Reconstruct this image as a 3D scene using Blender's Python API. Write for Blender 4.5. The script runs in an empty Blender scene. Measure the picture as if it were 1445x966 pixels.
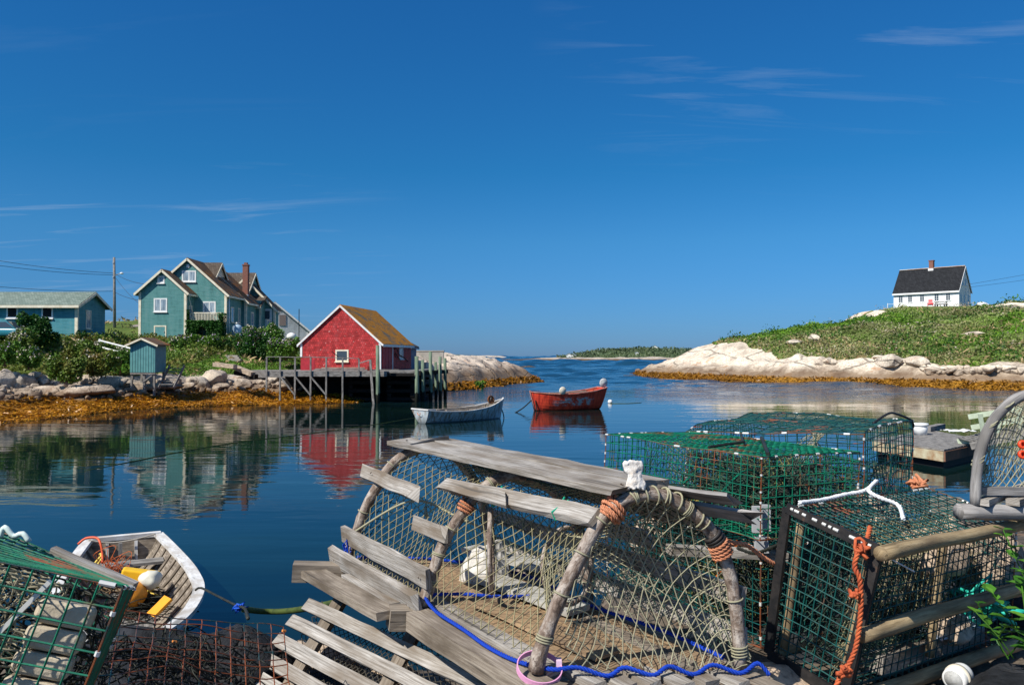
import bpy, bmesh, math, random
import numpy as np
from mathutils import Vector, Matrix, noise as mnoise
R = math.radians
rnd = random.Random(7)
rng = np.random.default_rng(11)
scene = bpy.context.scene
COL = scene.collection
H = 3.2
F = 1124.0
PIT = math.atan(19 / F)

# ---------------------------------------------------------------- helpers
def at(px, py, Y):
    x = (px - 722.5) / F; z = (483 - py) / F
    d = Vector((x, math.cos(PIT) - z * math.sin(PIT), math.sin(PIT) + z * math.cos(PIT)))
    return Vector((0, 0, H)) + d * (Y / d.y)

def tag(o, label=None, cat=None, group=None, kind=None):
    if label: o['label'] = label
    if cat: o['category'] = cat
    if group: o['group'] = group
    if kind: o['kind'] = kind
    return o

WORLD = {}
def thing(name, label, cat, loc=(0, 0, 0), rz=0, group=None, world=False):
    o = bpy.data.objects.new(name, None)
    COL.objects.link(o)
    o.location = loc
    o.rotation_euler = (0, 0, rz)
    o.empty_display_size = .2
    tag(o, label, cat, group)
    if world: WORLD[o.name] = Vector(loc)
    return o

def copy_tree(o, parent=None):
    c = o.copy(); COL.objects.link(c)
    if parent is not None: c.parent = parent
    for ch in list(o.children): copy_tree(ch, c)
    return c

def V(*a): return Vector(a)

class MB:
    def __init__(s): s.v = []; s.f = []; s.uv = []
    def add(s, pts, faces, uvs=None):
        b = len(s.v); s.v += [tuple(p) for p in pts]
        for i, f in enumerate(faces):
            s.f.append([b + k for k in f])
            s.uv.append(uvs[i] if uvs else [(0, 0)] * len(f))
    def poly(s, pts, uv=None):
        s.add(pts, [list(range(len(pts)))], [uv] if uv else None)
    def hexa(s, c, us=1.0):
        # c: 8 corners, bottom 0-3 ccw, top 4-7
        c = [Vector(p) for p in c]
        fs = [(3, 2, 1, 0), (4, 5, 6, 7), (0, 1, 5, 4), (1, 2, 6, 5), (2, 3, 7, 6), (3, 0, 4, 7)]
        L = [(c[1] - c[0]).length, (c[3] - c[0]).length, (c[4] - c[0]).length]
        ax = L.index(max(L)); off = rnd.random() * 50
        co = [(0,0,0),(1,0,0),(1,1,0),(0,1,0),(0,0,1),(1,0,1),(1,1,1),(0,1,1)]
        uvs = []
        for f in fs:
            q = []
            for k in f:
                t = [co[k][i] * L[i] for i in range(3)]
                u = t[ax]; w = sum(t[i] for i in range(3) if i != ax)
                q.append((u + off, w + off * .37))
            uvs.append(q)
        s.add(c, fs, uvs)
    def box(s, c, size, rot=None):
        c = Vector(c); hx, hy, hz = size[0] / 2, size[1] / 2, size[2] / 2
        pts = [Vector((x, y, z)) for z in (-hz, hz) for x, y in ((-hx, -hy), (hx, -hy), (hx, hy), (-hx, hy))]
        if rot is not None: pts = [rot @ p for p in pts]
        s.hexa([c + p for p in pts])
    def box2(s, a, b):
        s.box([(a[i] + b[i]) / 2 for i in range(3)], [abs(b[i] - a[i]) for i in range(3)])
    def beam(s, p0, p1, w, h, up=(0, 0, 1), n=1, jit=0.0, ragged=0.0, twist=0.0):
        p0 = Vector(p0); p1 = Vector(p1); d = p1 - p0; L = d.length; d.normalize()
        up = Vector(up)
        if abs(d.dot(up.normalized())) > .98: up = Vector((0, 1, 0)) if abs(d.y) < .9 else Vector((1, 0, 0))
        side = d.cross(up).normalized(); u = side.cross(d).normalized()
        off = rnd.random() * 90
        rings = []
        ph = rnd.random() * 100
        for i in range(n + 1):
            t = i / n; c = p0 + d * (L * t)
            q = []
            tw = twist * (t - .5)
            sd = side * math.cos(tw) + u * math.sin(tw); uu = u * math.cos(tw) - side * math.sin(tw)
            for k, (a, b) in enumerate(((-1, -1), (1, -1), (1, 1), (-1, 1))):
                e = Vector((0, 0, 0))
                if jit:
                    e = Vector((mnoise.noise((t * L * 6 + ph, k * 3.1, 0)), mnoise.noise((t * L * 6 + ph, k * 3.1, 9)), mnoise.noise((t * L * 5 + ph, k // 2 * 3.1, 19)))) * jit
                if ragged and i in (0, n): e += d * (rnd.uniform(-1, 1) * ragged)
                q.append(c + sd * (a * w / 2) + uu * (b * h / 2) + e)
            rings.append(q)
        pts = [p for q in rings for p in q]
        fs = []; uvs = []
        cw = [0, w, w + h, 2 * w + h, 2 * w + 2 * h]
        for i in range(n):
            for k in range(4):
                k2 = (k + 1) % 4
                fs.append((i * 4 + k, i * 4 + k2, (i + 1) * 4 + k2, (i + 1) * 4 + k))
                u0, u1 = L * i / n + off, L * (i + 1) / n + off
                uvs.append([(u0, cw[k] + off), (u0, cw[k + 1] + off), (u1, cw[k + 1] + off), (u1, cw[k] + off)])
        fs.append((3, 2, 1, 0)); uvs.append([(off, off + j * .02) for j in range(4)])
        e = n * 4
        fs.append((e, e + 1, e + 2, e + 3)); uvs.append([(off, off + j * .02) for j in range(4)])
        s.add(pts, fs, uvs)
    def tube(s, pts, r, n=6, closed=False, cap=True, jit=0.0):
        pts = [Vector(p) for p in pts]; m = len(pts)
        if m < 2: return
        rs = r if isinstance(r, (list, tuple)) else [r] * m
        T = []
        for i in range(m):
            a = pts[(i - 1) % m] if (closed or i > 0) else pts[i]
            b = pts[(i + 1) % m] if (closed or i < m - 1) else pts[i]
            t = b - a
            T.append(t.normalized() if t.length > 1e-9 else Vector((0, 0, 1)))
        ref = Vector((0, 0, 1)) if abs(T[0].z) < .9 else Vector((1, 0, 0))
        nrm = T[0].cross(ref).normalized()
        off = rnd.random() * 50; L = 0
        P = []; Ls = []
        for i in range(m):
            nrm = nrm - T[i] * nrm.dot(T[i])
            if nrm.length < 1e-6: nrm = T[i].orthogonal()
            nrm.normalize(); bn = T[i].cross(nrm)
            if i: L += (pts[i] - pts[i - 1]).length
            Ls.append(L)
            for k in range(n):
                a = 2 * math.pi * k / n
                rr = rs[i]
                if jit: rr *= 1 + jit * mnoise.noise((L * 25 + off, math.cos(a) * 2, math.sin(a) * 2)) * 2
                P.append(pts[i] + (nrm * math.cos(a) + bn * math.sin(a)) * rr)
        fs = []; uvs = []
        for i in range(m if closed else m - 1):
            j = (i + 1) % m
            u0, u1 = Ls[i] + off, (Ls[j] if j > i else Ls[i] + (pts[j] - pts[i]).length) + off
            for k in range(n):
                k2 = (k + 1) % n
                fs.append((i * n + k, i * n + k2, j * n + k2, j * n + k))
                c = 2 * math.pi * rs[i] / n
                uvs.append([(u0, k * c), (u0, (k + 1) * c), (u1, (k + 1) * c), (u1, k * c)])
        if cap and not closed:
            fs.append(tuple(reversed(range(n)))); uvs.append([(off, .01 * k) for k in range(n)])
            fs.append(tuple((m - 1) * n + k for k in range(n))); uvs.append([(off, .01 * k) for k in range(n)])
        s.add(P, fs, uvs)
    def rope(s, pts, r, pitch=None, sub=.012, strands=3, n=5):
        pts = smooth_path(pts, sub)
        pitch = pitch or r * 5
        fr = frames(pts); L = 0; cum = []
        for i, p in enumerate(pts):
            if i: L += (p - pts[i - 1]).length
            cum.append(L)
        for k in range(strands):
            q = []
            for i, p in enumerate(pts):
                a = 2 * math.pi * (cum[i] / pitch + k / strands)
                nn, bb = fr[i]
                q.append(p + (nn * math.cos(a) + bb * math.sin(a)) * r * (.58 + .05 * mnoise.noise(p * 60)))
            s.tube(q, r * .50, n, jit=.05)
    def grid(s, fn, nu, nv, us=1, vs=1):
        b = len(s.v)
        for i in range(nu + 1):
            for j in range(nv + 1): s.v.append(tuple(fn(i / nu, j / nv)))
        for i in range(nu):
            for j in range(nv):
                a = b + i * (nv + 1) + j
                s.f.append([a, a + nv + 1, a + nv + 2, a + 1])
                s.uv.append([(i / nu * us, j / nv * vs), ((i + 1) / nu * us, j / nv * vs), ((i + 1) / nu * us, (j + 1) / nv * vs), (i / nu * us, (j + 1) / nv * vs)])
    def lathe(s, prof, o=(0, 0, 0), n=16, rot=None):
        o = Vector(o); pts = []
        for r, z in prof:
            for k in range(n):
                a = 2 * math.pi * k / n
                p = Vector((r * math.cos(a), r * math.sin(a), z))
                pts.append(o + (rot @ p if rot is not None else p))
        fs = []
        m = len(prof)
        for i in range(m - 1):
            for k in range(n):
                fs.append((i * n + k, i * n + (k + 1) % n, (i + 1) * n + (k + 1) % n, (i + 1) * n + k))
        if prof[0][0] > 1e-4: fs.append(tuple(reversed(range(n))))
        if prof[-1][0] > 1e-4: fs.append(tuple((m - 1) * n + k for k in range(n)))
        s.add(pts, fs)
    def prism(s, poly, vec):
        poly = [Vector(p) for p in poly]; vec = Vector(vec); n = len(poly)
        pts = poly + [p + vec for p in poly]
        fs = [tuple(reversed(range(n))), tuple(range(n, 2 * n))]
        for i in range(n): fs.append((i, (i + 1) % n, n + (i + 1) % n, n + i))
        uvs = []
        for f in fs:
            uvs.append([(pts[k].x + pts[k].y, pts[k].z) for k in f])
        s.add(pts, fs, uvs)
    def build(s, name, mat, parent=None, smooth=False, auto=None):
        off = Vector((0, 0, 0)); loc = None
        if parent is not None: off = WORLD.get(parent.name, off)
        A = np.array(s.v, dtype=np.float64).reshape(-1, 3)
        if parent is None and len(A):
            off = Vector(((A[:, 0].min() + A[:, 0].max()) / 2, (A[:, 1].min() + A[:, 1].max()) / 2, A[:, 2].min())); loc = off
        A = A - np.array(off)
        me = bpy.data.meshes.new(name)
        me.from_pydata(A.tolist(), [], s.f)
        uvl = me.uv_layers.new(name='UVMap')
        flat = [c for f in s.uv for q in f for c in q]
        uvl.data.foreach_set('uv', flat)
        if smooth: me.polygons.foreach_set('use_smooth', [True] * len(me.polygons))
        me.materials.append(mat)
        o = bpy.data.objects.new(name, me); COL.objects.link(o)
        if parent is not None:
            o.parent = parent
            if parent.name in WORLD: WORLD[o.name] = WORLD[parent.name]
        else:
            o.location = loc; WORLD[o.name] = loc
        return o

def fast_mesh(name, co, quads, mat, parent=None, smooth=False):
    """co (N,3) and quads (M,4) as numpy arrays, world coordinates"""
    co = np.asarray(co, float)
    off = np.array((0, 0, 0.))
    if parent is not None: off = np.array(WORLD.get(parent.name, (0, 0, 0)))
    me = bpy.data.meshes.new(name)
    k = quads.shape[1]
    me.vertices.add(len(co)); me.vertices.foreach_set('co', (co - off).ravel())
    me.loops.add(quads.size); me.loops.foreach_set('vertex_index', quads.ravel().astype(np.int32))
    me.polygons.add(len(quads))
    me.polygons.foreach_set('loop_start', np.arange(0, quads.size, k, dtype=np.int32))
    if smooth: me.polygons.foreach_set('use_smooth', np.ones(len(quads), bool))
    me.update(calc_edges=True); me.validate()
    me.materials.append(mat)
    o = bpy.data.objects.new(name, me); COL.objects.link(o)
    if parent is not None:
        o.parent = parent
        if parent.name in WORLD: WORLD[o.name] = WORLD[parent.name]
    return o

def leaf_quads(c, size, flat=0.0, aspect=1.6):
    """random leaf-like quads at centres c with sizes; returns co, quads"""
    n = len(c)
    a = rng.normal(size=(n, 3)); a[:, 2] *= (1 - flat); a /= np.linalg.norm(a, axis=1)[:, None]
    b = rng.normal(size=(n, 3)); b[:, 2] *= (1 - flat)
    b -= a * (a * b).sum(1)[:, None]; b /= np.linalg.norm(b, axis=1)[:, None]
    s = np.asarray(size).reshape(-1, 1) * np.ones((n, 1))
    a = a * s * aspect / 2; b = b * s / 2
    co = np.stack([c - a, c + b * .9, c + a, c - b * .9], 1).reshape(-1, 3)
    return co, np.arange(4 * n).reshape(-1, 4)

def smooth_path(pts, sub=.02):
    pts = [Vector(p) for p in pts]
    if len(pts) == 2:
        n = max(2, int((pts[1] - pts[0]).length / sub)); return [pts[0].lerp(pts[1], i / n) for i in range(n + 1)]
    out = []
    for i in range(len(pts) - 1):
        p0 = pts[max(i - 1, 0)]; p1 = pts[i]; p2 = pts[i + 1]; p3 = pts[min(i + 2, len(pts) - 1)]
        n = max(2, int((p2 - p1).length / sub))
        for k in range(n):
            t = k / n
            out.append(.5 * ((2 * p1) + (p2 - p0) * t + (2 * p0 - 5 * p1 + 4 * p2 - p3) * t * t + (3 * p1 - p0 - 3 * p2 + p3) * t ** 3))
    out.append(pts[-1])
    return out

def frames(pts):
    fr = []; n = None
    for i in range(len(pts)):
        t = (pts[min(i + 1, len(pts) - 1)] - pts[max(i - 1, 0)])
        t = t.normalized() if t.length > 1e-9 else Vector((0, 0, 1))
        if n is None: n = t.orthogonal().normalized()
        n = (n - t * n.dot(t))
        n = n.normalized() if n.length > 1e-6 else t.orthogonal().normalized()
        fr.append((n.copy(), t.cross(n)))
    return fr

def nz(x, y, z=0.0): return mnoise.noise((x, y, z))
def fbm(x, y, z=0.0, o=4): return mnoise.fractal((x, y, z), 1.0, 2.0, o)

# ---------------------------------------------------------------- materials
class NT:
    def __init__(s, name):
        s.m = bpy.data.materials.new(name); s.m.use_nodes = True
        s.nt = s.m.node_tree; s.b = s.nt.nodes['Principled BSDF']
        s._uv = None; s._pos = None; s._obj = None
    def n(s, t, **kw):
        x = s.nt.nodes.new(t)
        for k, v in kw.items(): setattr(x, k, v)
        return x
    def link(s, a, b): s.nt.links.new(a, b)
    def tc(s, which):
        if not s._uv: s._uv = s.n('ShaderNodeTexCoord')
        return s._uv.outputs[which]
    def pos(s):
        if not s._pos: s._pos = s.n('ShaderNodeNewGeometry')
        return s._pos.outputs['Position']
    def isl(s):
        s.pos(); return s._pos.outputs['Random Per Island']
    def orand(s):
        if not s._obj: s._obj = s.n('ShaderNodeObjectInfo')
        return s._obj.outputs['Random']
    def mapping(s, vec, scale=(1, 1, 1), rot=(0, 0, 0), loc=(0, 0, 0)):
        m = s.n('ShaderNodeMapping'); s.link(vec, m.inputs['Vector'])
        m.inputs['Scale'].default_value = scale; m.inputs['Rotation'].default_value = rot; m.inputs['Location'].default_value = loc
        return m.outputs[0]
    def noise(s, vec, scale, detail=4, rough=.55, dist=0):
        t = s.n('ShaderNodeTexNoise'); s.link(vec, t.inputs['Vector'])
        t.inputs['Scale'].default_value = scale; t.inputs['Detail'].default_value = detail
        t.inputs['Roughness'].default_value = rough; t.inputs['Distortion'].default_value = dist
        return t.outputs['Fac']
    def voro(s, vec, scale, feature='DISTANCE_TO_EDGE', out='Distance'):
        t = s.n('ShaderNodeTexVoronoi', feature=feature); s.link(vec, t.inputs['Vector'])
        t.inputs['Scale'].default_value = scale
        return t.outputs[out]
    def ramp(s, fac, stops, interp='LINEAR'):
        r = s.n('ShaderNodeValToRGB'); s.link(fac, r.inputs[0]); r.color_ramp.interpolation = interp
        e = r.color_ramp.elements
        while len(e) < len(stops): e.new(.5)
        for i, (p, c) in enumerate(stops):
            e[i].position = p
            e[i].color = (c, c, c, 1) if isinstance(c, (int, float)) else (c[0], c[1], c[2], 1)
        return r.outputs[0]
    def mix(s, fac, a, b, mode='MIX'):
        m = s.n('ShaderNodeMix', data_type='RGBA', blend_type=mode)
        for sock, val in ((m.inputs[0], fac), (m.inputs[6], a), (m.inputs[7], b)):
            if isinstance(val, bpy.types.NodeSocket): s.link(val, sock)
            elif isinstance(val, (int, float)): sock.default_value = val if sock == m.inputs[0] else (val, val, val, 1)
            else: sock.default_value = (val[0], val[1], val[2], 1)
        return m.outputs[2]
    def math(s, op, a, b=0.0, c=None, clamp=False):
        m = s.n('ShaderNodeMath', operation=op); m.use_clamp = clamp
        for i, val in enumerate((a, b) if c is None else (a, b, c)):
            if isinstance(val, bpy.types.NodeSocket): s.link(val, m.inputs[i])
            else: m.inputs[i].default_value = val
        return m.outputs[0]
    def sep(s, vec):
        x = s.n('ShaderNodeSeparateXYZ'); s.link(vec, x.inputs[0]); return x.outputs
    def comb(s, x, y, z):
        c = s.n('ShaderNodeCombineXYZ')
        for i, val in enumerate((x, y, z)):
            if isinstance(val, bpy.types.NodeSocket): s.link(val, c.inputs[i])
            else: c.inputs[i].default_value = val
        return c.outputs[0]
    def bump(s, h, strength=.5, dist=.02):
        b = s.n('ShaderNodeBump'); s.link(h, b.inputs['Height'])
        b.inputs['Strength'].default_value = strength; b.inputs['Distance'].default_value = dist
        s.link(b.outputs[0], s.b.inputs['Normal']); return b
    def attr(s, name):
        a = s.n('ShaderNodeAttribute'); a.attribute_name = name; return a.outputs
    def out(s, color=None, rough=.6, spec=.5, metal=0):
        if color is not None:
            if isinstance(color, bpy.types.NodeSocket): s.link(color, s.b.inputs['Base Color'])
            else: s.b.inputs['Base Color'].default_value = (*color, 1)
        if isinstance(rough, bpy.types.NodeSocket): s.link(rough, s.b.inputs['Roughness'])
        else: s.b.inputs['Roughness'].default_value = rough
        s.b.inputs['Specular IOR Level'].default_value = spec
        s.b.inputs['Metallic'].default_value = metal
        return s.m

def m_paint(name, c, c2=None, scale=6, rough=.6, spec=.3, bump=.0):
    t = NT(name); v = t.tc('Object')
    c2 = c2 or tuple(x * .8 for x in c)
    f = t.ramp(t.noise(v, scale, 6, .65), [(.35, c2), (.6, c)])
    if bump: t.bump(t.noise(v, scale * 6, 3), bump, .01)
    return t.out(f, rough, spec)

def m_wood(name, light, dark, stain=None, rough=.8, flake=None, grain=1.0, streak=60):
    """weathered wood, grain along UV.x"""
    t = NT(name); uv = t.tc('UV')
    g = t.mapping(uv, (3.0, streak * 2.2, 1))
    n1 = t.noise(g, 1.6, 8, .74, .25)
    col = t.ramp(n1, [(.34, tuple(x * .55 for x in dark)), (.43, dark), (.53, tuple((a + b) / 2 for a, b in zip(light, dark))), (.64, light)])
    big = t.noise(t.mapping(uv, (3, 9, 1)), 1.0, 4)
    col = t.mix(t.ramp(big, [(.42, 0), (.66, 1)]), col, stain or tuple(x * .55 for x in dark))
    crack = t.noise(t.mapping(uv, (1.2, streak * .9, 1), loc=(5, 3, 0)), 1.0, 2, .5)
    cm = t.ramp(crack, [(.30, 1), (.37, 0)])
    col = t.mix(t.math('MULTIPLY', cm, .8), col, tuple(x * .3 for x in dark))
    if flake:
        fl = t.ramp(t.noise(t.mapping(uv, (7, 22, 1), loc=(2, 9, 0)), 1.0, 5, .7), [(.5, 0), (.56, 1)])
        col = t.mix(fl, col, flake)
    hgt = t.math('SUBTRACT', n1, t.math('MULTIPLY', cm, .7))
    t.bump(hgt, .55 * grain, .004)
    return t.out(col, rough, .2)

def m_plain(name, c, rough=.5, spec=.4, metal=0, var=.15):
    t = NT(name); v = t.tc('Object')
    f = t.mix(t.noise(v, 9, 4), tuple(x * (1 - var) for x in c), tuple(min(1, x * (1 + var)) for x in c))
    return t.out(f, rough, spec, metal)

def m_leaf(name, cols, clump=1.2, rough=.55, trans=0.15, alt=None, asc=.1):
    """per-leaf and per-clump variation of the plant's own colours"""
    t = NT(name)
    c = t.ramp(t.isl(), [(i / max(1, len(cols) - 1), q) for i, q in enumerate(cols)])
    if alt:
        c2 = t.ramp(t.isl(), [(i / max(1, len(alt) - 1), q) for i, q in enumerate(alt)])
        c = t.mix(t.ramp(t.noise(t.pos(), asc, 5, .6), [(.44, 0), (.60, 1)]), c, c2)
    cl = t.ramp(t.noise(t.pos(), clump, 3), [(.35, .7), (.65, 1.3)])
    c = t.mix(1.0, c, cl, 'MULTIPLY')
    t.out(c, rough, .25)
    if trans:
        tr = t.n('ShaderNodeBsdfTranslucent'); t.link(c, tr.inputs[0])
        mx = t.n('ShaderNodeMixShader'); mx.inputs[0].default_value = trans
        t.link(t.b.outputs[0], mx.inputs[1]); t.link(tr.outputs[0], mx.inputs[2])
        t.link(mx.outputs[0], t.nt.nodes['Material Output'].inputs[0])
    return t.m

def m_siding(name, c, row=.13, shingle=False, rough=.65, wear=None):
    t = NT(name); o = t.sep(t.tc('Object'))
    hz = t.math('ADD', o[0], o[1])
    vec = t.comb(hz, o[2], 0)
    saw = t.math('FRACT', t.math('DIVIDE', o[2], row))
    n = t.math('ADD', t.math('MULTIPLY', t.noise(t.mapping(vec, (.5, 3, 1)), 2.0, 6, .65), .5), t.math('MULTIPLY', t.noise(t.mapping(vec, (1.4, .22, 1), loc=(4, 1, 0)), 1.6, 5, .6), .5))
    gx_ = (c[0] + c[1] + c[2]) / 3 * .8
    col = t.ramp(n, [(.36, tuple(x * .66 for x in c)), (.50, c), (.66, tuple(min(1, (x * .8 + gx_ * .35) * 1.1) for x in c))])
    if shingle:
        br = t.n('ShaderNodeTexBrick'); t.link(vec, br.inputs['Vector'])
        br.inputs['Color1'].default_value = (.62, .62, .62, 1); br.inputs['Color2'].default_value = (1.22, 1.2, 1.2, 1)
        br.inputs['Mortar'].default_value = (.45, .45, .45, 1); br.inputs['Scale'].default_value = 1
        br.inputs['Brick Width'].default_value = .17; br.inputs['Row Height'].default_value = row; br.inputs['Mortar Size'].default_value = .012
        col = t.mix(1.0, col, br.outputs['Color'], 'MULTIPLY')
    else:
        ln = t.ramp(saw, [(.0, .55), (.1, 1.0), (1, 1.0)])
        col = t.mix(1.0, col, ln, 'MULTIPLY')
    if wear:
        w = t.ramp(t.noise(t.mapping(vec, (1, 2.2, 1)), 3.2, 4, .6), [(.67, 0), (.70, 1)])
        col = t.mix(w, col, wear)
    t.bump(saw, .6, .02)
    return t.out(col, rough, .25)

def m_roof(name, c1, c2, row=.16, lichen=None, amt=(.45, .6), axis=None):
    t = NT(name); o = t.sep(t.tc('Object'))
    vec = t.comb(t.math('ADD', o[0], o[1]), o[2], 0) if axis is None else t.comb(o[axis], o[2], 0)
    br = t.n('ShaderNodeTexBrick'); t.link(vec, br.inputs['Vector'])
    br.inputs['Color1'].default_value = (*c1, 1); br.inputs['Color2'].default_value = (*c2, 1)
    br.inputs['Mortar'].default_value = (*[x * .5 for x in c1], 1); br.inputs['Scale'].default_value = 1
    br.inputs['Brick Width'].default_value = .22; br.inputs['Row Height'].default_value = row; br.inputs['Mortar Size'].default_value = .012
    col = t.mix(t.ramp(t.noise(t.tc('Object'), 1.3, 5), [(.4, 0), (.65, .6)]), br.outputs['Color'], tuple(x * .7 for x in c1))
    if lichen:
        n = t.noise(t.mapping(t.tc('Object'), (.7, .7, 1.6)), 1.1, 7, .7)
        f = t.ramp(n, [(amt[0], 0), (amt[1], 1)])
        lc = t.ramp(t.noise(t.tc('Object'), 5, 5, .7), [(.35, lichen[1]), (.62, lichen[0])])
        col = t.mix(f, col, lc)
    t.bump(t.math('FRACT', t.math('DIVIDE', o[2], row)), .5, .02)
    return t.out(col, .85, .15)

def m_rock(name, pale, grey, scale=1.0, tide=True, lichen=.5, dark=(.045, .04, .034), cracks=.6, rand=True, th=1.0):
    t = NT(name); v = t.pos()
    n1 = t.noise(v, 1.1 * scale, 6, .65)
    n2 = t.noise(v, 9 * scale, 5, .7)
    col = t.ramp(n1, [(.32, grey), (.52, pale), (.72, tuple(min(1, x * 1.12) for x in pale))])
    sp = t.ramp(n2, [(.36, .55), (.5, 1.0), (.66, 1.15)])
    col = t.mix(1.0, col, sp, 'MULTIPLY')
    if rand:
        col = t.mix(1.0, col, t.ramp(t.orand(), [(0, (.62, .64, .68)), (.45, (1.0, .95, .88)), (1, (1.12, 1.08, 1.04))]), 'MULTIPLY')
    if lichen:
        lf = t.ramp(t.noise(v, .9 * scale, 5, .65, .6), [(.60, 0), (.68, lichen)])
        col = t.mix(lf, col, (.50, .20, .06))
    dk = t.ramp(t.noise(t.mapping(v, (1, 1, .35), rot=(.3, .2, .5)), .55 * scale, 5, .6), [(.55, 0), (.7, .65)])
    col = t.mix(dk, col, tuple(x * .45 for x in grey))
    hgt = t.math('ADD', t.math('MULTIPLY', n1, .6), t.math('MULTIPLY', n2, .35))
    if cracks:
        vv = t.mapping(v, (.55, .22, 1.1), rot=(.2, .35, .6))
        dv = t.n('ShaderNodeVectorMath', operation='ADD'); t.link(vv, dv.inputs[0])
        nn = t.n('ShaderNodeTexNoise'); t.link(v, nn.inputs['Vector']); nn.inputs['Scale'].default_value = 1.6 * scale; nn.inputs['Detail'].default_value = 4
        ns = t.n('ShaderNodeVectorMath', operation='SCALE'); ns.inputs['Scale'].default_value = .55; t.link(nn.outputs['Color'], ns.inputs[0])
        t.link(ns.outputs[0], dv.inputs[1])
        e = t.voro(dv.outputs[0], .55 * scale)
        ck = t.math('MULTIPLY', t.ramp(e, [(.0, 1), (.03, 0)]), t.ramp(t.noise(v, .7 * scale, 2), [(.36, .1), (.52, 1)]))
        col = t.mix(t.math('MULTIPLY', ck, cracks), col, (.05, .045, .04))
        hgt = t.math('SUBTRACT', hgt, t.math('MULTIPLY', ck, .8))
    if tide:
        z = t.sep(v)[2]
        zz = t.math('ADD', z, t.math('MULTIPLY', t.math('SUBTRACT', n1, .5), 1.3))
        f1 = t.ramp(t.math('DIVIDE', zz, 3.0 * th), [(.30, 1), (.55, 0)])
        col = t.mix(t.math('MULTIPLY', f1, .85), col, t.mix(t.ramp(n1, [(.4, 0), (.6, 1)]), (.13, .075, .04), (.19, .12, .065)))
        f2 = t.ramp(t.math('DIVIDE', zz, 3.0), [(.1, 1), (.24, 0)])
        col = t.mix(f2, col, dark)
    hgt = t.math('ADD', hgt, t.math('MULTIPLY', t.noise(v, 38 * scale, 4, .7), .12))
    t.bump(hgt, .8, .10 / scale)
    return t.out(col, .8, .2)
# ---------------------------------------------------------------- camera, sky, sun
cam = bpy.data.cameras.new('camera'); cam.lens = 28.0; cam.sensor_width = 36; cam.clip_end = 30000; cam.clip_start = .05
camo = bpy.data.objects.new('camera', cam); COL.objects.link(camo)
camo.location = (0, 0, H); camo.rotation_euler = (R(90) + PIT, 0, 0)
scene.camera = camo
scene.view_settings.view_transform = 'Standard'; scene.view_settings.look = 'None'
scene.view_settings.exposure = 0.35; scene.view_settings.gamma = 1; scene.view_settings.use_curve_mapping = False
SUN = Vector((-.535, -.450, .715)).normalized()
sl = bpy.data.lights.new('sun', 'SUN'); sl.energy = 4.6; sl.angle = R(.5); sl.color = (1, .95, .86)
so = bpy.data.objects.new('sun', sl); COL.objects.link(so); so.location = (-30, -20, 60)
so.rotation_euler = SUN.to_track_quat('Z', 'Y').to_euler()
w = bpy.data.worlds.new('World'); scene.world = w; w.use_nodes = True
nt = w.node_tree; bg = nt.nodes['Background']
sky = nt.nodes.new('ShaderNodeTexSky'); sky.sky_type = 'NISHITA'; sky.sun_disc = False
sky.sun_elevation = math.asin(SUN.z); sky.sun_rotation = math.atan2(SUN.x, SUN.y)
sky.altitude = 0; sky.air_density = 1.0; sky.dust_density = 0.25; sky.ozone_density = 2.0
def wn(t, **k):
    x = nt.nodes.new(t)
    for a, b in k.items(): setattr(x, a, b)
    return x
hs = wn('ShaderNodeHueSaturation'); hs.inputs['Saturation'].default_value = 1.0
nt.links.new(sky.outputs[0], hs.inputs['Color'])
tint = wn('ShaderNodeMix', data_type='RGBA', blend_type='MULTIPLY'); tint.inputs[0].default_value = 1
# polarised deep blue low in the sky; brighter neutral overhead, added as fill light
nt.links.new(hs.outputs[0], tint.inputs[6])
# thin cirrus: noise on the sky direction
tcw = wn('ShaderNodeTexCoord'); sp = wn('ShaderNodeSeparateXYZ'); nt.links.new(tcw.outputs['Generated'], sp.inputs[0])
def wm(op, a, b=0.0):
    m = wn('ShaderNodeMath', operation=op)
    for i, q in enumerate((a, b)):
        if isinstance(q, bpy.types.NodeSocket): nt.links.new(q, m.inputs[i])
        else: m.inputs[i].default_value = q
    return m.outputs[0]
den = wm('ADD', wm('MAXIMUM', sp.outputs[2], 0.0), .10)
cb = wn('ShaderNodeCombineXYZ')
nt.links.new(wm('DIVIDE', sp.outputs[0], den), cb.inputs[0]); nt.links.new(wm('DIVIDE', sp.outputs[1], den), cb.inputs[1])
def wnoise(scale, mp, detail, rough, dist=0, loc=(0, 0, 0)):
    m = wn('ShaderNodeMapping'); m.inputs['Scale'].default_value = mp; m.inputs['Rotation'].default_value = (0, 0, R(14)); m.inputs['Location'].default_value = loc
    nt.links.new(cb.outputs[0], m.inputs[0])
    t = wn('ShaderNodeTexNoise'); t.inputs['Scale'].default_value = scale; t.inputs['Detail'].default_value = detail; t.inputs['Roughness'].default_value = rough; t.inputs['Distortion'].default_value = dist
    nt.links.new(m.outputs[0], t.inputs['Vector']); return t.outputs['Fac']
def wramp(f, a, b):
    r = wn('ShaderNodeValToRGB'); nt.links.new(f, r.inputs[0]); r.color_ramp.elements[0].position = a; r.color_ramp.elements[1].position = b
    return r.outputs[0]
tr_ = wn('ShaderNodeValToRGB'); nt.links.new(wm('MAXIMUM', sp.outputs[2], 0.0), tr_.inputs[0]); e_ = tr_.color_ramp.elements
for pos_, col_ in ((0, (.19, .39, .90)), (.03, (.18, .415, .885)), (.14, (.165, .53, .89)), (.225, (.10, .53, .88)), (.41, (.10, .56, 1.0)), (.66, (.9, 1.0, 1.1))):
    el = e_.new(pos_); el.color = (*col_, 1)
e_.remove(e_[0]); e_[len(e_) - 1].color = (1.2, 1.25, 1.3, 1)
nt.links.new(tr_.outputs[0], tint.inputs[7])
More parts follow.
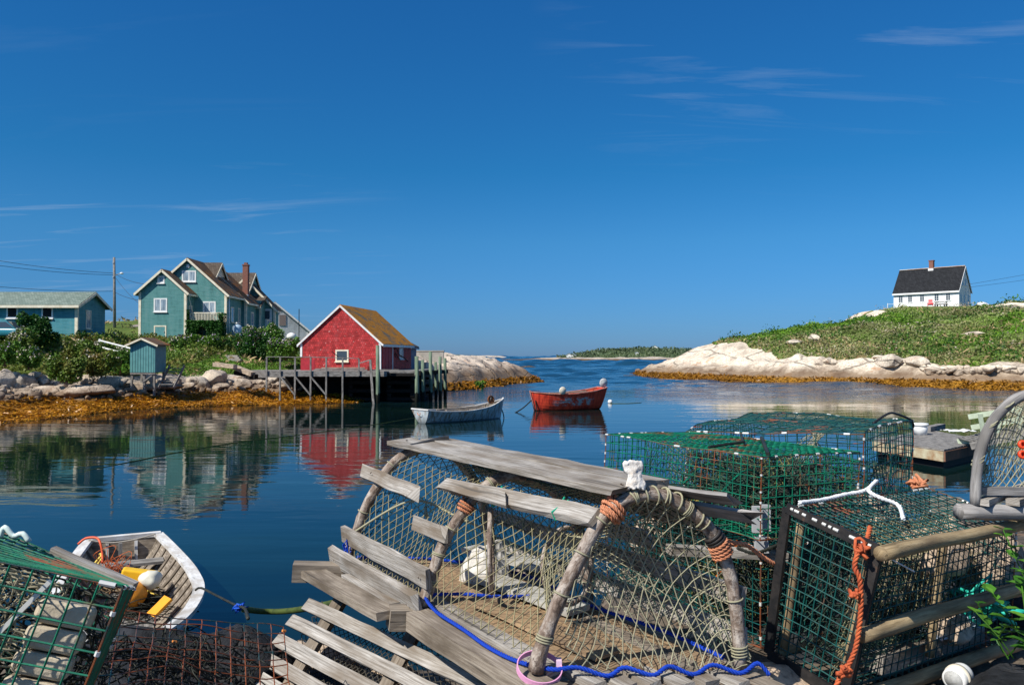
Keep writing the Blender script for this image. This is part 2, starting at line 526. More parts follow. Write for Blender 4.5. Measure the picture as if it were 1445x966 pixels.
c1 = wramp(wnoise(1.6, (.45, 2.4, 1), 8, .62, 1.2, (7.3, 2.9, 0)), .55, .82)
c2 = wramp(wnoise(.55, (1, 1, 1), 3, .5, 0, (5.6, 1.1, 0)), .48, .70)
rt = wm('MULTIPLY', wramp(sp.outputs[0], .02, .2), wramp(sp.outputs[2], .22, .36))
lf = wm('MULTIPLY', wramp(wm('MULTIPLY', sp.outputs[0], -1.0), .12, .3), wm('SUBTRACT', 1.0, wramp(sp.outputs[2], .17, .24)))
cl = wm('MULTIPLY', wm('MULTIPLY', c1, wm('ADD', wm('MULTIPLY', c2, .12), wm('MULTIPLY', wm('ADD', rt, lf), .9))), .6)
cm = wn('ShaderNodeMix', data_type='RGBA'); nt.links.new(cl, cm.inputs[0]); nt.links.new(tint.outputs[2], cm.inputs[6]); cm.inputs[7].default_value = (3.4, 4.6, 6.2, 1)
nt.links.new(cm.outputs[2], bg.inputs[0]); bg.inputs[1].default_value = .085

# ---------------------------------------------------------------- water
t = NT('sea_water')
p = t.pos(); xyz = t.sep(p)
far = t.ramp(t.math('DIVIDE', xyz[1], 400.0), [(.13, 0), (.175, .55), (.26, .85), (.5, 1)])
near = t.ramp(t.math('DIVIDE', xyz[1], 60.0), [(.1, .5), (.5, 1)])
wv = t.noise(t.mapping(p, (.28, 1.15, 1), rot=(0, 0, R(6))), 1.0, 3, .5, .3)
fine = t.noise(t.mapping(p, (1.6, 4.2, 1), rot=(0, 0, R(-5))), 1.0, 2, .5)
patch = t.ramp(t.noise(t.mapping(p, (.03, .075, 1)), 1.0, 3), [(.38, .25), (.62, 1)])
ripple = t.math('ADD', t.math('MULTIPLY', wv, .022), t.math('MULTIPLY', fine, .0035))
ripple = t.math('MULTIPLY', t.math('MULTIPLY', ripple, patch), near)
sea = t.math('MULTIPLY', t.noise(t.mapping(p, (.30, .62, 1)), 1.0, 5, .66), 1.5)
hh = t.math('ADD', ripple, t.math('MULTIPLY', sea, t.math('MULTIPLY', far, .25)))
bp = t.bump(hh, 1.0, 1.0)
shal = t.ramp(t.noise(t.mapping(p, (.12, .2, 1)), 1.0, 3), [(.4, (.002, .010, .012)), (.65, (.006, .020, .016))])
capn = t.noise(t.mapping(p, (.05, .24, 1), rot=(0, 0, R(8))), 1.0, 6, .7)
caps = t.math('MULTIPLY', t.ramp(capn, [(.735, 0), (.75, 1)]), t.ramp(t.math('DIVIDE', xyz[1], 400.0), [(.38, 0), (.5, 1)]))
shal = t.mix(far, shal, (.006, .045, .095))
t.out(t.mix(caps, shal, (.75, .8, .82)), .03, .5); t.b.inputs['IOR'].default_value = 1.33
t.link(t.math('SUBTRACT', .5, t.math('MULTIPLY', far, .0)), t.b.inputs['Specular IOR Level'])
M_WATER = t.m
# one sheet: flat and calm near the shore, real wind waves growing towards the open sea
def sm(a, b, x):
    q = np.clip((x - a) / (b - a), 0, 1); return q * q * (3 - 2 * q)
Y0, Y1, NR, NC, UX_ = 46.0, 2600.0, 800, 460, .78
gy = Y0 * (Y1 / Y0) ** np.linspace(0, 1, NR); gu = np.linspace(-UX_, UX_, NC)
GY, GU = np.meshgrid(gy, gu, indexing='ij'); GX = GU * GY
wr = np.random.default_rng(3); hgt = np.zeros_like(GX); nrm_ = np.zeros_like(GX)
for lam in np.geomspace(.9, 60, 44):
    th_ = wr.normal(0, .75); kx, ky = math.sin(th_), math.cos(th_)
    wgt = sm(3.0, 5.5, lam / (GY * .0051)) * (1 / (1 + (lam / 14) ** 2)); nrm_ += wgt ** 2
    hgt += wgt * lam / (2 * math.pi) * np.sin(2 * math.pi / lam * (kx * GX + ky * GY) + wr.uniform(0, 6.28))
amp = .06 * sm(47, 66, GY) + .22 * sm(64, 140, GY)
amp = amp * (.55 + .45 * np.sin(GX * .06 + GY * .021) * np.sin(GY * .075 - GX * .03))
hgt = hgt * amp / np.sqrt(nrm_ / 2 + 1e-6) * sm(UX_, UX_ - .06, np.abs(GU)) * sm(2600, 2000, GY)
co = np.stack([GX, GY, hgt], -1).reshape(-1, 3)
idx = np.arange(NR * NC).reshape(NR, NC)
qd = np.stack([idx[:-1, :-1], idx[:-1, 1:], idx[1:, 1:], idx[1:, :-1]], -1).reshape(-1, 4)
ring = np.array([(-9000, -300, 0), (9000, -300, 0), (9000, Y0, 0), (-9000, Y0, 0), (-9000, Y1, 0), (9000, Y1, 0), (9000, 26000, 0), (-9000, 26000, 0), (-UX_ * Y0, Y0, 0), (UX_ * Y0, Y0, 0), (-UX_ * Y1, Y1, 0), (UX_ * Y1, Y1, 0)], float)
n0 = len(co); rq = np.array([(0, 1, 2, 3), (4, 5, 6, 7), (3, 8, 10, 4), (9, 2, 5, 11)]) + n0
tag(fast_mesh('water', np.concatenate([co, ring]), np.concatenate([qd, rq]), M_WATER, smooth=True), kind='structure')

# ---------------------------------------------------------------- terrain
def sdist(P, poly):
    P = np.asarray(P, float); poly = np.asarray(poly, float); n = len(poly)
    best = np.full(len(P), 1e9); ins = np.zeros(len(P), bool)
    for i in range(n):
        a = poly[i]; b = poly[(i + 1) % n]; ab = b - a
        t_ = np.clip(((P - a) @ ab) / (ab @ ab), 0, 1)
        best = np.minimum(best, np.linalg.norm(P - a - t_[:, None] * ab, axis=1))
        c = ((a[1] > P[:, 1]) != (b[1] > P[:, 1]))
        with np.errstate(divide='ignore', invalid='ignore'):
            xi = (b[0] - a[0]) * (P[:, 1] - a[1]) / (b[1] - a[1]) + a[0]
        ins ^= c & (P[:, 0] < xi)
    return np.where(ins, best, -best)

def sstep(a, b, x):
    t_ = np.clip((x - a) / (b - a), 0, 1); return t_ * t_ * (3 - 2 * t_)
def vnoise(X, Y, s, z=0.0, o=4):
    return np.array([mnoise.fractal((x * s, y * s, z), 1.0, 2.0, o) for x, y in zip(X, Y)])
def ridged(X, Y, s, z=0.0):
    return np.array([1 - abs(mnoise.noise((x * s, y * s, z))) * 2 for x, y in zip(X, Y)])

LEFT = [(-60, 20), (-44, 26), (-30, 33), (-24.6, 37.6), (-23.2, 41.8), (-23.3, 47), (-21.1, 49.6), (-19.3, 51.4), (-15.8, 52.6), (-13.4, 53.3), (-11.2, 54.6), (-10.2, 56.5), (-10.6, 59.6), (-10.2, 63), (-9.2, 68), (-8.8, 74), (-9, 110), (-30, 150), (-120, 150), (-120, 20)]
POINT = [(-18, 71), (-8.8, 71.6), (-5.4, 73.2), (-3.2, 78), (-1.7, 83.4), (1.2, 92), (3.9, 100), (1.5, 104), (-8, 101), (-25, 98)]
RIGHT = [(70, 64), (48, 74.5), (42.5, 80), (37.3, 87.6), (31, 92), (25.6, 102.5), (21.6, 115), (18.8, 124), (18.6, 131), (24, 142), (40, 168), (70, 200), (150, 230), (220, 200), (220, 50), (110, 46)]

def left_h(X, Y):
    P = np.stack([X, Y], 1); d = sdist(P, LEFT)
    ang = X / np.maximum(Y, 1)
    ex = (2.6 * sstep(-.53, -.57, ang) + 2.4 * sstep(-.44, -.40, ang)) * sstep(70, 62, Y)
    de = np.where(d > 0, np.maximum(d * .30, d - ex), d)
    z = np.interp(de, [-8, -2, 0, 1, 2.5, 5, 8, 13, 18, 26, 60], [-3, -.7, 0, .3, .75, 1.55, 2.4, 3.15, 4.2, 4.65, 5.3])
    z += 2.6 * np.exp(-(((X + 45) / 13) ** 2 + ((Y - 97) / 12) ** 2))
    z -= .4 * np.exp(-(((X + 23.4) / 1.6) ** 2 + ((Y - 51.8) / 1.5) ** 2))
    r = vnoise(X, Y, .35, 3.3); z += r * .28 * sstep(-.5, 2, d) * (1 - .6 * sstep(9, 15, d))
    z += ridged(X, Y, .7, 7.0) * .12 * sstep(.3, 2, d) * (1 - sstep(5, 9, d))
    # levelled building plots
    for (x0, x1, y0, y1, zz) in ((-47, -33, 61, 69, 4.5), (-35, -24, 73, 90, 4.62)):
        m = sstep(-4, 0, np.minimum(np.minimum(X - x0, x1 - X), np.minimum(Y - y0, y1 - Y)))
        z = z * (1 - m) + zz * m
    return z, d
def point_h(X, Y):
    P = np.stack([X, Y], 1); d = sdist(P, POINT)
    z = np.interp(d, [-5, 0, .8, 2, 3.5, 6, 9], [-3, 0, .5, 1.5, 2.3, 3.0, 3.5])
    z += ridged(X * 1.0 + Y * .35, Y * .5, .42, 2.0) * .35 * sstep(0, 2, d) - .18 * sstep(0, 2, d)
    z += vnoise(X, Y, .6, 5.0) * .3 * sstep(.2, 1.5, d)
    return z, d
def right_h(X, Y):
    P = np.stack([X, Y], 1); d = sdist(P, RIGHT)
    z = np.interp(d, [-6, 0, 2, 4, 7, 12, 18, 28, 40, 55, 80], [-3, 0, .8, 2.0, 2.7, 4.1, 5.7, 7.7, 9.4, 10.8, 12.0])
    tip = np.exp(-(((X - 27) / 9) ** 2 + ((Y - 122) / 13) ** 2)); z += .9 * tip * sstep(1, 9, d)
    z = np.where(z > 0, z * (.34 + .66 * sstep(19.5, 36, X)), z)
    z += vnoise(X, Y, .09, 1.0) * .9 * sstep(3, 16, d)
    st = ridged(X * .35 + Y * .9, Y * .3 - X * .9, .16, 4.0); st = np.sign(st) * np.abs(st) ** .7
    z += st * .75 * (1 - .6 * sstep(38, 50, X)) * sstep(.3, 3, d) * (1 - sstep(16, 26, d))
    z += ridged(X * .6 + Y * .5, Y * .4 - X * .2, .5, 4.0) * .16 * sstep(.5, 3, d) * (1 - sstep(12, 20, d))
    z += np.floor(np.clip(vnoise(X, Y, .22, 14) * 3, -2, 2)) * .13 * sstep(.5, 3, d) * (1 - sstep(14, 22, d))
    z += vnoise(X, Y, .5, 8.0) * .22 * sstep(0, 2, d)
    m = sstep(-6, 0, np.minimum(np.minimum(X - 65, 79 - X), np.minimum(Y - 131, 146 - Y)))
    z = z * (1 - m) + 11.35 * m
    return z, d

def mask_attr(o, green):
    a = o.data.attributes.new('green', 'FLOAT', 'POINT'); a.data.foreach_set('value', np.asarray(green, np.float32))

def terrain(name, hf, x0, x1, y0, y1, res, gf, mat, zmin=-2.0):
    nx = int((x1 - x0) / res) + 1; ny = int((y1 - y0) / res) + 1
    gx, gy = np.meshgrid(np.linspace(x0, x1, nx), np.linspace(y0, y1, ny), indexing='ij')
    X = gx.ravel(); Y = gy.ravel(); z, d = hf(X, Y)
    idx = np.arange(nx * ny).reshape(nx, ny)
    q = np.stack([idx[:-1, :-1], idx[1:, :-1], idx[1:, 1:], idx[:-1, 1:]], -1).reshape(-1, 4)
    q = q[(z[q] > zmin).any(1)]
    used = np.unique(q); rem = np.full(nx * ny, -1); rem[used] = np.arange(len(used))
    co = np.stack([X, Y, z], 1)[used]; q = rem[q]
    o = fast_mesh(name, co, q, mat, smooth=True); tag(o, kind='structure')
    mask_attr(o, gf(X, Y, z, d)[used]); return o

def m_terrain(name, pale, grey, scale, lichen, g1, g2, tidek=1.0, ochre=(.30, .13, .02), th=1.0, cracks=.6):
    m = m_rock(name, pale, grey, scale, True, lichen, dark=(.10, .055, .015), rand=False, th=th, cracks=cracks)
    nt_ = m.node_tree; b = nt_.nodes['Principled BSDF']
    src = b.inputs['Base Color'].links[0].from_socket
    T = NT.__new__(NT); T.m = m; T.nt = nt_; T.b = b; T._uv = None; T._pos = None; T._obj = None
    g = T.attr('green')[2]
    gn = T.noise(T.pos(), 2.2, 5, .7)
    gf = T.ramp(T.math('ADD', g, T.math('MULTIPLY', T.math('SUBTRACT', gn, .5), .7)), [(.42, 0), (.55, 1)])
    gc = T.ramp(T.noise(T.pos(), .35, 5, .65), [(.35, g1), (.6, g2)])
    col = T.mix(gf, src, gc)
    # rockweed on everything the tide covers
    z = T.sep(T.pos())[2]
    zz = T.math('ADD', z, T.math('MULTIPLY', T.math('SUBTRACT', T.noise(T.pos(), .8, 5), .5), .7))
    wf = T.ramp(T.math('DIVIDE', zz, 2.0), [(.22 * tidek, 1), (.34 * tidek, 0)])
    wc = T.ramp(T.noise(T.pos(), 3.0, 5, .7), [(.35, (.05, .028, .006)), (.55, ochre)])
    col = T.mix(wf, col, wc)
    T.link(col, b.inputs['Base Color']); return m

M_LEFT = m_terrain('shore_rock_and_turf', (.50, .42, .34), (.28, .25, .22), .7, .5, (.06, .10, .018), (.13, .17, .03))
M_POINT = m_terrain('pale_granite_point', (.64, .53, .42), (.38, .32, .27), .8, .45, (.05, .08, .02), (.08, .12, .03), ochre=(.20, .085, .012), th=1.5, cracks=.95)
M_RIGHT = m_terrain('headland_granite_and_heath', (.72, .62, .49), (.50, .41, .32), .5, .7, (.05, .10, .015), (.16, .18, .06), 1.3, (.34, .16, .015), th=1.35, cracks=.75)

def ex_(X, Y):
    a = X / np.maximum(Y, 1); return 1.0 * sstep(-.53, -.57, a) + 1.0 * sstep(-.44, -.40, a)
def left_green(X, Y, z, d):
    n = vnoise(X, Y, .25, 2.2)
    return np.clip(sstep(4.6, 6.4, d - 1.2 * (ex_(X, Y)) + n * 1.6) * sstep(1.6, 2.3, z + n * .3) - .75 * sstep(.1, .4, vnoise(X, Y, .16, 9.1)) * sstep(80, 90, Y), 0, 1)
def point_green(X, Y, z, d): return np.clip(sstep(.35, .6, vnoise(X, Y, .5, 4.4)) * sstep(2.6, 3.2, z) * .8, 0, 1)
def right_green(X, Y, z, d):
    n = vnoise(X, Y, .12, 6.0)
    n2 = vnoise(X, Y, .05, 16.0)
    lim = 5.0 - 1.6 * sstep(44, 60, X) + 9 * sstep(37, 29.5, X) + 12 * np.exp(-(((X - 25) / 6) ** 2 + ((Y - 120) / 12) ** 2))
    return np.clip(sstep(-.8, 1.6, d - lim + n * 3) - .9 * sstep(.24, .34, n2) * sstep(8, 14, z + 2) - 1.0 * sstep(-2, 0, np.minimum(np.minimum(X - 64.5, 78 - X), np.minimum(Y - 129.5, 146 - Y) + (X - 64) * -.0)) * 0, 0, 1)
terrain('shore', left_h, -80, -6, 24, 128, .45, left_green, M_LEFT)
terrain('rocky_point', point_h, -26, 6, 69, 106, .3, point_green, M_POINT)
terrain('headland', right_h, 14, 150, 52, 210, .5, right_green, M_RIGHT)

def far_h(X, Y):
    ed = 512 + 6 * np.sin(X * .05) + 10 * sstep(70, -60, X) * 3 + 8 * vnoise(X, Y * 0, .04, 2.0)
    d = Y - ed
    z = np.interp(d, [-10, 0, 4, 10, 30, 80, 140], [-2, 0, 1.0, 2.0, 2.2, 2.6, 2.4])
    z += vnoise(X, Y, .05, 1.5) * .8 * sstep(0, 6, d)
    z = np.where(z > 0, z * (.30 + .7 * sstep(5, 50, X)), z)
    z += 5.6 * sstep(36, 78, X) * sstep(10, 60, d) * (1 - .4 * sstep(90, 160, X)) * (1 + .25 * vnoise(X, Y, .02, 3))
    return z, d
def far_green(X, Y, z, d): return np.clip(sstep(10, 26, d + 8 * vnoise(X, Y, .06, 5)) * sstep(25, 45, X) , 0, 1)
M_FAR = m_terrain('far_granite_shore', (.55, .47, .38), (.36, .32, .28), .08, .2, (.05, .08, .03), (.09, .12, .045), 1.6, (.10, .06, .02))
terrain('far_shore', far_h, -22, 220, 500, 640, 2.2, far_green, M_FAR, -1.0)
def spit_h(X, Y):
    d = np.minimum(Y - 880, 930 - Y) - 6 * vnoise(X, Y * 0, .03, 7)
    z = np.interp(d, [-8, 0, 5, 20], [-2, 0, 2.0, 3.4]) + .9 * vnoise(X, Y, .04, 9) * sstep(0, 4, d)
    z -= 2.5 * sstep(-45, -75, X) + 3.6 * sstep(-30, 22, X)
    return z, d
terrain('far_spit', spit_h, -90, 30, 868, 940, 3.0, lambda X, Y, z, d: d * 0, M_FAR, -1.0)
M_RIDGE = m_plain('haze_tinted_hills', (.10, .17, .24), .95, .05)  # blue of the distance haze painted into the hills' base colour
def ridge_h(X, Y):
    d = np.minimum(Y - 7000, 8200 - Y)
    z = np.interp(d, [-100, 0, 200, 500], [-20, 0, 18, 30]) * sstep(-50, -700, X) * (1 + .35 * vnoise(X, Y, .002, 2))
    return z, d
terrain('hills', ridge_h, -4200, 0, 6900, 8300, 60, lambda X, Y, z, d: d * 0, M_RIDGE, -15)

def fg_h(X, Y):
    n = vnoise(X, Y, 1.3, 3.0); n2 = vnoise(X, Y, 4.5, 8.0)
    edge = 4.15 + 1.6 * sstep(.2, 1.4, X) + .45 * vnoise(X, Y * 0 + 1, .6, 4) + 1.2 * sstep(4, 9, X)
    base = 1.62 + .40 * sstep(.15, .9, X) + .12 * sstep(-.9, -1.4, X)
    z = base + n * .07 + n2 * .02
    z = z - 2.4 * sstep(-.15, 2.0, Y - edge) - 1.2 * sstep(0, 5, Y - edge) - .5 * sstep(.2, -2.0, Y)
    return z, Y - edge
t = m_rock('wharf_rubble', (.15, .12, .09), (.05, .046, .042), 3.0, True, .2, rand=False)
terrain('ground', fg_h, -14, 16, -7, 11, .12, lambda X, Y, z, d: d * 0, t, -2.0)
# ---------------------------------------------------------------- building materials
CREAM = m_paint('cream_trim_paint', (.82, .76, .60), (.66, .58, .42), 3)
WHITE = m_paint('white_trim_paint', (.82, .82, .80), (.68, .68, .66), 3)
TEAL = m_siding('teal_shingle_siding', (.105, .285, .275), .17, False)
TEAL2 = m_siding('blue_teal_clapboard', (.075, .29, .34), .2, False)
TEALB = m_paint('teal_board_paint', (.12, .32, .32), (.085, .25, .26), 2.5)
REDS = m_siding('red_shingle_siding', (.54, .045, .045), .17, True, wear=(.75, .55, .5))
REDB = m_paint('red_board_paint', (.42, .025, .04), (.30, .02, .03), 3)
WSIDE = m_siding('white_clapboard', (.84, .84, .84), .2, False)
GSIDE = m_siding('pale_grey_shingle', (.50, .53, .55), .2, False)
BROWNR = m_roof('brown_shingle_roof', (.085, .065, .05), (.15, .12, .095), .2)
LICHR = m_roof('lichen_edged_roof', (.12, .085, .06), (.16, .12, .09), .2, ((.34, .13, .03), (.20, .10, .04)), (.46, .64))
ORANGER = m_roof('orange_lichen_shingle_roof', (.17, .15, .11), (.26, .23, .17), .17, ((.66, .26, .02), (.36, .155, .035)), (.34, .53))
GREENR = m_roof('grey_green_shingle_roof', (.16, .21, .18), (.24, .29, .25), .18)
BLACKR = m_roof('black_shingle_roof', (.018, .019, .022), (.032, .034, .038), .3)
GLASS = m_plain('window_glass', (.05, .07, .09), .06, .6, var=.1)
CURT = NT('curtained_window_glass'); _v = CURT.tc('Object')
CURT = CURT.out(CURT.ramp(CURT.noise(CURT.mapping(_v, (3, 3, .4)), 2, 3), [(.35, (.14, .20, .26)), (.65, (.42, .50, .55))]), .12, .6)
DARKP = m_plain('dark_opening', (.012, .012, .014), .6, .2)
BRICK = NT('chimney_brick'); _o = BRICK.sep(BRICK.tc('Object')); _b = BRICK.n('ShaderNodeTexBrick')
BRICK.link(BRICK.comb(BRICK.math('ADD', _o[0], _o[1]), _o[2], 0), _b.inputs['Vector'])
_b.inputs['Color1'].default_value = (.27, .075, .045, 1); _b.inputs['Color2'].default_value = (.19, .06, .04, 1); _b.inputs['Mortar'].default_value = (.25, .2, .17, 1)
_b.inputs['Scale'].default_value = 1; _b.inputs['Brick Width'].default_value = .22; _b.inputs['Row Height'].default_value = .08; _b.inputs['Mortar Size'].default_value = .01
BRICK = BRICK.out(_b.outputs['Color'], .9, .2)
CONC = m_paint('weathered_concrete', (.42, .39, .34), (.30, .27, .23), 1.2, .9, .2, .4)
GWOOD = m_wood('grey_weathered_timber', (.38, .36, .33), (.21, .195, .18), streak=18)
DWOOD = m_wood('tarred_dark_timber', (.035, .03, .025), (.012, .010, .009), streak=18)
PWOOD = m_wood('pale_bare_timber', (.62, .50, .38), (.42, .33, .24), streak=18)
GPILE = NT('copper_green_pile'); _z = GPILE.sep(GPILE.pos())[2]; _n = GPILE.noise(GPILE.mapping(GPILE.pos(), (4, 4, .6)), 2, 5)
_c = GPILE.ramp(_n, [(.35, (.09, .13, .085)), (.65, (.20, .26, .18))])
_c = GPILE.mix(GPILE.ramp(GPILE.math('ADD', _z, GPILE.math('MULTIPLY', _n, .6)), [(.95, 1), (1.0, 0)]), _c, (.012, .014, .010))
GPILE = GPILE.out(_c, .8, .2)
METAL = m_plain('galvanised_metal', (.42, .43, .44), .45, .5, .6)

def window(par, c, u, n, w, h, fm, pm, fw=.12, mv=0, mh=0, name='window', depth=.06, sill=True):
    c = Vector(c); u = Vector(u); n = Vector(n); z = Vector((0, 0, 1))
    m = MB()
    for s_ in (-1, 1):
        m.beam(c + u * (s_ * (w / 2 - fw / 2)) - z * (h / 2), c + u * (s_ * (w / 2 - fw / 2)) + z * (h / 2), fw, depth, n)
        m.beam(c + z * (s_ * (h / 2 - fw / 2)) - u * (w / 2 - fw), c + z * (s_ * (h / 2 - fw / 2)) + u * (w / 2 - fw), fw, depth * .96, n)
    for i in range(mv):
        q = c + u * (-w / 2 + w * (i + 1) / (mv + 1)); m.beam(q - z * (h / 2 - fw), q + z * (h / 2 - fw), fw * (.8 if mv == 1 else .4), depth * .8, n)
    for i in range(mh):
        q = c + z * (-h / 2 + h * (i + 1) / (mh + 1)); m.beam(q - u * (w / 2 - fw), q + u * (w / 2 - fw), fw * .4, depth * .7, n)
    f = m.build(name, fm, par)
    g = MB(); g.beam(c - u * (w / 2 - fw * .6) + n * .005, c + u * (w / 2 - fw * .6) + n * .005, h - fw * 1.2, .02, n)
    g.build('pane', pm, f)
    if sill:
        s2 = MB(); s2.beam(c - u * (w / 2 + .04) - z * (h / 2 + .03) + n * .05, c + u * (w / 2 + .04) - z * (h / 2 + .03) + n * .05, .06, .14, n)
        s2.build('sill', fm, f)
    return f

def gable_y(par, x0, x1, y0, y1, z0, ze, zr, wm, rm, tm, oh=.32, og=.28, th=.13, corner=True, rake=.2, wname='wall', back=True):
    """gabled block with its ridge along y; the gable at y0 faces the camera"""
    xm = (x0 + x1) / 2
    m = MB(); m.prism([(x0, y0, z0), (x1, y0, z0), (x1, y0, ze), (xm, y0, zr), (x0, y0, ze)], (0, y1 - y0, 0))
    m.build(wname, wm, par)
    k = (zr - ze) / (xm - x0)
    ex = oh; dz = -k * oh
    r = MB()
    for s_, xe in ((-1, x0), (1, x1)):
        a = Vector((xm, 0, zr)); b = Vector((xe + s_ * ex, 0, ze + dz))
        t_ = Vector((0, 0, th))
        ya, yb = y0 - og, y1 + (og if back else 0)
        c = [Vector((p.x, y, p.z)) + q for q in (Vector((0, 0, .012)), t_) for p, y in ((a, ya), (b, ya), (b, yb), (a, yb))]
        if s_ < 0: c = [c[i] for i in (1, 0, 3, 2, 5, 4, 7, 6)]
        r.hexa(c)
    roof = r.build('roof', rm, par)
    tr = MB()
    yf = y0 - og - .025
    for s_, xe in ((-1, x0), (1, x1)):
        a = Vector((xm, yf, zr - .02)); b = Vector((xe + s_ * ex, yf, ze + dz - .02))
        tr.beam(a, b, .05, rake, Vector((0, 0, 1)) if True else None)
        # eave fascia along the side
        tr.beam((xe + s_ * (ex + .02), y0 - og, ze + dz - .03), (xe + s_ * (ex + .02), y1 + (og if back else 0), ze + dz - .03), .05, .18)
        if corner: tr.box2((xe - s_ * .2, y0 - .03, z0), (xe + s_ * .025, y0 + .18, ze - .05))
    tr.build('trim', tm, par)
    return roof

# ---------------------------------------------------------------- teal house
H0 = Vector((-31, 80, 4.62))
hs_ = thing('house', 'large teal gabled house with cream trim and brick chimney above the harbour', 'house', H0, world=True)
NB = (0, -1, 0); UX = (1, 0, 0)
gable_y(hs_, -34.7, -30.3, 74, 79, 4.3, 9.2, 11.15, TEAL, LICHR, CREAM)
gable_y(hs_, -34.55, -27.2, 75.8, 80.2, 4.3, 9.15, 12.42, TEAL, LICHR, CREAM)
gable_y(hs_, -33.7, -26.75, 80.1, 84, 4.3, 8.75, 11.95, TEAL, LICHR, CREAM)
gable_y(hs_, -31.7, -25.3, 85, 86.2, 4.3, 8.25, 11.45, TEAL, BROWNR, CREAM)
# cross roofs with the ridge along x
def cross(par, x0, x1, yc, hw, z0, ze, zr, wm, rm, tm):
    m = MB(); m.prism([(x0, yc - hw, z0), (x0, yc + hw, z0), (x0, yc + hw, ze), (x0, yc, zr), (x0, yc - hw, ze)], (x1 - x0, 0, 0)); m.build('wall', wm, par)
    k = (zr - ze) / hw; r = MB()
    for s_ in (-1, 1):
        a = (yc, zr); b = (yc + s_ * (hw + .3), ze - k * .3)
        c = [Vector((x, p[0], p[1] + q)) for q in (.012, .14) for x, p in ((x0 - .1, a), (x1 + .2, a), (x1 + .2, b), (x0 - .1, b))]
        if s_ < 0: c = [c[i] for i in (3, 2, 1, 0, 7, 6, 5, 4)]
        r.hexa(c)
    r.build('roof', rm, par)
    tr = MB()
    for s_ in (-1, 1):
        tr.beam((x1 + .225, yc, zr - .02), (x1 + .225, yc + s_ * (hw + .3), ze - k * .3 - .02), .05, .2)
    tr.build('trim', tm, par)
cross(hs_, -31.6, -29.2, 79.6, 1.35, 9.5, 11.15, 12.4, CREAM, BROWNR, CREAM)
cross(hs_, -34, -27.9, 86, 3.2, 4.4, 8.95, 12.05, TEAL, BROWNR, CREAM)
m = MB(); m.box2((-27.78, 83.3, 4.3), (-26.35, 84.98, 9.0)); m.build('porch', TEAL, hs_)
m = MB(); m.hexa([(-27.95, 82.9, 8.25), (-26.15, 82.9, 8.25), (-26.15, 84.97, 9.45), (-27.95, 84.97, 9.45), (-27.95, 82.9, 8.4), (-26.15, 82.9, 8.4), (-26.15, 84.97, 9.6), (-27.95, 84.97, 9.6)])
m.build('porch_roof', BROWNR, hs_)
m = MB(); m.box2((-26.45, 83.2, 4.3), (-26.25, 83.28, 8.2)); m.box2((-27.95, 82.84, 8.12), (-26.15, 82.9, 8.3)); m.build('porch_trim', CREAM, hs_)
m = MB(); m.box2((-27.86, 82.2, 4.3), (-27.32, 82.74, 12.55)); ch = m.build('chimney', BRICK, hs_)
m = MB(); m.box2((-27.91, 82.15, 12.55), (-27.27, 82.79, 12.66)); m.box2((-27.75, 82.3, 12.66), (-27.43, 82.64, 12.86)); m.build('cap', BRICK, ch)
m = MB(); m.box2((-27.88, 82.17, 9.3), (-27.30, 82.5, 9.55)); m.build('flashing', METAL, ch)
S1 = 74 / F; S2 = 75.8 / F
def pw(px0, px1, py0, py1, Y):
    s_ = Y / F
    return ((px0 + px1) / 2 - 722.5) * s_, H + (502 - (py0 + py1) / 2) * s_, (px1 - px0) * s_, (py1 - py0) * s_
for (a, b, c_, d_, Y, mv, pm) in ((221.5, 231.5, 389, 399.5, 74, 0, CURT), (216.5, 235.5, 420.5, 440, 74, 1, CURT), (256, 276, 381.5, 397.5, 75.8, 1, CURT), (286, 304, 425, 442, 75.8, 1, CURT)):
    x, z, ww, h_ = pw(a, b, c_, d_, Y); window(hs_, (x, Y, z), UX, NB, ww, h_, WHITE, pm, .13, mv)
x, z, ww, h_ = pw(217, 234.5, 459, 479.5, 74)
dr = window(hs_, (x, 74, z), UX, NB, ww, h_, CREAM, TEALB, .12, 0, name='door', sill=False)
m = MB(); m.box((x + .38, 73.93, z + .1), (.05, .05, .12)); m.build('handle', METAL, dr)
x, z, ww, h_ = pw(369.5, 383.5, 435.5, 462, 85)
dr = window(hs_, (x, 85, z), UX, NB, ww, h_, WHITE, WHITE, .1, 0, name='door', sill=False)
m = MB(); m.box((x + .05, 84.94, z + .35), (.5, .04, .85)); m.build('pane', GLASS, dr)
m = MB(); m.box((x - .32, 84.9, z - .1), (.05, .07, .12)); m.build('handle', METAL, dr)
m = MB(); m.box2((-27.0, 83.6, 4.3), (-25.7, 84.96, 6.15)); m.box2((-26.5, 82.9, 4.3), (-25.7, 83.58, 5.3)); m.build('stoop', TEALB, hs_)
m = MB(); m.box2((-26.98, 83.62, 6.15), (-26.9, 83.7, 7.05)); m.box2((-25.8, 83.62, 6.15), (-25.72, 83.7, 7.05)); m.box2((-25.8, 83.7, 6.9), (-25.72, 84.9, 7.0)); m.build('stoop_railing', CREAM, hs_)
for (wx, wy, wz, ww, h_) in ((-30.3, 75, 7.3, .8, 1.3), (-27.2, 77.4, 7.2, .8, 1.5), (-27.2, 79.3, 7.2, .6, 1.5), (-26.75, 82, 7.0, .9, 1.4)):
    window(hs_, (wx, wy, wz), (0, 1, 0), (1, 0, 0), ww, h_, CREAM, CURT, .1)
m = MB(); m.tube([(-27.0, 76.0, 9.0), (-27.0, 76.0, 4.6)], .05); m.tube([(-26.5, 80.3, 8.6), (-26.8, 80.15, 8.2), (-26.8, 80.15, 4.7)], .05); m.tube([(-29.9, 74.1, 8.9), (-30.15, 74.3, 8.6), (-30.15, 75.5, 6.6)], .045)
m.build('downspout', WHITE, hs_, smooth=True)
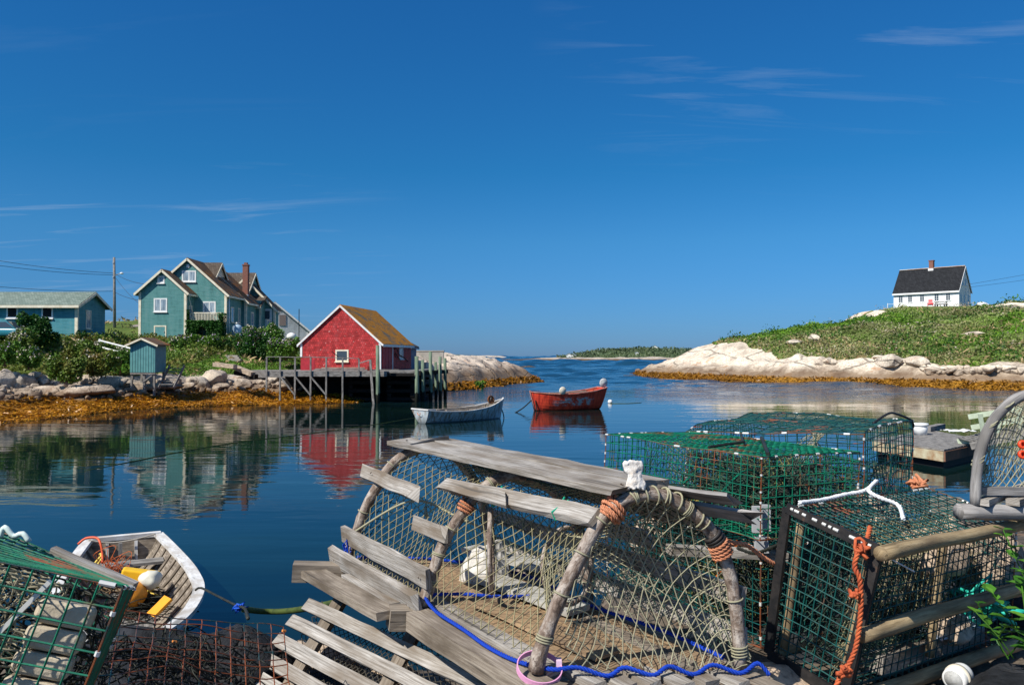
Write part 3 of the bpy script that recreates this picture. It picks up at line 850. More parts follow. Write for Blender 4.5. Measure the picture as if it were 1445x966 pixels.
m = MB(); m.box2((-30.28, 74.4, 6.3), (-27.2, 75.78, 6.45)); m.box2((-30.28, 74.42, 4.3), (-30.1, 74.55, 6.3)); m.box2((-27.4, 74.42, 4.3), (-27.22, 74.55, 6.3))
bal = m.build('balcony', CREAM, hs_)
m = MB(); m.box2((-30.28, 74.42, 7.18), (-27.2, 74.52, 7.27)); m.box2((-27.3, 74.52, 7.18), (-27.2, 75.78, 7.27))
for i in range(22): x = -30.22 + i * .142; m.box2((x, 74.44, 6.45), (x + .05, 74.5, 7.18))
for i in range(8): y = 74.6 + i * .15; m.box2((-27.28, y, 6.45), (-27.22, y + .05, 7.18))
m.build('railing', CREAM, bal)
m = MB(); m.box2((-34.8, 73.9, 4.2), (-30.2, 79, 4.5)); m.box2((-34.5, 75.7, 4.2), (-27.1, 84, 4.5)); m.build('foundation', CONC, hs_)
m = MB(); m.box((-30.88, 75.76, 11.75), (.25, .06, .3)); m.build('vent', WHITE, hs_)

# garage left of it
g0 = thing('garage', 'low blue-green clapboard garage with grey-green roof and two dark windows', 'garage', (-40, 64, 4.5), world=True)
GX0, GX1, GY0, GY1 = -47, -33.85, 62, 66.2
m = MB(); m.prism([(GX1, GY0, 4.2), (GX1, GY1, 4.2), (GX1, GY1, 7.25), (GX1, 64.1, 8.2), (GX1, GY0, 7.25)], (GX0 - GX1, 0, 0)); m.build('wall', TEAL2, g0)
m = MB()
for s_ in (-1, 1):
    c = [(x, 64.1 + s_ * yy, zz + q) for q in (.012, .14) for x, yy, zz in ((GX0, 0, 8.22), (GX1 + .35, 0, 8.22), (GX1 + .35, 2.55, 7.03), (GX0, 2.55, 7.03))]
    if s_ < 0: c = [c[i] for i in (3, 2, 1, 0, 7, 6, 5, 4)]
    m.hexa(c)
m.build('roof', GREENR, g0)
m = MB(); m.box2((GX0, 61.5, 6.92), (GX1 + .35, 61.55, 7.12)); m.box2((GX1 - .2, 61.97, 4.2), (GX1 + .03, 62.15, 7.1))
for s_ in (-1, 1): m.beam((GX1 + .375, 64.1, 8.2), (GX1 + .375, 64.1 + s_ * 2.55, 7.0), .05, .2)
m.build('trim', CREAM, g0)
for a, b in ((8.5, 25), (58, 74.5)):
    x, z, ww, h_ = pw(a, b, 432, 449, 62); window(g0, (x, 62, z), UX, NB, ww, h_, WHITE, DARKP, .12)
window(g0, (GX1, 63.6, 6.1), (0, 1, 0), (1, 0, 0), .8, 1.5, CREAM, CURT, .1)

# small shed on stilts
s0 = thing('shed', 'tiny teal board shed on timber stilts at the edge of the shore rocks', 'shed', (-23.6, 51.5, 2.0), world=True)
SX0, SX1, SY0, SY1 = -24.45, -22.85, 51, 52.6
m = MB(); m.prism([(SX0, SY0, 2.15), (SX1, SY0, 2.15), (SX1, SY0, 3.95), (-23.65, SY0, 4.28), (SX0, SY0, 3.95)], (0, SY1 - SY0, 0))
m.build('wall', TEALB, s0)
m = MB()
for i in range(9): m.box2((SX0 + .17 * i + .15, SY0 - .012, 2.16), (SX0 + .17 * i + .165, SY0 + .01, 3.95))
m.build('wall_batten', m_plain('dark_board_gap', (.03, .09, .10)), s0)
m = MB()
for s_ in (-1, 1):
    c = [(-23.65 + s_ * xx, y, zz + q) for q in (.012, .09) for xx, y, zz in ((0, SY0 - .2, 4.3), (1.05, SY0 - .2, 3.84), (1.05, SY1 + .2, 3.84), (0, SY1 + .2, 4.3))]
    if s_ < 0: c = [c[i] for i in (1, 0, 3, 2, 5, 4, 7, 6)]
    m.hexa(c)
m.build('roof', LICHR, s0)
m = MB()
for s_ in (-1, 1): m.beam((-23.65, SY0 - .22, 4.3), (-23.65 + s_ * 1.05, SY0 - .22, 3.83), .04, .11)
m.build('trim', CREAM, s0)
for x in (SX0 + .1, -23.6, SX1 - .1):
    for y in (SY0 + .15, SY1 - .1):
        m = MB(); m.beam((x + (-.12 if x < -24 else 0), y, .6), (x, y, 2.15), .13, .13); m.build('post', GWOOD, s0)
m = MB(); m.box2((SX0, SY0 + .02, 2.02), (SX1, SY0 + .14, 2.15)); m.beam((SX1 - .1, SY0 + .1, 2.05), (-23.7, SY0 + .1, 1.5), .07, .07); m.build('brace', GWOOD, s0)
st = thing('stairs', 'grey timber stairs beside the stilted teal shed', 'stairs', (-22.2, 52, 1.3), world=True)
for i in range(6):
    m = MB(); z = 1.35 + i * .2; y = 51.2 + i * .24; m.box2((-22.6, y, z), (-21.75, y + .26, z + .05)); m.build('tread', GWOOD, st)
for x in (-22.66, -21.69):
    m = MB(); m.beam((x, 51.1, 1.15), (x, 52.75, 2.55), .05, .2); m.build('stringer', GWOOD, st)

# pale grey house behind
g1 = thing('house', 'pale grey shingled house half hidden behind the teal house, roof edge sloping right', 'house', (-29.5, 100, 4.9), world=True)
gable_y(g1, -34.2, -25.9, 100, 108, 4.5, 6.45, 9.9, GSIDE, GREENR, WHITE)
x, z, ww, h_ = pw(391, 400, 444, 459, 100); m = MB(); m.box((x, 99.96, z), (ww, .08, h_)); m.build('shutter', m_plain('faded_brown_board', (.22, .17, .15)), g1)
x, z, ww, h_ = pw(404.5, 412.5, 469.5, 481, 100); window(g1, (x, 100, z), UX, NB, ww, h_, m_paint('pink_trim_paint', (.75, .5, .5)), DARKP, .1, sill=False)
g1.rotation_euler = (0, 0, R(21)); g1.location.x += .25
pt = MB(); pt.lathe([(.05, 0), (.55, .02), (.6, .35), (.45, .6), (.1, .75), (.0, .76)], (-25.9 - 1.1, 97.5, 5.3), 12)
tag(pt.build('garden_pot', WHITE, smooth=True), 'small round white tank below the window of the grey house', 'tank')

# propane tank
pr = thing('propane_tank', 'upright white-blue propane tank by the right wall of the teal house', 'tank', (-26.55, 77.2, 4.6), world=True)
m = MB(); m.lathe([(.3, 0), (.44, .08), (.46, .25), (.46, 1.15), (.40, 1.34), (.25, 1.45), (.0, 1.48)], (-26.3, 76.2, 4.72), 18); m.build('tank', m_plain('pale_blue_tank_paint', (.42, .55, .66), .35), pr, smooth=True)
m = MB(); m.lathe([(.16, 1.44), (.17, 1.62), (.15, 1.68), (.0, 1.69)], (-26.3, 76.2, 4.72), 12); m.build('valve_cap', METAL, pr, smooth=True)
m = MB()
for a in range(3): m.box((-26.3 + .3 * math.cos(a * 2.09), 76.2 + .3 * math.sin(a * 2.09), 4.66), (.1, .1, .2))
m.build('foot', METAL, pr)

# ---------------------------------------------------------------- red fishing shed on the wharf
RZ = R(-8.0)
rs = thing('fishing_shed', 'red shingled fishing shed with orange lichen roof standing on the timber wharf', 'shed', (-9.57, 58.0, 2.20), RZ)
# local: x to the left is negative, front-right corner at origin, +y back
gable_y(rs, -6.1, 0, 0, 8.4, -.05, 1.98, 4.68, REDS, ORANGER, WHITE, oh=.22, og=.10, rake=.13, corner=False, th=.1)
m = MB(); m.box2((-6.13, -.03, .9), (-5.98, .1, 1.95)); m.box2((-.13, -.03, -.04), (.03, .12, 1.95)); m.box2((.003, 2.9, -.04), (.05, 3.05, 1.9)); m.build('corner_board', WHITE, rs)
m = MB(); m.box2((-6.08, -.025, -.05), (-5.0, 0.0, .75)); m.build('lower_wall', REDB, rs)
window(rs, (-2.92, 0, 1.02), UX, NB, 1.0, .88, CREAM, GLASS, .11)
for y0 in (.5, 1.2, 1.9):
    m = MB(); m.box2((0, y0, 0), (.03, y0 + .62, 1.85)); m.build('door', REDB, rs)
window(rs, (0, 5.4, 1.2), (0, 1, 0), (1, 0, 0), 1.1, .9, WHITE, CURT, .12)
m = MB(); m.beam((-3.7, -.04, 1.35), (-3.2, -.04, .95), .03, .04); m.build('stick', DWOOD, rs)
m = MB(); m.tube(smooth_path([(.06, 3.3, 1.5), (.08, 3.9, 1.55), (.09, 4.6, 1.1), (.09, 5.8, .9), (.08, 7.2, .55)], .2), .035, 5); m.tube(smooth_path([(.07, 3.5, .9), (.09, 3.4, 1.3), (.1, 4.0, .95), (.09, 4.8, .75)], .2), .035, 5)
tag(m.build('hose', DARKP, smooth=True), 'dark hose looped along the side wall of the red shed', 'hose')
hz = bpy.data.objects['hose']; hz.matrix_world = Matrix.Translation(Vector((-9.57, 58, 2.2))) @ Matrix.Rotation(RZ, 4, 'Z') @ Matrix.Translation(hz.location)

# blue shed behind
b0 = thing('shed', 'narrow slice of blue shed behind the red fishing shed', 'shed', (-9.5, 72, 2.0), world=True)
gable_y(b0, -12.2, -9.0, 70.6, 75, 1.5, 4.05, 4.9, m_siding('blue_clapboard', (.04, .13, .26), .2), BROWNR, m_paint('dark_blue_trim', (.05, .12, .2)), oh=.2)
sw = MB(); sw.box2((-11, 80.2, 1.0), (-6.9, 80.9, 3.66)); sw.box2((-11.05, 80.15, 3.66), (-6.85, 80.95, 3.75))
tag(sw.build('sea_wall', CONC), 'grey stone and concrete sea wall behind the wharf', 'wall')

# wharf
wf = thing('wharf', 'weathered timber wharf with dark crib, railing posts and diagonal braces', 'wharf', (-11, 56, 0), world=True)
DZ = 2.17
def wx(px, Y): return (px - 722.5) * Y / F
for i in range(26):
    y = 54.2 + i * .2
    m = MB(); xr = -6.6 if i > 10 else wx(535, y) if i < 4 else -7.0
    if i < 4: xr = -8.5
    m.beam((wx(376, 54.2), y, DZ - .05), (xr, y, DZ - .05), .19, .07); m.build('deck_board', GWOOD, wf)
m = MB(); m.box2((-20, 58.5, 1.6), (-16.6, 62, 2.12)); m.build('landing', GWOOD, wf)
m = MB(); m.box2((-16.7, 59.3, DZ - .1), (-6.6, 68, DZ - .03)); m.build('deck', GWOOD, wf)
m = MB(); m.box2((-16.7, 54.06, DZ - .36), (-8.5, 54.19, DZ - .0)); m.build('fascia', GWOOD, wf)
m = MB(); m.box2((-8.6, 54.9, DZ - .34), (-6.55, 55.03, DZ + .02)); m.build('fascia', GWOOD, wf)
for x, y in ((-10.5, 55.8), (-7.2, 55.8), (-10.5, 59.5), (-7.2, 59.5)):
    pass
def crib(x0, x1, y0, y1):
    m = MB()
    for i in range(9):
        z = -.4 + i * .29
        if i % 2 == 0:
            m.beam((x0 - .2, y0, z), (x1 + .2, y0, z), .25, .24, n=3, jit=.02); m.beam((x0 - .2, y1, z), (x1 + .2, y1, z), .25, .24, n=3, jit=.02)
        else:
            m.beam((x0, y0 - .2, z), (x0, y1 + .2, z), .25, .24, n=3, jit=.02); m.beam((x1, y0 - .2, z), (x1, y1 + .2, z), .25, .24, n=3, jit=.02)
    m.build('crib', DWOOD, wf)
crib(-11.3, -9.5, 56.0, 58.5); crib(-8.6, -7.0, 56.0, 58.6); crib(-8.7, -7.0, 62, 66)
m = MB(); m.box2((-16.4, 57.6, 0.0), (-7.2, 57.7, 1.9)); m.box2((-7.2, 57.7, -.3), (-7.1, 66, 1.9)); m.build('back_boarding', DWOOD, wf)
for i in range(6):
    m = MB(); m.beam((-16.5, 54.5 + i * .9, DZ - .24), (-6.7, 54.5 + i * .9, DZ - .24), .2, .2); m.build('joist', DWOOD, wf)
rp = [(377, 54.1), (396, 54.1), (417, 54.1), (439, 54.1), (461, 54.1), (484, 54.1), (507, 54.1)]
tops = []
zt = [3.12, 3.12, 3.1, 3.1, 3.08, 3.06, 3.0]
zb = [.8, .2, .0, 0.1, -.2, -.4, 1.85]
for i, (px, y) in enumerate(rp):
    x = wx(px, y); m = MB(); m.beam((x, y - .1, zb[i]), (x, y - .1, zt[i]), .105, .105); m.build('post', GWOOD, wf); tops.append((x, y - .1, zt[i]))
m = MB()
for a, b in zip(tops, tops[1:]): m.beam(Vector(a) + V(0, -.02, .02), Vector(b) + V(0, -.02, .02), .09, .05)
m.build('rail', GWOOD, wf)
for i in (1, 2, 3):
    x = wx(rp[i][0], 54); m = MB(); m.beam((x, 53.94, 1.8), (wx(rp[i + 1][0], 54), 53.94, .55), .1, .1); m.build('brace', GWOOD, wf)
ld = MB(); ld.beam((wx(528, 53.4), 53.4, -.5), (wx(522, 53.6), 53.7, 2.95), .15, .13); ld.build('post', GWOOD, wf)
ld = MB(); ld.beam((wx(508, 54), 53.9, 2.72), (wx(523, 53.8), 53.7, 2.94), .09, .06); ld.build('rail', GWOOD, wf)
m = MB(); m.beam((-6.6, 56.2, DZ - .2), (wx(630, 61), 61, DZ - .15), .3, .28); m.beam((-6.6, 58.4, DZ - .2), (wx(630, 63), 63, DZ - .2), .3, .28); m.build('outer_beam', DWOOD, wf)
# the tall green mooring piles
for (px, top, Y, r_) in ((533, 487, 53.6, .14), (588, 502.5, 54.6, .15), (596.5, 507.5, 56.5, .13), (607.5, 496, 57.6, .14), (615, 510.5, 59.0, .12), (621, 503, 58.4, .13), (628, 505, 60.4, .13)):
    b = at(px, top, Y); m = MB(); m.tube([(b.x, b.y, -1), (b.x + .02, b.y, .8), (b.x - .01, b.y, b.z)], [r_, r_ * .97, r_ * .88], 9, jit=.03)
    lab = {533: 'tall green timber pile standing just in front of the red shed corner', 588: 'leftmost green pile in the cluster right of the red shed', 596: 'short green pile, second from the left in the pile cluster', 607: 'tallest green pile in the middle of the pile cluster', 615: 'shortest slim pile in the pile cluster, behind the tallest one', 621: 'second pile from the right in the cluster before the pale rock', 628: 'rightmost green pile in the cluster before the pale rock'}[int(px)]
    tag(m.build('mooring_pile', GPILE, smooth=True), lab, 'pile', 'green mooring piles at the wharf')
# planks stacked on the deck, a bucket
for i, (dx, dy, dz, L) in enumerate(((0, 0, 0, 4.2), (.25, .25, 0, 4.2), (.1, .1, .07, 3.4), (.5, .2, .14, 3.0), (3.9, .1, .0, 2.0))):
    m = MB(); x0 = wx(442, 56) + dx; m.beam((x0, 56.2 + dy, DZ + .05 + dz), (x0 + L, 56.3 + dy + .1 * i, DZ + .05 + dz), .2, .06)
    tag(m.build('plank', PWOOD if i % 2 else GWOOD), ['long grey plank lying lowest in the pile on the wharf', 'pale plank lying flat behind the lowest one on the wharf', 'middle grey plank in the pile on the wharf', 'topmost pale plank of the pile on the wharf', 'short grey plank at the right end of the pile on the wharf'][i], 'plank', 'planks stacked on the wharf')
bk = MB(); bk.lathe([(.13, 0), (.17, .35), (.18, .36), (.16, .36), (.12, .03), (.0, .03)], (wx(521, 56), 56, DZ - .01), 14)
tag(bk.build('bucket', m_plain('red_plastic', (.55, .06, .05), .4), smooth=True), 'small red bucket on the wharf in front of the red shed', 'bucket')
# stakes: thin flagpole behind the red shed's left eave
m = MB(); b = at(422, 440, 80); m.tube([(b.x, 80, 4.0), (b.x, 80, b.z + .3)], .04, 6)
tag(m.build('pole', DWOOD), 'thin dark pole standing left of the red shed roof', 'pole')

# utility pole with lamp and wires
up = thing('utility_pole', 'grey wooden utility pole with street lamp arm between garage and teal house', 'pole', (wx(162, 88), 88, 6.5), world=True)
ub = at(162, 452, 88); ut = at(161, 363, 88)
m = MB(); m.tube([(ub.x, 88, 5.5), (ut.x, 88, ut.z)], [.17, .12], 10); m.build('pole', GWOOD, up, smooth=True)
m = MB(); m.tube(smooth_path([(ut.x, 88, ut.z - 2.1), (ut.x + .5, 87.8, ut.z - 1.9), (ut.x + .9, 87.6, ut.z - 1.85)], .1), .035, 6); arm = m.build('lamp_arm', METAL, up, smooth=True)
m = MB(); m.lathe([(0, -.1), (.16, -.07), (.2, 0), (.14, .1), (0, .14)], (ut.x + 1.05, 87.6, ut.z - 1.83), 12); m.build('lamp_head', WHITE, arm, smooth=True)
m = MB()
for dz in (.3, 1.9): m.box((ut.x, 87.85, ut.z - dz - .3), (.14, .12, .14))
m.build('insulator', METAL, up)
WIRE = m_plain('black_cable', (.02, .02, .022), .5)
def cable(a, b, sag, lab, r_=.022):
    a = Vector(a); b = Vector(b)
    p = [a.lerp(b, i / 24) - Vector((0, 0, sag * 4 * (i / 24) * (1 - i / 24))) for i in range(25)]
    m = MB(); m.tube(p, r_, 4); tag(m.build('overhead_cable', WIRE), lab, 'cable', 'overhead cables')
P0 = Vector((ut.x, 88, ut.z))
L0 = at(-300, 300, 70)
cable(P0 - V(0, 0, 1.75), at(-330, 285, 70), 1.2, 'upper cable sloping from the utility pole up to the left picture edge')
cable(P0 - V(0, 0, 1.95), at(-330, 298, 70), 1.25, 'second cable just below the upper one left of the utility pole')
cable(P0 - V(0, 0, 3.75), at(-330, 352, 70), 1.0, 'lowest cable sagging above the garage roof')
cable(P0 - V(0, 0, 1.75), V(-34.3, 75.5, 10.0), .3, 'cable from the utility pole to the eave of the teal house')
cable(P0 - V(0, 0, 2.0), V(-34.4, 76.5, 7.3), .5, 'slack cable drooping from the utility pole behind the teal house wing')
cable(P0 - V(0, 0, 3.8), V(-34.4, 75.5, 8.4), .25, 'lower cable from the utility pole to the side of the teal house')

# parked car in front of the garage
cr = thing('parked_car', 'blue-green car parked before the garage, mostly hidden by shrubs', 'car', (-37.8, 59.5, 4.4))
def carbody(u, v):
    x = -2.1 + 4.2 * u; a = 2 * math.pi * v
    hw = .82 * (1 - .25 * abs(2 * u - 1) ** 5); top = .82 + .06 * math.sin(u * math.pi) - .12 * max(0, abs(2 * u - 1) - .7)
    c = math.cos(a); s_ = math.sin(a)
    return (x, hw * math.copysign(abs(c) ** .35, c), .55 + (top - .55 if s_ > 0 else .3) * math.copysign(abs(s_) ** .4, s_))
CARP = m_plain('car_paint', (.03, .20, .25), .25, .6)
m = MB(); m.grid(carbody, 18, 20); m.build('body', CARP, cr, smooth=True)
m = MB(); m.hexa([(-1.5, -.74, .84), (1.1, -.74, .84), (1.1, .74, .84), (-1.5, .74, .84), (-.95, -.6, 1.36), (.35, -.6, 1.4), (.35, .6, 1.4), (-.95, .6, 1.36)]); m.build('cabin', CARP, cr)
m = MB(); m.hexa([(-1.38, -.735, .88), (1.0, -.735, .88), (1.0, -.70, .88), (-1.38, -.70, .88), (-.93, -.62, 1.3), (.34, -.62, 1.33), (.34, -.58, 1.33), (-.93, -.58, 1.3)]); m.build('side_window', GLASS, cr)
m = MB(); m.hexa([(1.12, -.66, .86), (1.16, -.66, .86), (1.16, .66, .86), (1.12, .66, .86), (.38, -.54, 1.36), (.42, -.54, 1.36), (.42, .54, 1.36), (.38, .54, 1.36)]); m.build('windscreen', GLASS, cr)
for x in (-1.3, 1.3):
    for y in (-.78, .78):
        m = MB(); m.lathe([(0, -.1), (.2, -.11), (.31, -.09), (.33, 0), (.31, .09), (.2, .11), (0, .1)], (x, y, .32), 16, Matrix.Rotation(R(90), 3, 'X')); m.build('wheel', m_plain('tyre_rubber', (.02, .02, .02), .8), cr, smooth=True)

# path fence by the stilted shed: white wooden rails
fn = thing('fence', 'white timber rail fence running down the slope to the teal shed', 'fence', (-28, 55, 3), world=True)
fa = at(141, 480, 56); fb = at(196, 492, 53)
for dz in (0, -.45):
    m = MB(); m.beam(fa + V(0, 0, dz), fb + V(0, 0, dz - .1), .05, .09); m.build('rail', WHITE, fn)
for k in (0.0, .95):
    p_ = fa.lerp(fb, k); m = MB(); m.beam((p_.x - .25 * (1 - k), p_.y, p_.z - 1.3), (p_.x, p_.y, p_.z + .1), .12, .12); m.build('post', WHITE, fn)

# ---------------------------------------------------------------- white house on the headland
wh = thing('house', 'white clapboard house with black roof and red chimney on the green headland', 'house', (71, 136.6, 11.98), R(-45))
# local frame: front wall along x at y=0, x -5.2..5.2
gx = 5.2
m = MB(); m.prism([(-gx, 0, -.5), (-gx, 6.6, -.5), (-gx, 6.6, 2.35), (-gx, 3.3, 6.35), (-gx, 0, 2.35)], (2 * gx, 0, 0)); m.build('wall', WSIDE, wh)
m = MB()
for s_ in (-1, 1):
    c = [(x, 3.3 + s_ * yy, zz + q) for q in (.015, .16) for x, yy, zz in ((-gx - .15, 0, 6.37), (gx + .15, 0, 6.37), (gx + .15, 3.6, 2.03), (-gx - .15, 3.6, 2.03))]
    if s_ < 0: c = [c[i] for i in (3, 2, 1, 0, 7, 6, 5, 4)]
    m.hexa(c)
m.build('roof', BLACKR, wh)
m = MB(); m.beam((-gx - .1, 3.3, 6.57), (gx + .1, 3.3, 6.57), .25, .08); m.build('ridge_cap', m_paint('orange_white_ridge', (.8, .72, .6), (.65, .28, .08), .5), wh)
m = MB(); m.box2((-gx - .16, -.37, 1.85), (gx + .16, -.31, 2.13)); m.box2((-gx - .03, -.03, -.5), (-gx + .17, .1, 2.3)); m.box2((gx - .17, -.03, -.5), (gx + .03, .1, 2.3))
for s_ in (-1, 1): m.beam((gx + .175, 3.3, 6.35), (gx + .175, 3.3 + s_ * 3.6, 1.98), .05, .25)
m.build('trim', WHITE, wh)
m = MB(); m.box2((-.35, 2.95, 6.0), (.35, 3.65, 7.75)); c_ = m.build('chimney', BRICK, wh)
m = MB(); m.box2((-.42, 2.88, 7.75), (.42, 3.72, 7.9)); m.build('cap', BRICK, c_)
m = MB(); m.box2((-.42, 2.75, 6.05), (.42, 3.85, 6.45)); m.build('flashing', WHITE, c_)
for x in (-4.05, -2.5, -.55, 1.75, 3.55): window(wh, (x, 0, 1.15), UX, NB, .75, 1.25, WHITE, GLASS, .07, 1, 2)
for (y, z, h_) in ((2.0, 3.7, 1.2), (3.6, 3.75, 1.2), (1.0, .9, 1.5), (3.0, .9, 1.6), (5.2, .9, 1.6)): window(wh, (gx, y, z), (0, 1, 0), (1, 0, 0), .75, h_, WHITE, GLASS, .08, 0, 1)
tb = thing('garden_table', 'grey table with benches in front of the white house', 'table', (70.6, 131.0, 11.3), R(-45))
m = MB(); m.box((0, 0, .75), (1.8, .9, .08)); m.build('table_top', GWOOD, tb)
for sx in (-.7, .7):
    for sy in (-.35, .35): m = MB(); m.box((sx, sy, .35), (.09, .09, .72)); m.build('leg', GWOOD, tb)
for sy in (-.75, .75): m = MB(); m.box((0, sy, .42), (1.8, .3, .06)); m.box((-.7, sy, .2), (.08, .25, .4)); m.box((.7, sy, .2), (.08, .25, .4)); m.build('bench', GWOOD, tb)
ac = thing('garden_chair', 'red wooden garden chair in front of the white house', 'chair', (69.2, 131.6, 11.3), R(-30))
REDC = m_plain('red_chair_paint', (.6, .03, .04), .5)
m = MB(); m.hexa([(-.35, -.4, .4), (.35, -.4, .4), (.35, .25, .28), (-.35, .25, .28), (-.35, -.4, .45), (.35, -.4, .45), (.35, .25, .33), (-.35, .25, .33)]); m.build('seat', REDC, ac)
m = MB(); m.hexa([(-.33, .2, .3), (.33, .2, .3), (.33, .25, .3), (-.33, .25, .3), (-.3, .55, 1.25), (.3, .55, 1.25), (.3, .6, 1.25), (-.3, .6, 1.25)]); m.build('backrest', REDC, ac)
for s_ in (-1, 1):
    m = MB(); m.box((s_ * .4, -.02, .6), (.12, .8, .05)); m.build('arm', REDC, ac)
    m = MB(); m.box((s_ * .38, -.36, .29), (.08, .1, .58)); m.build('leg', REDC, ac)
pb = thing('patio_umbrella', 'low white patio umbrella beside the right end of the white house', 'umbrella', (81.5, 138, 11.0))
m = MB(); m.lathe([(1.25, 1.5), (.65, 1.95), (.0, 2.15)], (0, 0, -.55), 8); m.build('canopy', WHITE, pb)
m = MB(); m.tube([(0, 0, 0), (0, 0, 1.5)], .04, 6); m.build('pole', METAL, pb)
cable((77.2, 134.5, 15.3), at(1700, 330, 150), .6, 'upper cable leaving the white house to the right'); cable((77.2, 134.8, 14.8), at(1700, 348, 150), .6, 'lower cable leaving the white house to the right')
# fence of thin posts before the white house
ff = thing('fence', 'thin white rope and post fence along the front of the white house', 'fence', (68, 133, 11.2), R(-45))
xs = [-5, -3.2, -1.4, .4, 2.2, 4.0]
for x in xs: m = MB(); m.box2((x - .04, -.04, -.2), (x + .04, .04, 1.0)); m.build('post', WHITE, ff)
m = MB(); m.tube([(x, 0, .85) for x in xs], .03, 5); m.build('rail', WHITE, ff)

# far shore houses
for i, (px, Y, s_, rot_, lab) in enumerate(((803, 545, .55, 0, 'tiny white house at the left end of the far shore hill'), (811, 548, .4, 20, 'small white shed right of the white house on the far shore'), (857, 575, .45, 10, 'tiny pale house high on the middle of the far hill'), (924, 600, .7, -10, 'long white building on the skyline of the far shore'), (899, 540, .4, 0, 'tiny white hut low on the right part of the far shore'))):
    x = (px - 722.5) * Y / F; z = float(far_h(np.array([x]), np.array([Y]))[0][0])
    q = thing('house', lab, 'house', (x, Y, z), R(rot_), 'small houses on the far shore')
    m = MB(); m.prism([(-3 * s_, 0, -.5), (3 * s_, 0, -.5), (3 * s_, 0, 2.6 * s_), (0, 0, 4.6 * s_), (-3 * s_, 0, 2.6 * s_)], (0, 7 * s_, 0)); m.build('wall', WHITE, q)
    m = MB()
    for sg in (-1, 1):
        c = [(sg * xx * s_, yy * s_, zz * s_ + d_) for d_ in (.02, .3) for xx, yy, zz in ((0, -.3, 4.65), (3.4, -.3, 2.4), (3.4, 7.3, 2.4), (0, 7.3, 4.65))]
        if sg < 0: c = [c[i_] for i_ in (1, 0, 3, 2, 5, 4, 7, 6)]
        m.hexa(c)
    m.build('roof', GREENR, q)
# ---------------------------------------------------------------- boats
def wz(px, py, z=0.0):
    """point on the horizontal plane z seen at a pixel of the photograph (used to read off positions)"""
    d = at(px, py, 1.0) - Vector((0, 0, H)); return Vector((0, 0, H)) + d * ((z - H) / d.z)

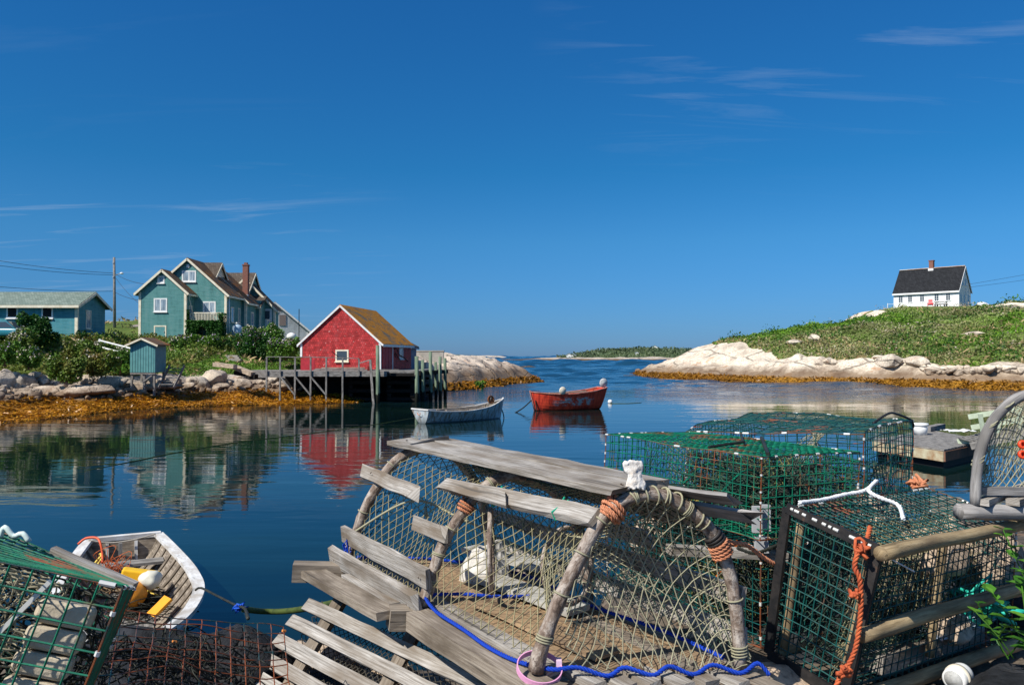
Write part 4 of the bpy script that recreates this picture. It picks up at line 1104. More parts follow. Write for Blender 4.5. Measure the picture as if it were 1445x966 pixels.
def boat(t, L, prof, hullm, innm, gunm, thwm, strakes=7, lap=.028, ribs=11, thwarts=((.3, .35), (.62, .3)), gw=.07, gh=.05, rake=.25, transom_m=None, floor=True):
    """prof(u) -> half beam at the sheer, sheer z, keel z; stern at x=0, bow at x=L"""
    def P(u, v, inset=0.0):
        b, s_, k = prof(u)
        y = max(0.0, b * (v ** .62) - inset)
        z = k + (s_ - k) * (v ** 1.25)
        x = L * u + (rake * (z - k) if u > .6 else 0) * sstep1((u - .6) / .4) - (.18 * (z - k) * (1 - sstep1(u / .35)))
        return Vector((x, y, z + inset * .5 * (1 - v)))
    def sstep1(x):
        x = min(1, max(0, x)); return x * x * (3 - 2 * x)
    N = 26
    hull = MB()
    for sgn in (-1, 1):
        for j in range(strakes):
            v0, v1 = j / strakes, (j + 1) / strakes
            rows = []
            for i in range(N + 1):
                u = i / N; a = P(u, v0); b = P(u, v1)
                out = Vector((0, 1, -.2)) * (lap if j else 0)
                rows.append([Vector((q.x, q.y * sgn, q.z)) for q in (a, a + out, b + Vector((0, .001, 0)))])
            base = len(hull.v); hull.v += [tuple(q) for r_ in rows for q in r_]
            for i in range(N):
                for k in range(2):
                    q = [base + i * 3 + k, base + (i + 1) * 3 + k, base + (i + 1) * 3 + k + 1, base + i * 3 + k + 1]
                    hull.f.append(q if sgn > 0 else q[::-1])
                    hull.uv.append([(L * i / N, k * 2 - 1)] * 4 if j else [(0, 1)] * 4)
    hull.build('hull', hullm, t)
    inn = MB()
    for sgn in (-1, 1):
        inn.grid(lambda u, v: (lambda q: (q.x, q.y * sgn, q.z))(P(u * .985, .02 + .98 * v, .035)), N, 8, L, 1)
    inn.build('lining', innm, t)
    g = MB()
    for sgn in (-1, 1):
        pts = [P(i / N, 1) for i in range(N + 1)]
        for a, b in zip(pts, pts[1:]):
            ws = []
            for q in (a, b):
                for oy, oz in ((-gw, -gh / 2), (.03, -gh / 2), (.03, gh / 2), (-gw, gh / 2)):
                    ws.append(Vector((q.x, sgn * max(0, q.y + oy), q.z + oz)))
            g.add(ws, [(0, 1, 5, 4), (1, 2, 6, 5), (2, 3, 7, 6), (3, 0, 4, 7)], [[(a.x * 1, k * .05), (a.x, k * .05 + .05), (b.x, k * .05 + .05), (b.x, k * .05)] for k in range(4)])
    gun = g.build('gunwale', gunm, t)
    # transom
    tr = MB(); sec = [P(0, i / 10) for i in range(11)]
    poly = [Vector((q.x, q.y, q.z)) for q in sec] + [Vector((q.x, -q.y, q.z)) for q in reversed(sec[1:])]
    tr.prism([p + Vector((-.03, 0, 0)) for p in poly], (.07, 0, 0)); tr.build('transom', transom_m or hullm, t)
    tw = MB(); b0 = sec[-1]; tw.box((b0.x, 0, b0.z + .005), (.11, b0.y * 2, gh + .012)); tw.build('transom_cap', gunm, t)
    # stem
    stm = MB(); q = [P(1, v) for v in (0, .2, .4, .6, .8, 1.0)]; stm.tube([p + Vector((.015, 0, 0)) for p in q] + [q[-1] + Vector((.03, 0, .06))], .045, 6); stm.build('stem', gunm, t)
    for k in range(ribs):
        u = .06 + .86 * k / (ribs - 1); r_ = MB()
        for sgn in (-1, 1):
            r_.tube([(lambda q: (q.x, q.y * sgn, q.z))(P(u, v, .055)) for v in (.02, .1, .2, .35, .5, .65, .8, .97)], .022, 5)
        r_.build('rib', innm, t)
    for u, wd in thwarts:
        b, s_, k = prof(u); m_ = MB(); z = k + (s_ - k) * .72
        bb = b * (.76 ** .62) - .04
        m_.beam((L * u, -bb, z), (L * u, bb, z), wd, .04, n=4, jit=.004); m_.build('thwart', thwm, t)
    if floor:
        for k in range(-2, 3):
            m_ = MB()
            b, s_, kk = prof(.5)
            m_.beam((L * .12, k * .13, kk + .13), (L * .8, k * .13 * .8, kk + .13), .12, .025, n=3, jit=.004); m_.build('floorboard', thwm, t)
    return P

def lerp_prof(tab):
    U = [a[0] for a in tab]
    return lambda u: tuple(float(np.interp(u, U, [a[i] for a in tab])) for i in (1, 2, 3))
def smooth_prof(tab):
    f = lerp_prof(tab)
    return lambda u: tuple(sum(c) / 5 for c in zip(*[f(min(1, max(0, u + d * (1 if .08 < u < .92 else min(u, 1 - u) / .08)))) for d in (-.08, -.04, 0, .04, .08)]))

def m_hull(name, c, c2, rust, wear=None, amt=(.6, .66), box=None):
    t = NT(name); o = t.tc('Object'); xyz = t.sep(o)
    n = t.noise(t.mapping(o, (1, 1, 1)), 4, 6, .65)
    col = t.ramp(n, [(.35, c2), (.6, c)])
    st = t.noise(t.mapping(o, (9, 4, .8)), 1.0, 5, .65)
    col = t.mix(t.ramp(st, [(.47, 0), (.60, .85)]), col, rust)
    if wear:
        wf = t.ramp(t.noise(t.mapping(o, (1.3, 1.3, 2.6)), 2.6, 6, .72), [(amt[0], 0), (amt[1], 1)])
        if box:
            bx = t.math('MULTIPLY', t.ramp(t.math('DIVIDE', xyz[0], 5.0), [(box[0], 0), (box[0] + .08, 1), (box[1], 1), (box[1] + .1, 0)]), t.ramp(xyz[2], [(.22, 0), (.34, 1), (.72, 1), (.82, 0)]))
            wf = t.math('MULTIPLY', wf, bx)
        col = t.mix(wf, col, wear)
    seam = t.ramp(t.sep(t.tc('UV'))[1], [(0, 1), (.4, 0)]); col = t.mix(t.math('MULTIPLY', seam, .75), col, tuple(x * .22 for x in c2))
    # wet, weedy waterline
    col = t.mix(t.ramp(t.math('ADD', xyz[2], t.math('MULTIPLY', n, .06)), [(.05, .8), (.11, 0)]), col, tuple(x * .35 for x in c2))
    t.bump(n, .25, .02)
    return t.out(col, .5, .35)

GREYHULL = m_hull('pale_grey_boat_paint', (.52, .58, .60), (.38, .44, .47), (.22, .15, .09))
BOATIN = m_wood('grey_brown_boat_interior', (.42, .36, .29), (.21, .17, .13), streak=9)
WGUN = m_wood('flaking_white_gunwale', (.80, .80, .80), (.60, .59, .57), stain=(.44, .40, .35), streak=12)
REDHULL = m_hull('worn_red_boat_paint', (.86, .085, .035), (.74, .06, .028), (.40, .03, .02), (.42, .44, .44), (.49, .53), (.12, .58))
REDIN = m_paint('red_boat_interior', (.55, .09, .04), (.36, .06, .03), 5, .6)
PINKGUN = m_wood('worn_pinkish_gunwale', (.70, .52, .46), (.60, .16, .10), streak=10)
RUST = m_paint('brown_rust', (.22, .08, .03), (.10, .04, .02), 14, .85, .2, .4)
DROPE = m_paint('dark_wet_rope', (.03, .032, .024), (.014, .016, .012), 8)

a = Vector((-4.25, 38.0, 0)); b_ = Vector((-.55, 41.1, 0))
gb = thing('rowing_boat', 'grey-white wooden rowing boat with rusty streaks moored near the wharf piles', 'boat', a, math.atan2(b_.y - a.y, b_.x - a.x))
PG = boat(gb, 4.7, smooth_prof([(0, .74, .66, -.10), (.15, .86, .56, -.16), (.45, .92, .52, -.18), (.75, .66, .64, -.16), (.92, .26, .86, -.1), (1, .02, 1.0, .0)]), GREYHULL, BOATIN, WGUN, GWOOD, thwarts=((.22, .3), (.5, .28), (.74, .25)))
m = MB(); m.lathe([(0, -.03), (.06, -.04), (.08, -.02), (.17, -.025), (.20, -.05), (.21, 0), (.20, .05), (.17, .025), (.08, .02), (.06, .04), (0, .03)], (4.1, -.05, .98), 18, Matrix.Rotation(R(80), 3, 'X')); m.build('hauler_wheel', RUST, gb, smooth=True)
m = MB(); m.tube([(3.9, -.05, .7), (4.1, -.05, 1.08)], .04, 6); m.build('hauler_post', GWOOD, gb)
m = MB(); m.tube([(-.17 - .05, .22 * math.cos(a_) * .6, .5 + .1 * math.sin(a_)) for a_ in [math.pi + i * math.pi / 8 for i in range(9)]], .014, 5); m.build('rope_handle', m_plain('orange_cord', (.62, .16, .04)), gb)
m = MB(); m.beam((1.0, .3, .58), (3.6, .1, .66), .07, .05); m.beam((1.2, -.25, .56), (3.4, -.35, .64), .06, .05); m.build('oar', PWOOD, gb)

a = Vector((5.25, 48.3, 0)); b_ = Vector((1.43, 46.6, 0))
rb = thing('rowing_boat', 'bright red wooden boat with worn paint moored in the middle of the inlet', 'boat', a, math.atan2(b_.y - a.y, b_.x - a.x))
boat(rb, 4.3, smooth_prof([(0, .58, 1.30, -.02), (.2, .8, 1.10, -.14), (.5, .9, .98, -.16), (.78, .6, 1.0, -.14), (.93, .22, 1.08, -.08), (1, .03, 1.12, .0)]), REDHULL, REDIN, PINKGUN, GWOOD, lap=.004, thwarts=((.25, .3), (.52, .28), (.75, .25)))
m = MB(); m.lathe([(0, -.03), (.08, -.05), (.1, -.03), (.2, -.035), (.23, 0), (.2, .035), (.1, .03), (.08, .05), (0, .05)], (2.9, .86, 1.18), 20, Matrix.Rotation(R(88), 3, 'X')); m.build('hauler_wheel', m_paint('cream_enamel', (.78, .72, .58), (.6, .5, .36), 9), rb, smooth=True)
m = MB(); m.tube([(2.9, .84, .95), (2.9, .84, 1.2)], .03, 6); m.build('hauler_post', RUST, rb)
m = MB(); m.lathe([(0, -.05), (.1, -.05), (.12, -.03), (.25, -.04), (.28, 0), (.25, .04), (.12, .03), (.1, .05), (0, .05)], (-.08, .45, 1.58), 20, Matrix.Rotation(R(88), 3, 'X')); m.build('hauler_wheel', m_paint('grey_enamel', (.55, .57, .56), (.36, .36, .35), 9), rb, smooth=True)
m = MB(); m.beam((.6, .1, 1.06), (3.4, .3, 1.0), .07, .05); m.beam((.7, -.3, 1.08), (3.2, -.3, 1.0), .06, .05); m.build('oar', PWOOD, rb)
m = MB(); m.tube([(4.3, .12, .62), (4.24, .16, .02)], .03, 6); m.build('fender_rope', DROPE, rb)
def line(name, pts, r_, mat, lab, cat='rope', rope=False, sub=.1, n=6):
    m = MB()
    if rope: m.rope(pts, r_, sub=sub)
    else: m.tube(smooth_path(pts, sub), r_, n)
    return tag(m.build(name, mat, smooth=True), lab, cat)
rbw = rb.matrix_basis @ Vector((4.5, 0, .62))
e_ = wz(725, 582); line('mooring_rope', [rbw, rbw.lerp(e_, .5) - V(0, 0, .1), e_ - V(0, 0, .05)], .035, DROPE, 'dark mooring rope slanting from the red boat bow into the water')
e0 = gb.matrix_basis @ Vector((4.85, 0, .45)); line('mooring_rope', [e0, e0 + V(.1, .05, -.3), e0 + V(.12, .1, -.6)], .03, DROPE, 'dark rope hanging from the bow of the grey-white boat')
by = MB(); by.lathe([(0, -.14), (.1, -.12), (.155, -.03), (.16, .03), (.12, .12), (.05, .155), (0, .16)], wz(861, 568.5) + V(0, 0, .08), 16)
tag(by.build('mooring_buoy', WHITE, smooth=True), 'small white round buoy floating right of the red boat', 'buoy')
WEEDR = m_paint('weedy_green_rope', (.07, .10, .02), (.03, .05, .012), 12, .8)
line('floating_rope', [wz(120, 664, .0), wz(190, 650, .01), wz(260, 636, .01), wz(340, 623, .01), wz(430, 612, .012), wz(520, 600, .012), wz(592, 588, -.01)], .011, WEEDR, 'weedy green rope floating across the calm water on the left', sub=.4)
line('floating_rope', [wz(861, 569, .01), wz(885, 569, .01), wz(905, 568, .0)], .024, WEEDR, 'short weedy rope trailing right from the white buoy', sub=.4)

# foreground boat
fb_ = Vector((-5.70, 11.75, 0)); dirb = Vector((.45, -.89, 0)).normalized()
fbt = thing('rowing_boat', 'old white-rimmed rowing boat full of floats and ropes, close by at lower left', 'boat', fb_, math.atan2(dirb.y, dirb.x))
boat(fbt, 5.4, smooth_prof([(0, .50, .52, -.02), (.12, .62, .48, -.10), (.35, .78, .46, -.12), (.58, .80, .48, -.12), (.8, .52, .54, -.08), (1, .03, .7, .0)]),
     m_hull('white_boat_paint', (.72, .73, .74), (.52, .53, .55), (.3, .26, .22)), BOATIN, WGUN, GWOOD, lap=.012, ribs=16, gw=.10, gh=.05, thwarts=((.14, .24),), rake=.12, transom_m=BOATIN)
for y in (-.22, .16): m = MB(); m.beam((.03, y, .15), (-.03, y, .47), .09, .04, (0, 1, 0)); m.build('transom_knee', WGUN, fbt)
m = MB(); m.beam((.12, -.05, .30), (.10, -.05, .48), .1, .05, (0, 1, 0)); m.build('cleat', GWOOD, fbt)
m = MB(); m.rope([(.02, -.46, .55), (.05, -.2, .49), (.06, .1, .50), (.02, .42, .55)], .012, sub=.02); m.build('grab_rope', m_plain('grey_hemp', (.42, .38, .32), .9), fbt, smooth=True)
YEL = m_plain('yellow_foam', (.85, .50, .02), .5)
ORG = m_plain('orange_plastic', (.85, .32, .03), .45)
fl = MB(); c_ = wz(198, 812, .42); rot_ = Matrix.Rotation(R(18), 3, 'Z') @ Matrix.Rotation(R(12), 3, 'Y')
fl.box(c_, (.44, .17, .15), rot_); o = fl.build('float_block', YEL); tag(o, 'yellow foam float block lying in the foreground boat', 'float')
md = o.modifiers.new('bevel', 'BEVEL'); md.width = .025; md.segments = 3
fl = MB(); fl.lathe([(0, -.15), (.09, -.13), (.145, -.05), (.15, .02), (.12, .11), (.05, .15), (.03, .2), (0, .2)], wz(189, 838, .28), 20, Matrix.Rotation(R(40), 3, 'X'))
tag(fl.build('float_ball', ORG, smooth=True), 'round orange float in the foreground boat', 'float')
pd = MB(); p0 = wz(238, 843, .38); p1 = wz(213, 868, .22)
pd.beam(p0, p1, .2, .03, n=4, jit=.004); o = pd.build('paddle_blade', m_plain('orange_paddle_paint', (.88, .36, .02), .45)); tag(o, 'flat orange paddle blade lying in the foreground boat', 'paddle')
fl = MB(); c_ = wz(213, 817, .42)
bm = bmesh.new(); bmesh.ops.create_icosphere(bm, subdivisions=3, radius=.14)
for v in bm.verts: v.co *= 1 + .25 * mnoise.noise(v.co * 12); v.co.z *= .8
fl.add([v.co + c_ for v in bm.verts], [[q.index for q in f.verts] for f in bm.faces]); bm.free()
tag(fl.build('bag', m_plain('crumpled_white_plastic', (.62, .60, .50), .5), smooth=True), 'crumpled pale plastic bag in the foreground boat', 'bag')
def tangle(name, c, rad, n, r_, mat, lab, flat=.5, seed=1, pts_n=9, cat='rope'):
    q = random.Random(seed); m = MB()
    for _ in range(n):
        p = [Vector((c[0] + q.gauss(0, rad), c[1] + q.gauss(0, rad), c[2] + q.gauss(0, rad * flat))) for _ in range(pts_n)]
        m.tube(smooth_path(p, .05), r_, 4)
    return tag(m.build(name, mat, smooth=True), lab, cat)
YROPE = m_plain('yellow_rope', (.70, .52, .10), .7); OROPE = m_paint('orange_rope', (.68, .17, .045), (.48, .10, .03), 60, .8)
q = wz(146, 784, .52)
line('rope_hank', [q + V(-.06, .02, .02), q + V(0, -.05, .03), q + V(-.06, -.14, -.1), q + V(-.1, -.2, -.25), q + V(-.13, -.2, -.3), q + V(-.04, -.12, -.05), q + V(.04, -.06, .03), q + V(.0, -.18, -.1), q + V(-.05, -.22, -.3)], .014, YROPE, 'yellow rope hanging over the stern seat of the foreground boat', rope=False, sub=.03)
tangle('twine_bundle', wz(158, 802, .42), .10, 7, .004, OROPE, 'orange twine bundle hanging beside the yellow rope in the boat', 1.3, 5)
tangle('rope_coil', wz(203, 833, .24), .10, 3, .010, YROPE, 'yellow rope coil around the orange float in the boat', .5, 6)
tangle('rope_pile', wz(172, 826, .20), .13, 14, .009, m_plain('brown_old_rope', (.20, .14, .08), .9), 'brown old rope heap on the floor of the foreground boat', .3, 18)
tangle('rope_pile', wz(225, 836, .10), .12, 10, .008, BOATIN, 'grey rope heap against the right planks of the foreground boat', .4, 19)
tangle('net_pile', wz(200, 852, .10), .26, 26, .006, DROPE, 'dark net heap on the floor of the foreground boat', .25, 8)
q0 = fbt.matrix_basis @ Vector((-.02, -.52, .66))
q1 = wz(112, 768, .68); line('rope_loop', [q1 + V(-.03, .02, 0), q1 + V(.05, .06, .07), q1 + V(.2, .05, .08), q1 + V(.28, .0, .02), q1 + V(.33, -.04, -.12), q1 + V(.36, -.1, -.22)], .016, m_plain('red_orange_rope', (.70, .10, .03)), 'red-orange rope looped over the stern corner of the foreground boat', sub=.03)
line('mooring_cable', [wz(276, 832, .6), wz(284, 829, .66), wz(310, 842, .72), wz(332, 853, .9), wz(345, 858, 1.2), wz(350, 872, 1.6)], .012, DROPE, 'thin dark mooring cable from the foreground boat rim to the rocks', sub=.05)
tangle('knot', wz(337, 856, 1.0), .025, 4, .006, m_plain('bright_blue_rope', (.01, .10, .62)), 'small blue knot on the mooring cable by the black rock', .8, 9)
line('weedy_rope', [wz(344, 859, .9), wz(370, 862, .7), wz(400, 862, .7), wz(432, 858, .8), wz(470, 850, .9)], .03, WEEDR, 'green weed-grown rope stretched low over the water behind the slatted trap', sub=.05)

# floating dock
dk = thing('floating_dock', 'low grey wooden floating dock with rust-stained sides', 'dock', (12.8, 25, 0), world=True)
A_ = wz(1332, 634, .55); B_ = wz(1233, 620, .55); C_ = wz(1393, 621, .55); D_ = B_ + C_ - A_ + V(.9, 1.1, 0)
nb = 14
for i in range(nb):
    f0, f1 = i / nb + .004, (i + 1) / nb - .004
    p = [A_.lerp(C_, f0), A_.lerp(C_, f1), B_.lerp(D_, f1), B_.lerp(D_, f0)]
    m = MB(); m.hexa([x + V(0, 0, -.05) for x in p] + p); m.build('deck_board', GWOOD, dk)
CRSIDE = m_paint('rusty_cream_board', (.55, .50, .34), (.34, .20, .10), 2.5, .8); RSIDE = m_paint('rust_brown_board', (.22, .10, .06), (.12, .07, .05), 3, .8)
for p, q, mt in ((A_, B_, CRSIDE), (A_, C_, RSIDE), (C_, D_, RSIDE), (B_, D_, CRSIDE)):
    m = MB(); m.beam(p + V(0, 0, -.2), q + V(0, 0, -.2), .08, .28, n=4, jit=.01); m.build('side_board', mt, dk)
m = MB(); cc = (A_ + B_ + C_ + D_) / 4
m.hexa([cc + (x - cc) * .93 + V(0, 0, -.9) for x in (A_, C_, D_, B_)] + [cc + (x - cc) * .93 + V(0, 0, -.08) for x in (A_, C_, D_, B_)]); m.build('float', DARKP, dk)
bm_ = MB(); bm_.beam(wz(1308, 606, .62), wz(1329, 601, .62), .25, .2, n=3, jit=.02); tag(bm_.build('timber', GWOOD), 'short grey timber lying on the back edge of the floating dock', 'timber')
bc = thing('bucket', 'white plastic bucket with lid on the floating dock', 'bucket', wz(1299, 613, .55))
m = MB(); m.lathe([(.2, 0), (.235, .36), (.22, .36), (.19, .04), (0, .04)], (0, 0, 0), 20); m.build('tub', WHITE, bc, smooth=True)
m = MB(); m.lathe([(.25, .3), (.25, .385), (.18, .39), (.0, .39)], (0, 0, 0), 20); m.build('lid', WHITE, bc, smooth=True)
rg = MB(); c_ = wz(1352, 609, .57)
rg.grid(lambda u, v: (c_.x + (u - .5) * .9, c_.y + (v - .5) * .7, c_.z + .05 + .07 * nz(u * 5, v * 5, 2)), 10, 8); tag(rg.build('rag', WHITE, smooth=True), 'crumpled white rag on the floating dock', 'rag')
gw_ = thing('gangway', 'pale green gangway with two-bar handrails rising right from the floating dock', 'gangway', (15, 24, .5), world=True)
PGREEN = m_paint('faded_pale_green_paint', (.50, .58, .44), (.38, .42, .30), 4, .7)
s0_ = wz(1370, 629, .57); e0_ = at(1520, 596, 21.5)
for off in (0, .9):
    d = V(.15 * off, off, 0)
    m = MB(); m.beam(s0_ + d, e0_ + d, .06, .22); m.build('stringer', PGREEN if off else GWOOD, gw_)
for k in range(24):
    p_ = s0_.lerp(e0_, (k + .5) / 24); m = MB(); m.beam(p_ + V(0, .03, .13), p_ + V(.13, .87, .13), .13, .03); m.build('tread', GWOOD, gw_)
def on(px, py, Y): return at(px, py, Y)
for (pa, pb_) in (((1367, 588), (1520, 563)), ((1371, 603), (1520, 578))):
    m = MB(); m.beam(on(*pa, 23.6), on(*pb_, 21.4), .05, .15, n=2, jit=.004); m.build('handrail', PGREEN, gw_)
for px in (1383, 1405, 1436):
    k = (px - 1367) / 153; Y = 23.6 - 2.2 * k - .02
    m = MB(); m.beam(on(px + 6, 624 - 22 * k, Y - .06), on(px, 586 - 24 * k, Y - .06), .09, .09); m.build('post', PGREEN, gw_)
# ---------------------------------------------------------------- foreground materials
LATH = m_wood('silver_grey_lath', (.53, .50, .46), (.255, .23, .20), stain=(.17, .135, .10), streak=45)
BEAMW = m_wood('brown_grey_beam', (.40, .345, .28), (.22, .18, .14), stain=(.12, .095, .07), streak=30)
FLOORW = m_wood('tan_floor_board', (.44, .30, .17), (.28, .19, .11), stain=(.19, .135, .09), streak=25)
BARK = NT('peeling_bark'); _u = BARK.tc('UV')
_n = BARK.noise(BARK.mapping(_u, (9, 26, 1)), 1.2, 6, .7, .5); _n2 = BARK.noise(BARK.mapping(_u, (16, 16, 1)), 2.4, 5, .7)
_c = BARK.ramp(_n, [(.32, (.09, .065, .05)), (.46, (.22, .165, .13)), (.56, (.40, .34, .29)), (.72, (.58, .52, .46))])
_c = BARK.mix(BARK.ramp(_n2, [(.56, 0), (.62, .8)]), _c, (.10, .07, .055)); BARK.bump(BARK.math('ADD', _n, _n2), .8, .008); BARK = BARK.out(_c, .85, .15)
LOGM = m_wood('rounded_oak_runner', (.52, .40, .235), (.34, .25, .135), stain=(.16, .115, .07), streak=26)
LOGG = m_wood('silver_driftwood', (.44, .42, .40), (.25, .235, .225), stain=(.15, .14, .13), streak=26)
def m_wire(name, c, c2, rust=(.15, .045, .018), amt=(.55, .63)):
    t = NT(name); p = t.pos()
    col = t.ramp(t.noise(p, 14, 3), [(.35, c2), (.65, c)])
    f = t.ramp(t.noise(p, 5.5, 5, .7), [(amt[0], 0), (amt[1], 1)])
    col = t.mix(f, col, t.mix(t.noise(p, 60, 2), rust, tuple(x * 1.9 for x in rust)))
    t.bump(t.noise(p, 160, 2), .4, .001)
    return t.out(col, .45, .4)
GREENW = m_wire('green_vinyl_wire', (.004, .20, .105), (.003, .09, .055))
TEALW = m_wire('teal_vinyl_wire', (.003, .085, .075), (.002, .04, .04), amt=(.58, .66))
RUSTW = m_wire('rusty_wire', (.015, .07, .08), (.012, .035, .04), rust=(.16, .045, .016), amt=(.42, .52))
CLIP = m_plain('white_metal_clip', (.62, .62, .59), .4, .5)
RUBBER = NT('black_rubber_strip'); RUBBER.bump(RUBBER.noise(RUBBER.pos(), 40, 4), .5, .004)
RUBBER = RUBBER.out(RUBBER.ramp(RUBBER.noise(RUBBER.pos(), 9, 5, .7), [(.4, (.012, .012, .013)), (.62, (.035, .03, .028)), (.7, (.14, .07, .04))]), .55, .35)
TWINE = m_plain('olive_twine', (.30, .265, .15), .8, .15, var=.3)
TWINEG = m_plain('dark_green_twine', (.035, .075, .055), .8, .15, var=.3)
TWINEB = m_plain('pale_grey_twine', (.34, .32, .215), .8, .15, var=.25)
BLUER = m_plain('blue_rope', (.010, .05, .40), .75, .15, var=.35)
ORANGER_ = m_paint('faded_orange_rope', (.62, .26, .14), (.36, .13, .06), 40, .85)
REDOR = m_paint('red_orange_rope_fibre', (.56, .13, .045), (.36, .07, .03), 30, .85)
WROPE = m_plain('white_rope', (.72, .73, .74), .8, .2)
STONE = m_rock('foreground_granite', (.50, .40, .31), (.29, .25, .215), 4.0, False, .2, cracks=.5)
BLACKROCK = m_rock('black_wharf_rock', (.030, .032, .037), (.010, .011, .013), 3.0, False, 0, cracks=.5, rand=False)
BARN = NT('barnacled_concrete'); _p = BARN.pos(); _v = BARN.voro(_p, 34, 'F1')
_c = BARN.mix(BARN.ramp(_v, [(.2, 0), (.45, 1)]), (.66, .64, .60), BARN.ramp(BARN.noise(_p, 16, 5, .7), [(.4, (.62, .60, .56)), (.60, (.44, .40, .34)), (.70, (.30, .16, .08))])); BARN.bump(_v, .8, .012); BARN = BARN.out(_c, .85, .2)
CONCW = m_paint('sandy_concrete_weight', (.58, .50, .38), (.40, .34, .25), 7, .9, .2, .5)

def tri(c, u, v, w_):
    b = c[0].lerp(c[1], u).lerp(c[3].lerp(c[2], u), v); t_ = c[4].lerp(c[5], u).lerp(c[7].lerp(c[6], u), v)
    return b.lerp(t_, w_)
def wire_trap(root, c, n, mat, r_=.0017, sag=.012, seed=0.0, faces='tblrfk', clips=True, edge=True, edge_mat=None):
    """welded wire cage between eight corners; n = cells along u, v, w"""
    c = [Vector(p) for p in c]
    def P(u, v, w_):
        p = tri(c, u, v, w_)
        d = mnoise.noise_vector(p * 2.6 + Vector((seed, 0, 0))) * sag + mnoise.noise_vector(p * 7 + Vector((0, seed, 0))) * sag * .35
        return p + d
    nu, nv, nw = n
    F_ = {'t': (lambda a, b: P(a, b, 1), nu, nv), 'b': (lambda a, b: P(a, b, 0), nu, nv), 'f': (lambda a, b: P(a, 0, b), nu, nw), 'k': (lambda a, b: P(a, 1, b), nu, nw), 'l': (lambda a, b: P(0, a, b), nv, nw), 'r': (lambda a, b: P(1, a, b), nv, nw)}
    for k in faces:
        fn, na, nb = F_[k]; m = MB()
        for i in range(na + 1):
            j = rnd.uniform(-.06, .06) / na if 0 < i < na else 0
            m.tube([fn(i / na + j, q / (2 * nb)) for q in range(2 * nb + 1)], r_, 4, cap=False)
        for i in range(nb + 1):
            m.tube([fn(q / (2 * na), i / nb) + Vector((0, 0, r_ * .8)) for q in range(2 * na + 1)], r_, 4, cap=False)
        m.build('mesh_panel', mat, root)
    if edge:
        m = MB()
        E_ = [lambda s: P(s, 0, 1), lambda s: P(s, 1, 1), lambda s: P(0, s, 1), lambda s: P(1, s, 1), lambda s: P(0, 0, s), lambda s: P(1, 0, s), lambda s: P(0, 1, s), lambda s: P(1, 1, s), lambda s: P(s, 0, 0), lambda s: P(0, s, 0), lambda s: P(1, s, 0)]
        for e in E_: m.tube([e(i / 30) for i in range(31)], r_ * 1.12, 5)
        m.build('edge_wire', edge_mat or RUSTW, root)
        if clips:
            for e in E_[:8]:
                s_ = rnd.uniform(.04, .15)
                while s_ < 1:
                    a, b = e(s_), e(min(1, s_ + rnd.uniform(.018, .035))); m = MB(); m.tube([a, b], r_ * 2.3, 6); m.build('edge_clip', CLIP, root); s_ += rnd.choice([.05, .13, .2, .34, .42])
    return P

def twine_sheet(fn, na, nb, r_, m, wob=.004, amp=1.0):
    """diamond net: both diagonal families on a 0-1 x 0-1 sheet"""
    for sgn in (1, -1):
        for k in range(-nb, na + nb + 1):
            pts = []
            steps = nb * 2
            for q in range(steps + 1):
                b = q / steps; a = (k + sgn * b * nb) / na
                if -1e-6 <= a <= 1 + 1e-6:
                    zig = .18 / na * math.sin(q * math.pi) 
                    p = Vector(fn(min(1, max(0, a + zig)), b)); p += mnoise.noise_vector(p * 9 + Vector((k * .3, 0, 0))) * wob
                    pts.append(p)
            if len(pts) > 1: m.tube(pts, r_ * rnd.uniform(.85, 1.15), 4, cap=False)

# ---------------------------------------------------------------- the wooden lobster pot in the middle
F0 = at(757, 946, 2.334)
BZ = F0.z
W_ = Vector((.635, .165, -.055)); A_ax = Vector((-.407, .629, .0)); UPV = Vector((-.02, 0, 1)).normalized()
PROF = [(0, 0), (.06, .12), (.15, .26), (.24, .36), (.32, .435), (.42, .495), (.53, .525), (.67, .52), (.80, .465), (.91, .38), (.975, .26), (1.0, .12), (1.0, 0)]
PSM = [Vector((a, b, 0)) for a, b in PROF]
PSM = smooth_path(PSM, .03)
def hoop_pt(v):
    f = v * (len(PSM) - 1); i = min(int(f), len(PSM) - 2); q = PSM[i].lerp(PSM[i + 1], f - i); return q.x, q.y
def Pp(s, h, t_):
    k = 1 - .07 * math.sin(min(2, max(0, t_)) * math.pi / 2)
    return F0 + W_ * s + UPV * (h * k) + A_ax * t_
def surf(v, t_, out=0.0):
    s, h = hoop_pt(v); c = Vector((.5, .2)); d = Vector((s - .5, (h - .2))); d.normalize()
    return Pp(s + d.x * out / .66, h + d.y * out, t_)
pot = thing('lobster_pot', 'old wooden lobster pot with bent branch hoops, grey laths and torn netting, front and centre', 'lobster pot', Pp(.5, 0, 1), world=True)
HRAD = (.021, .0215, .023)
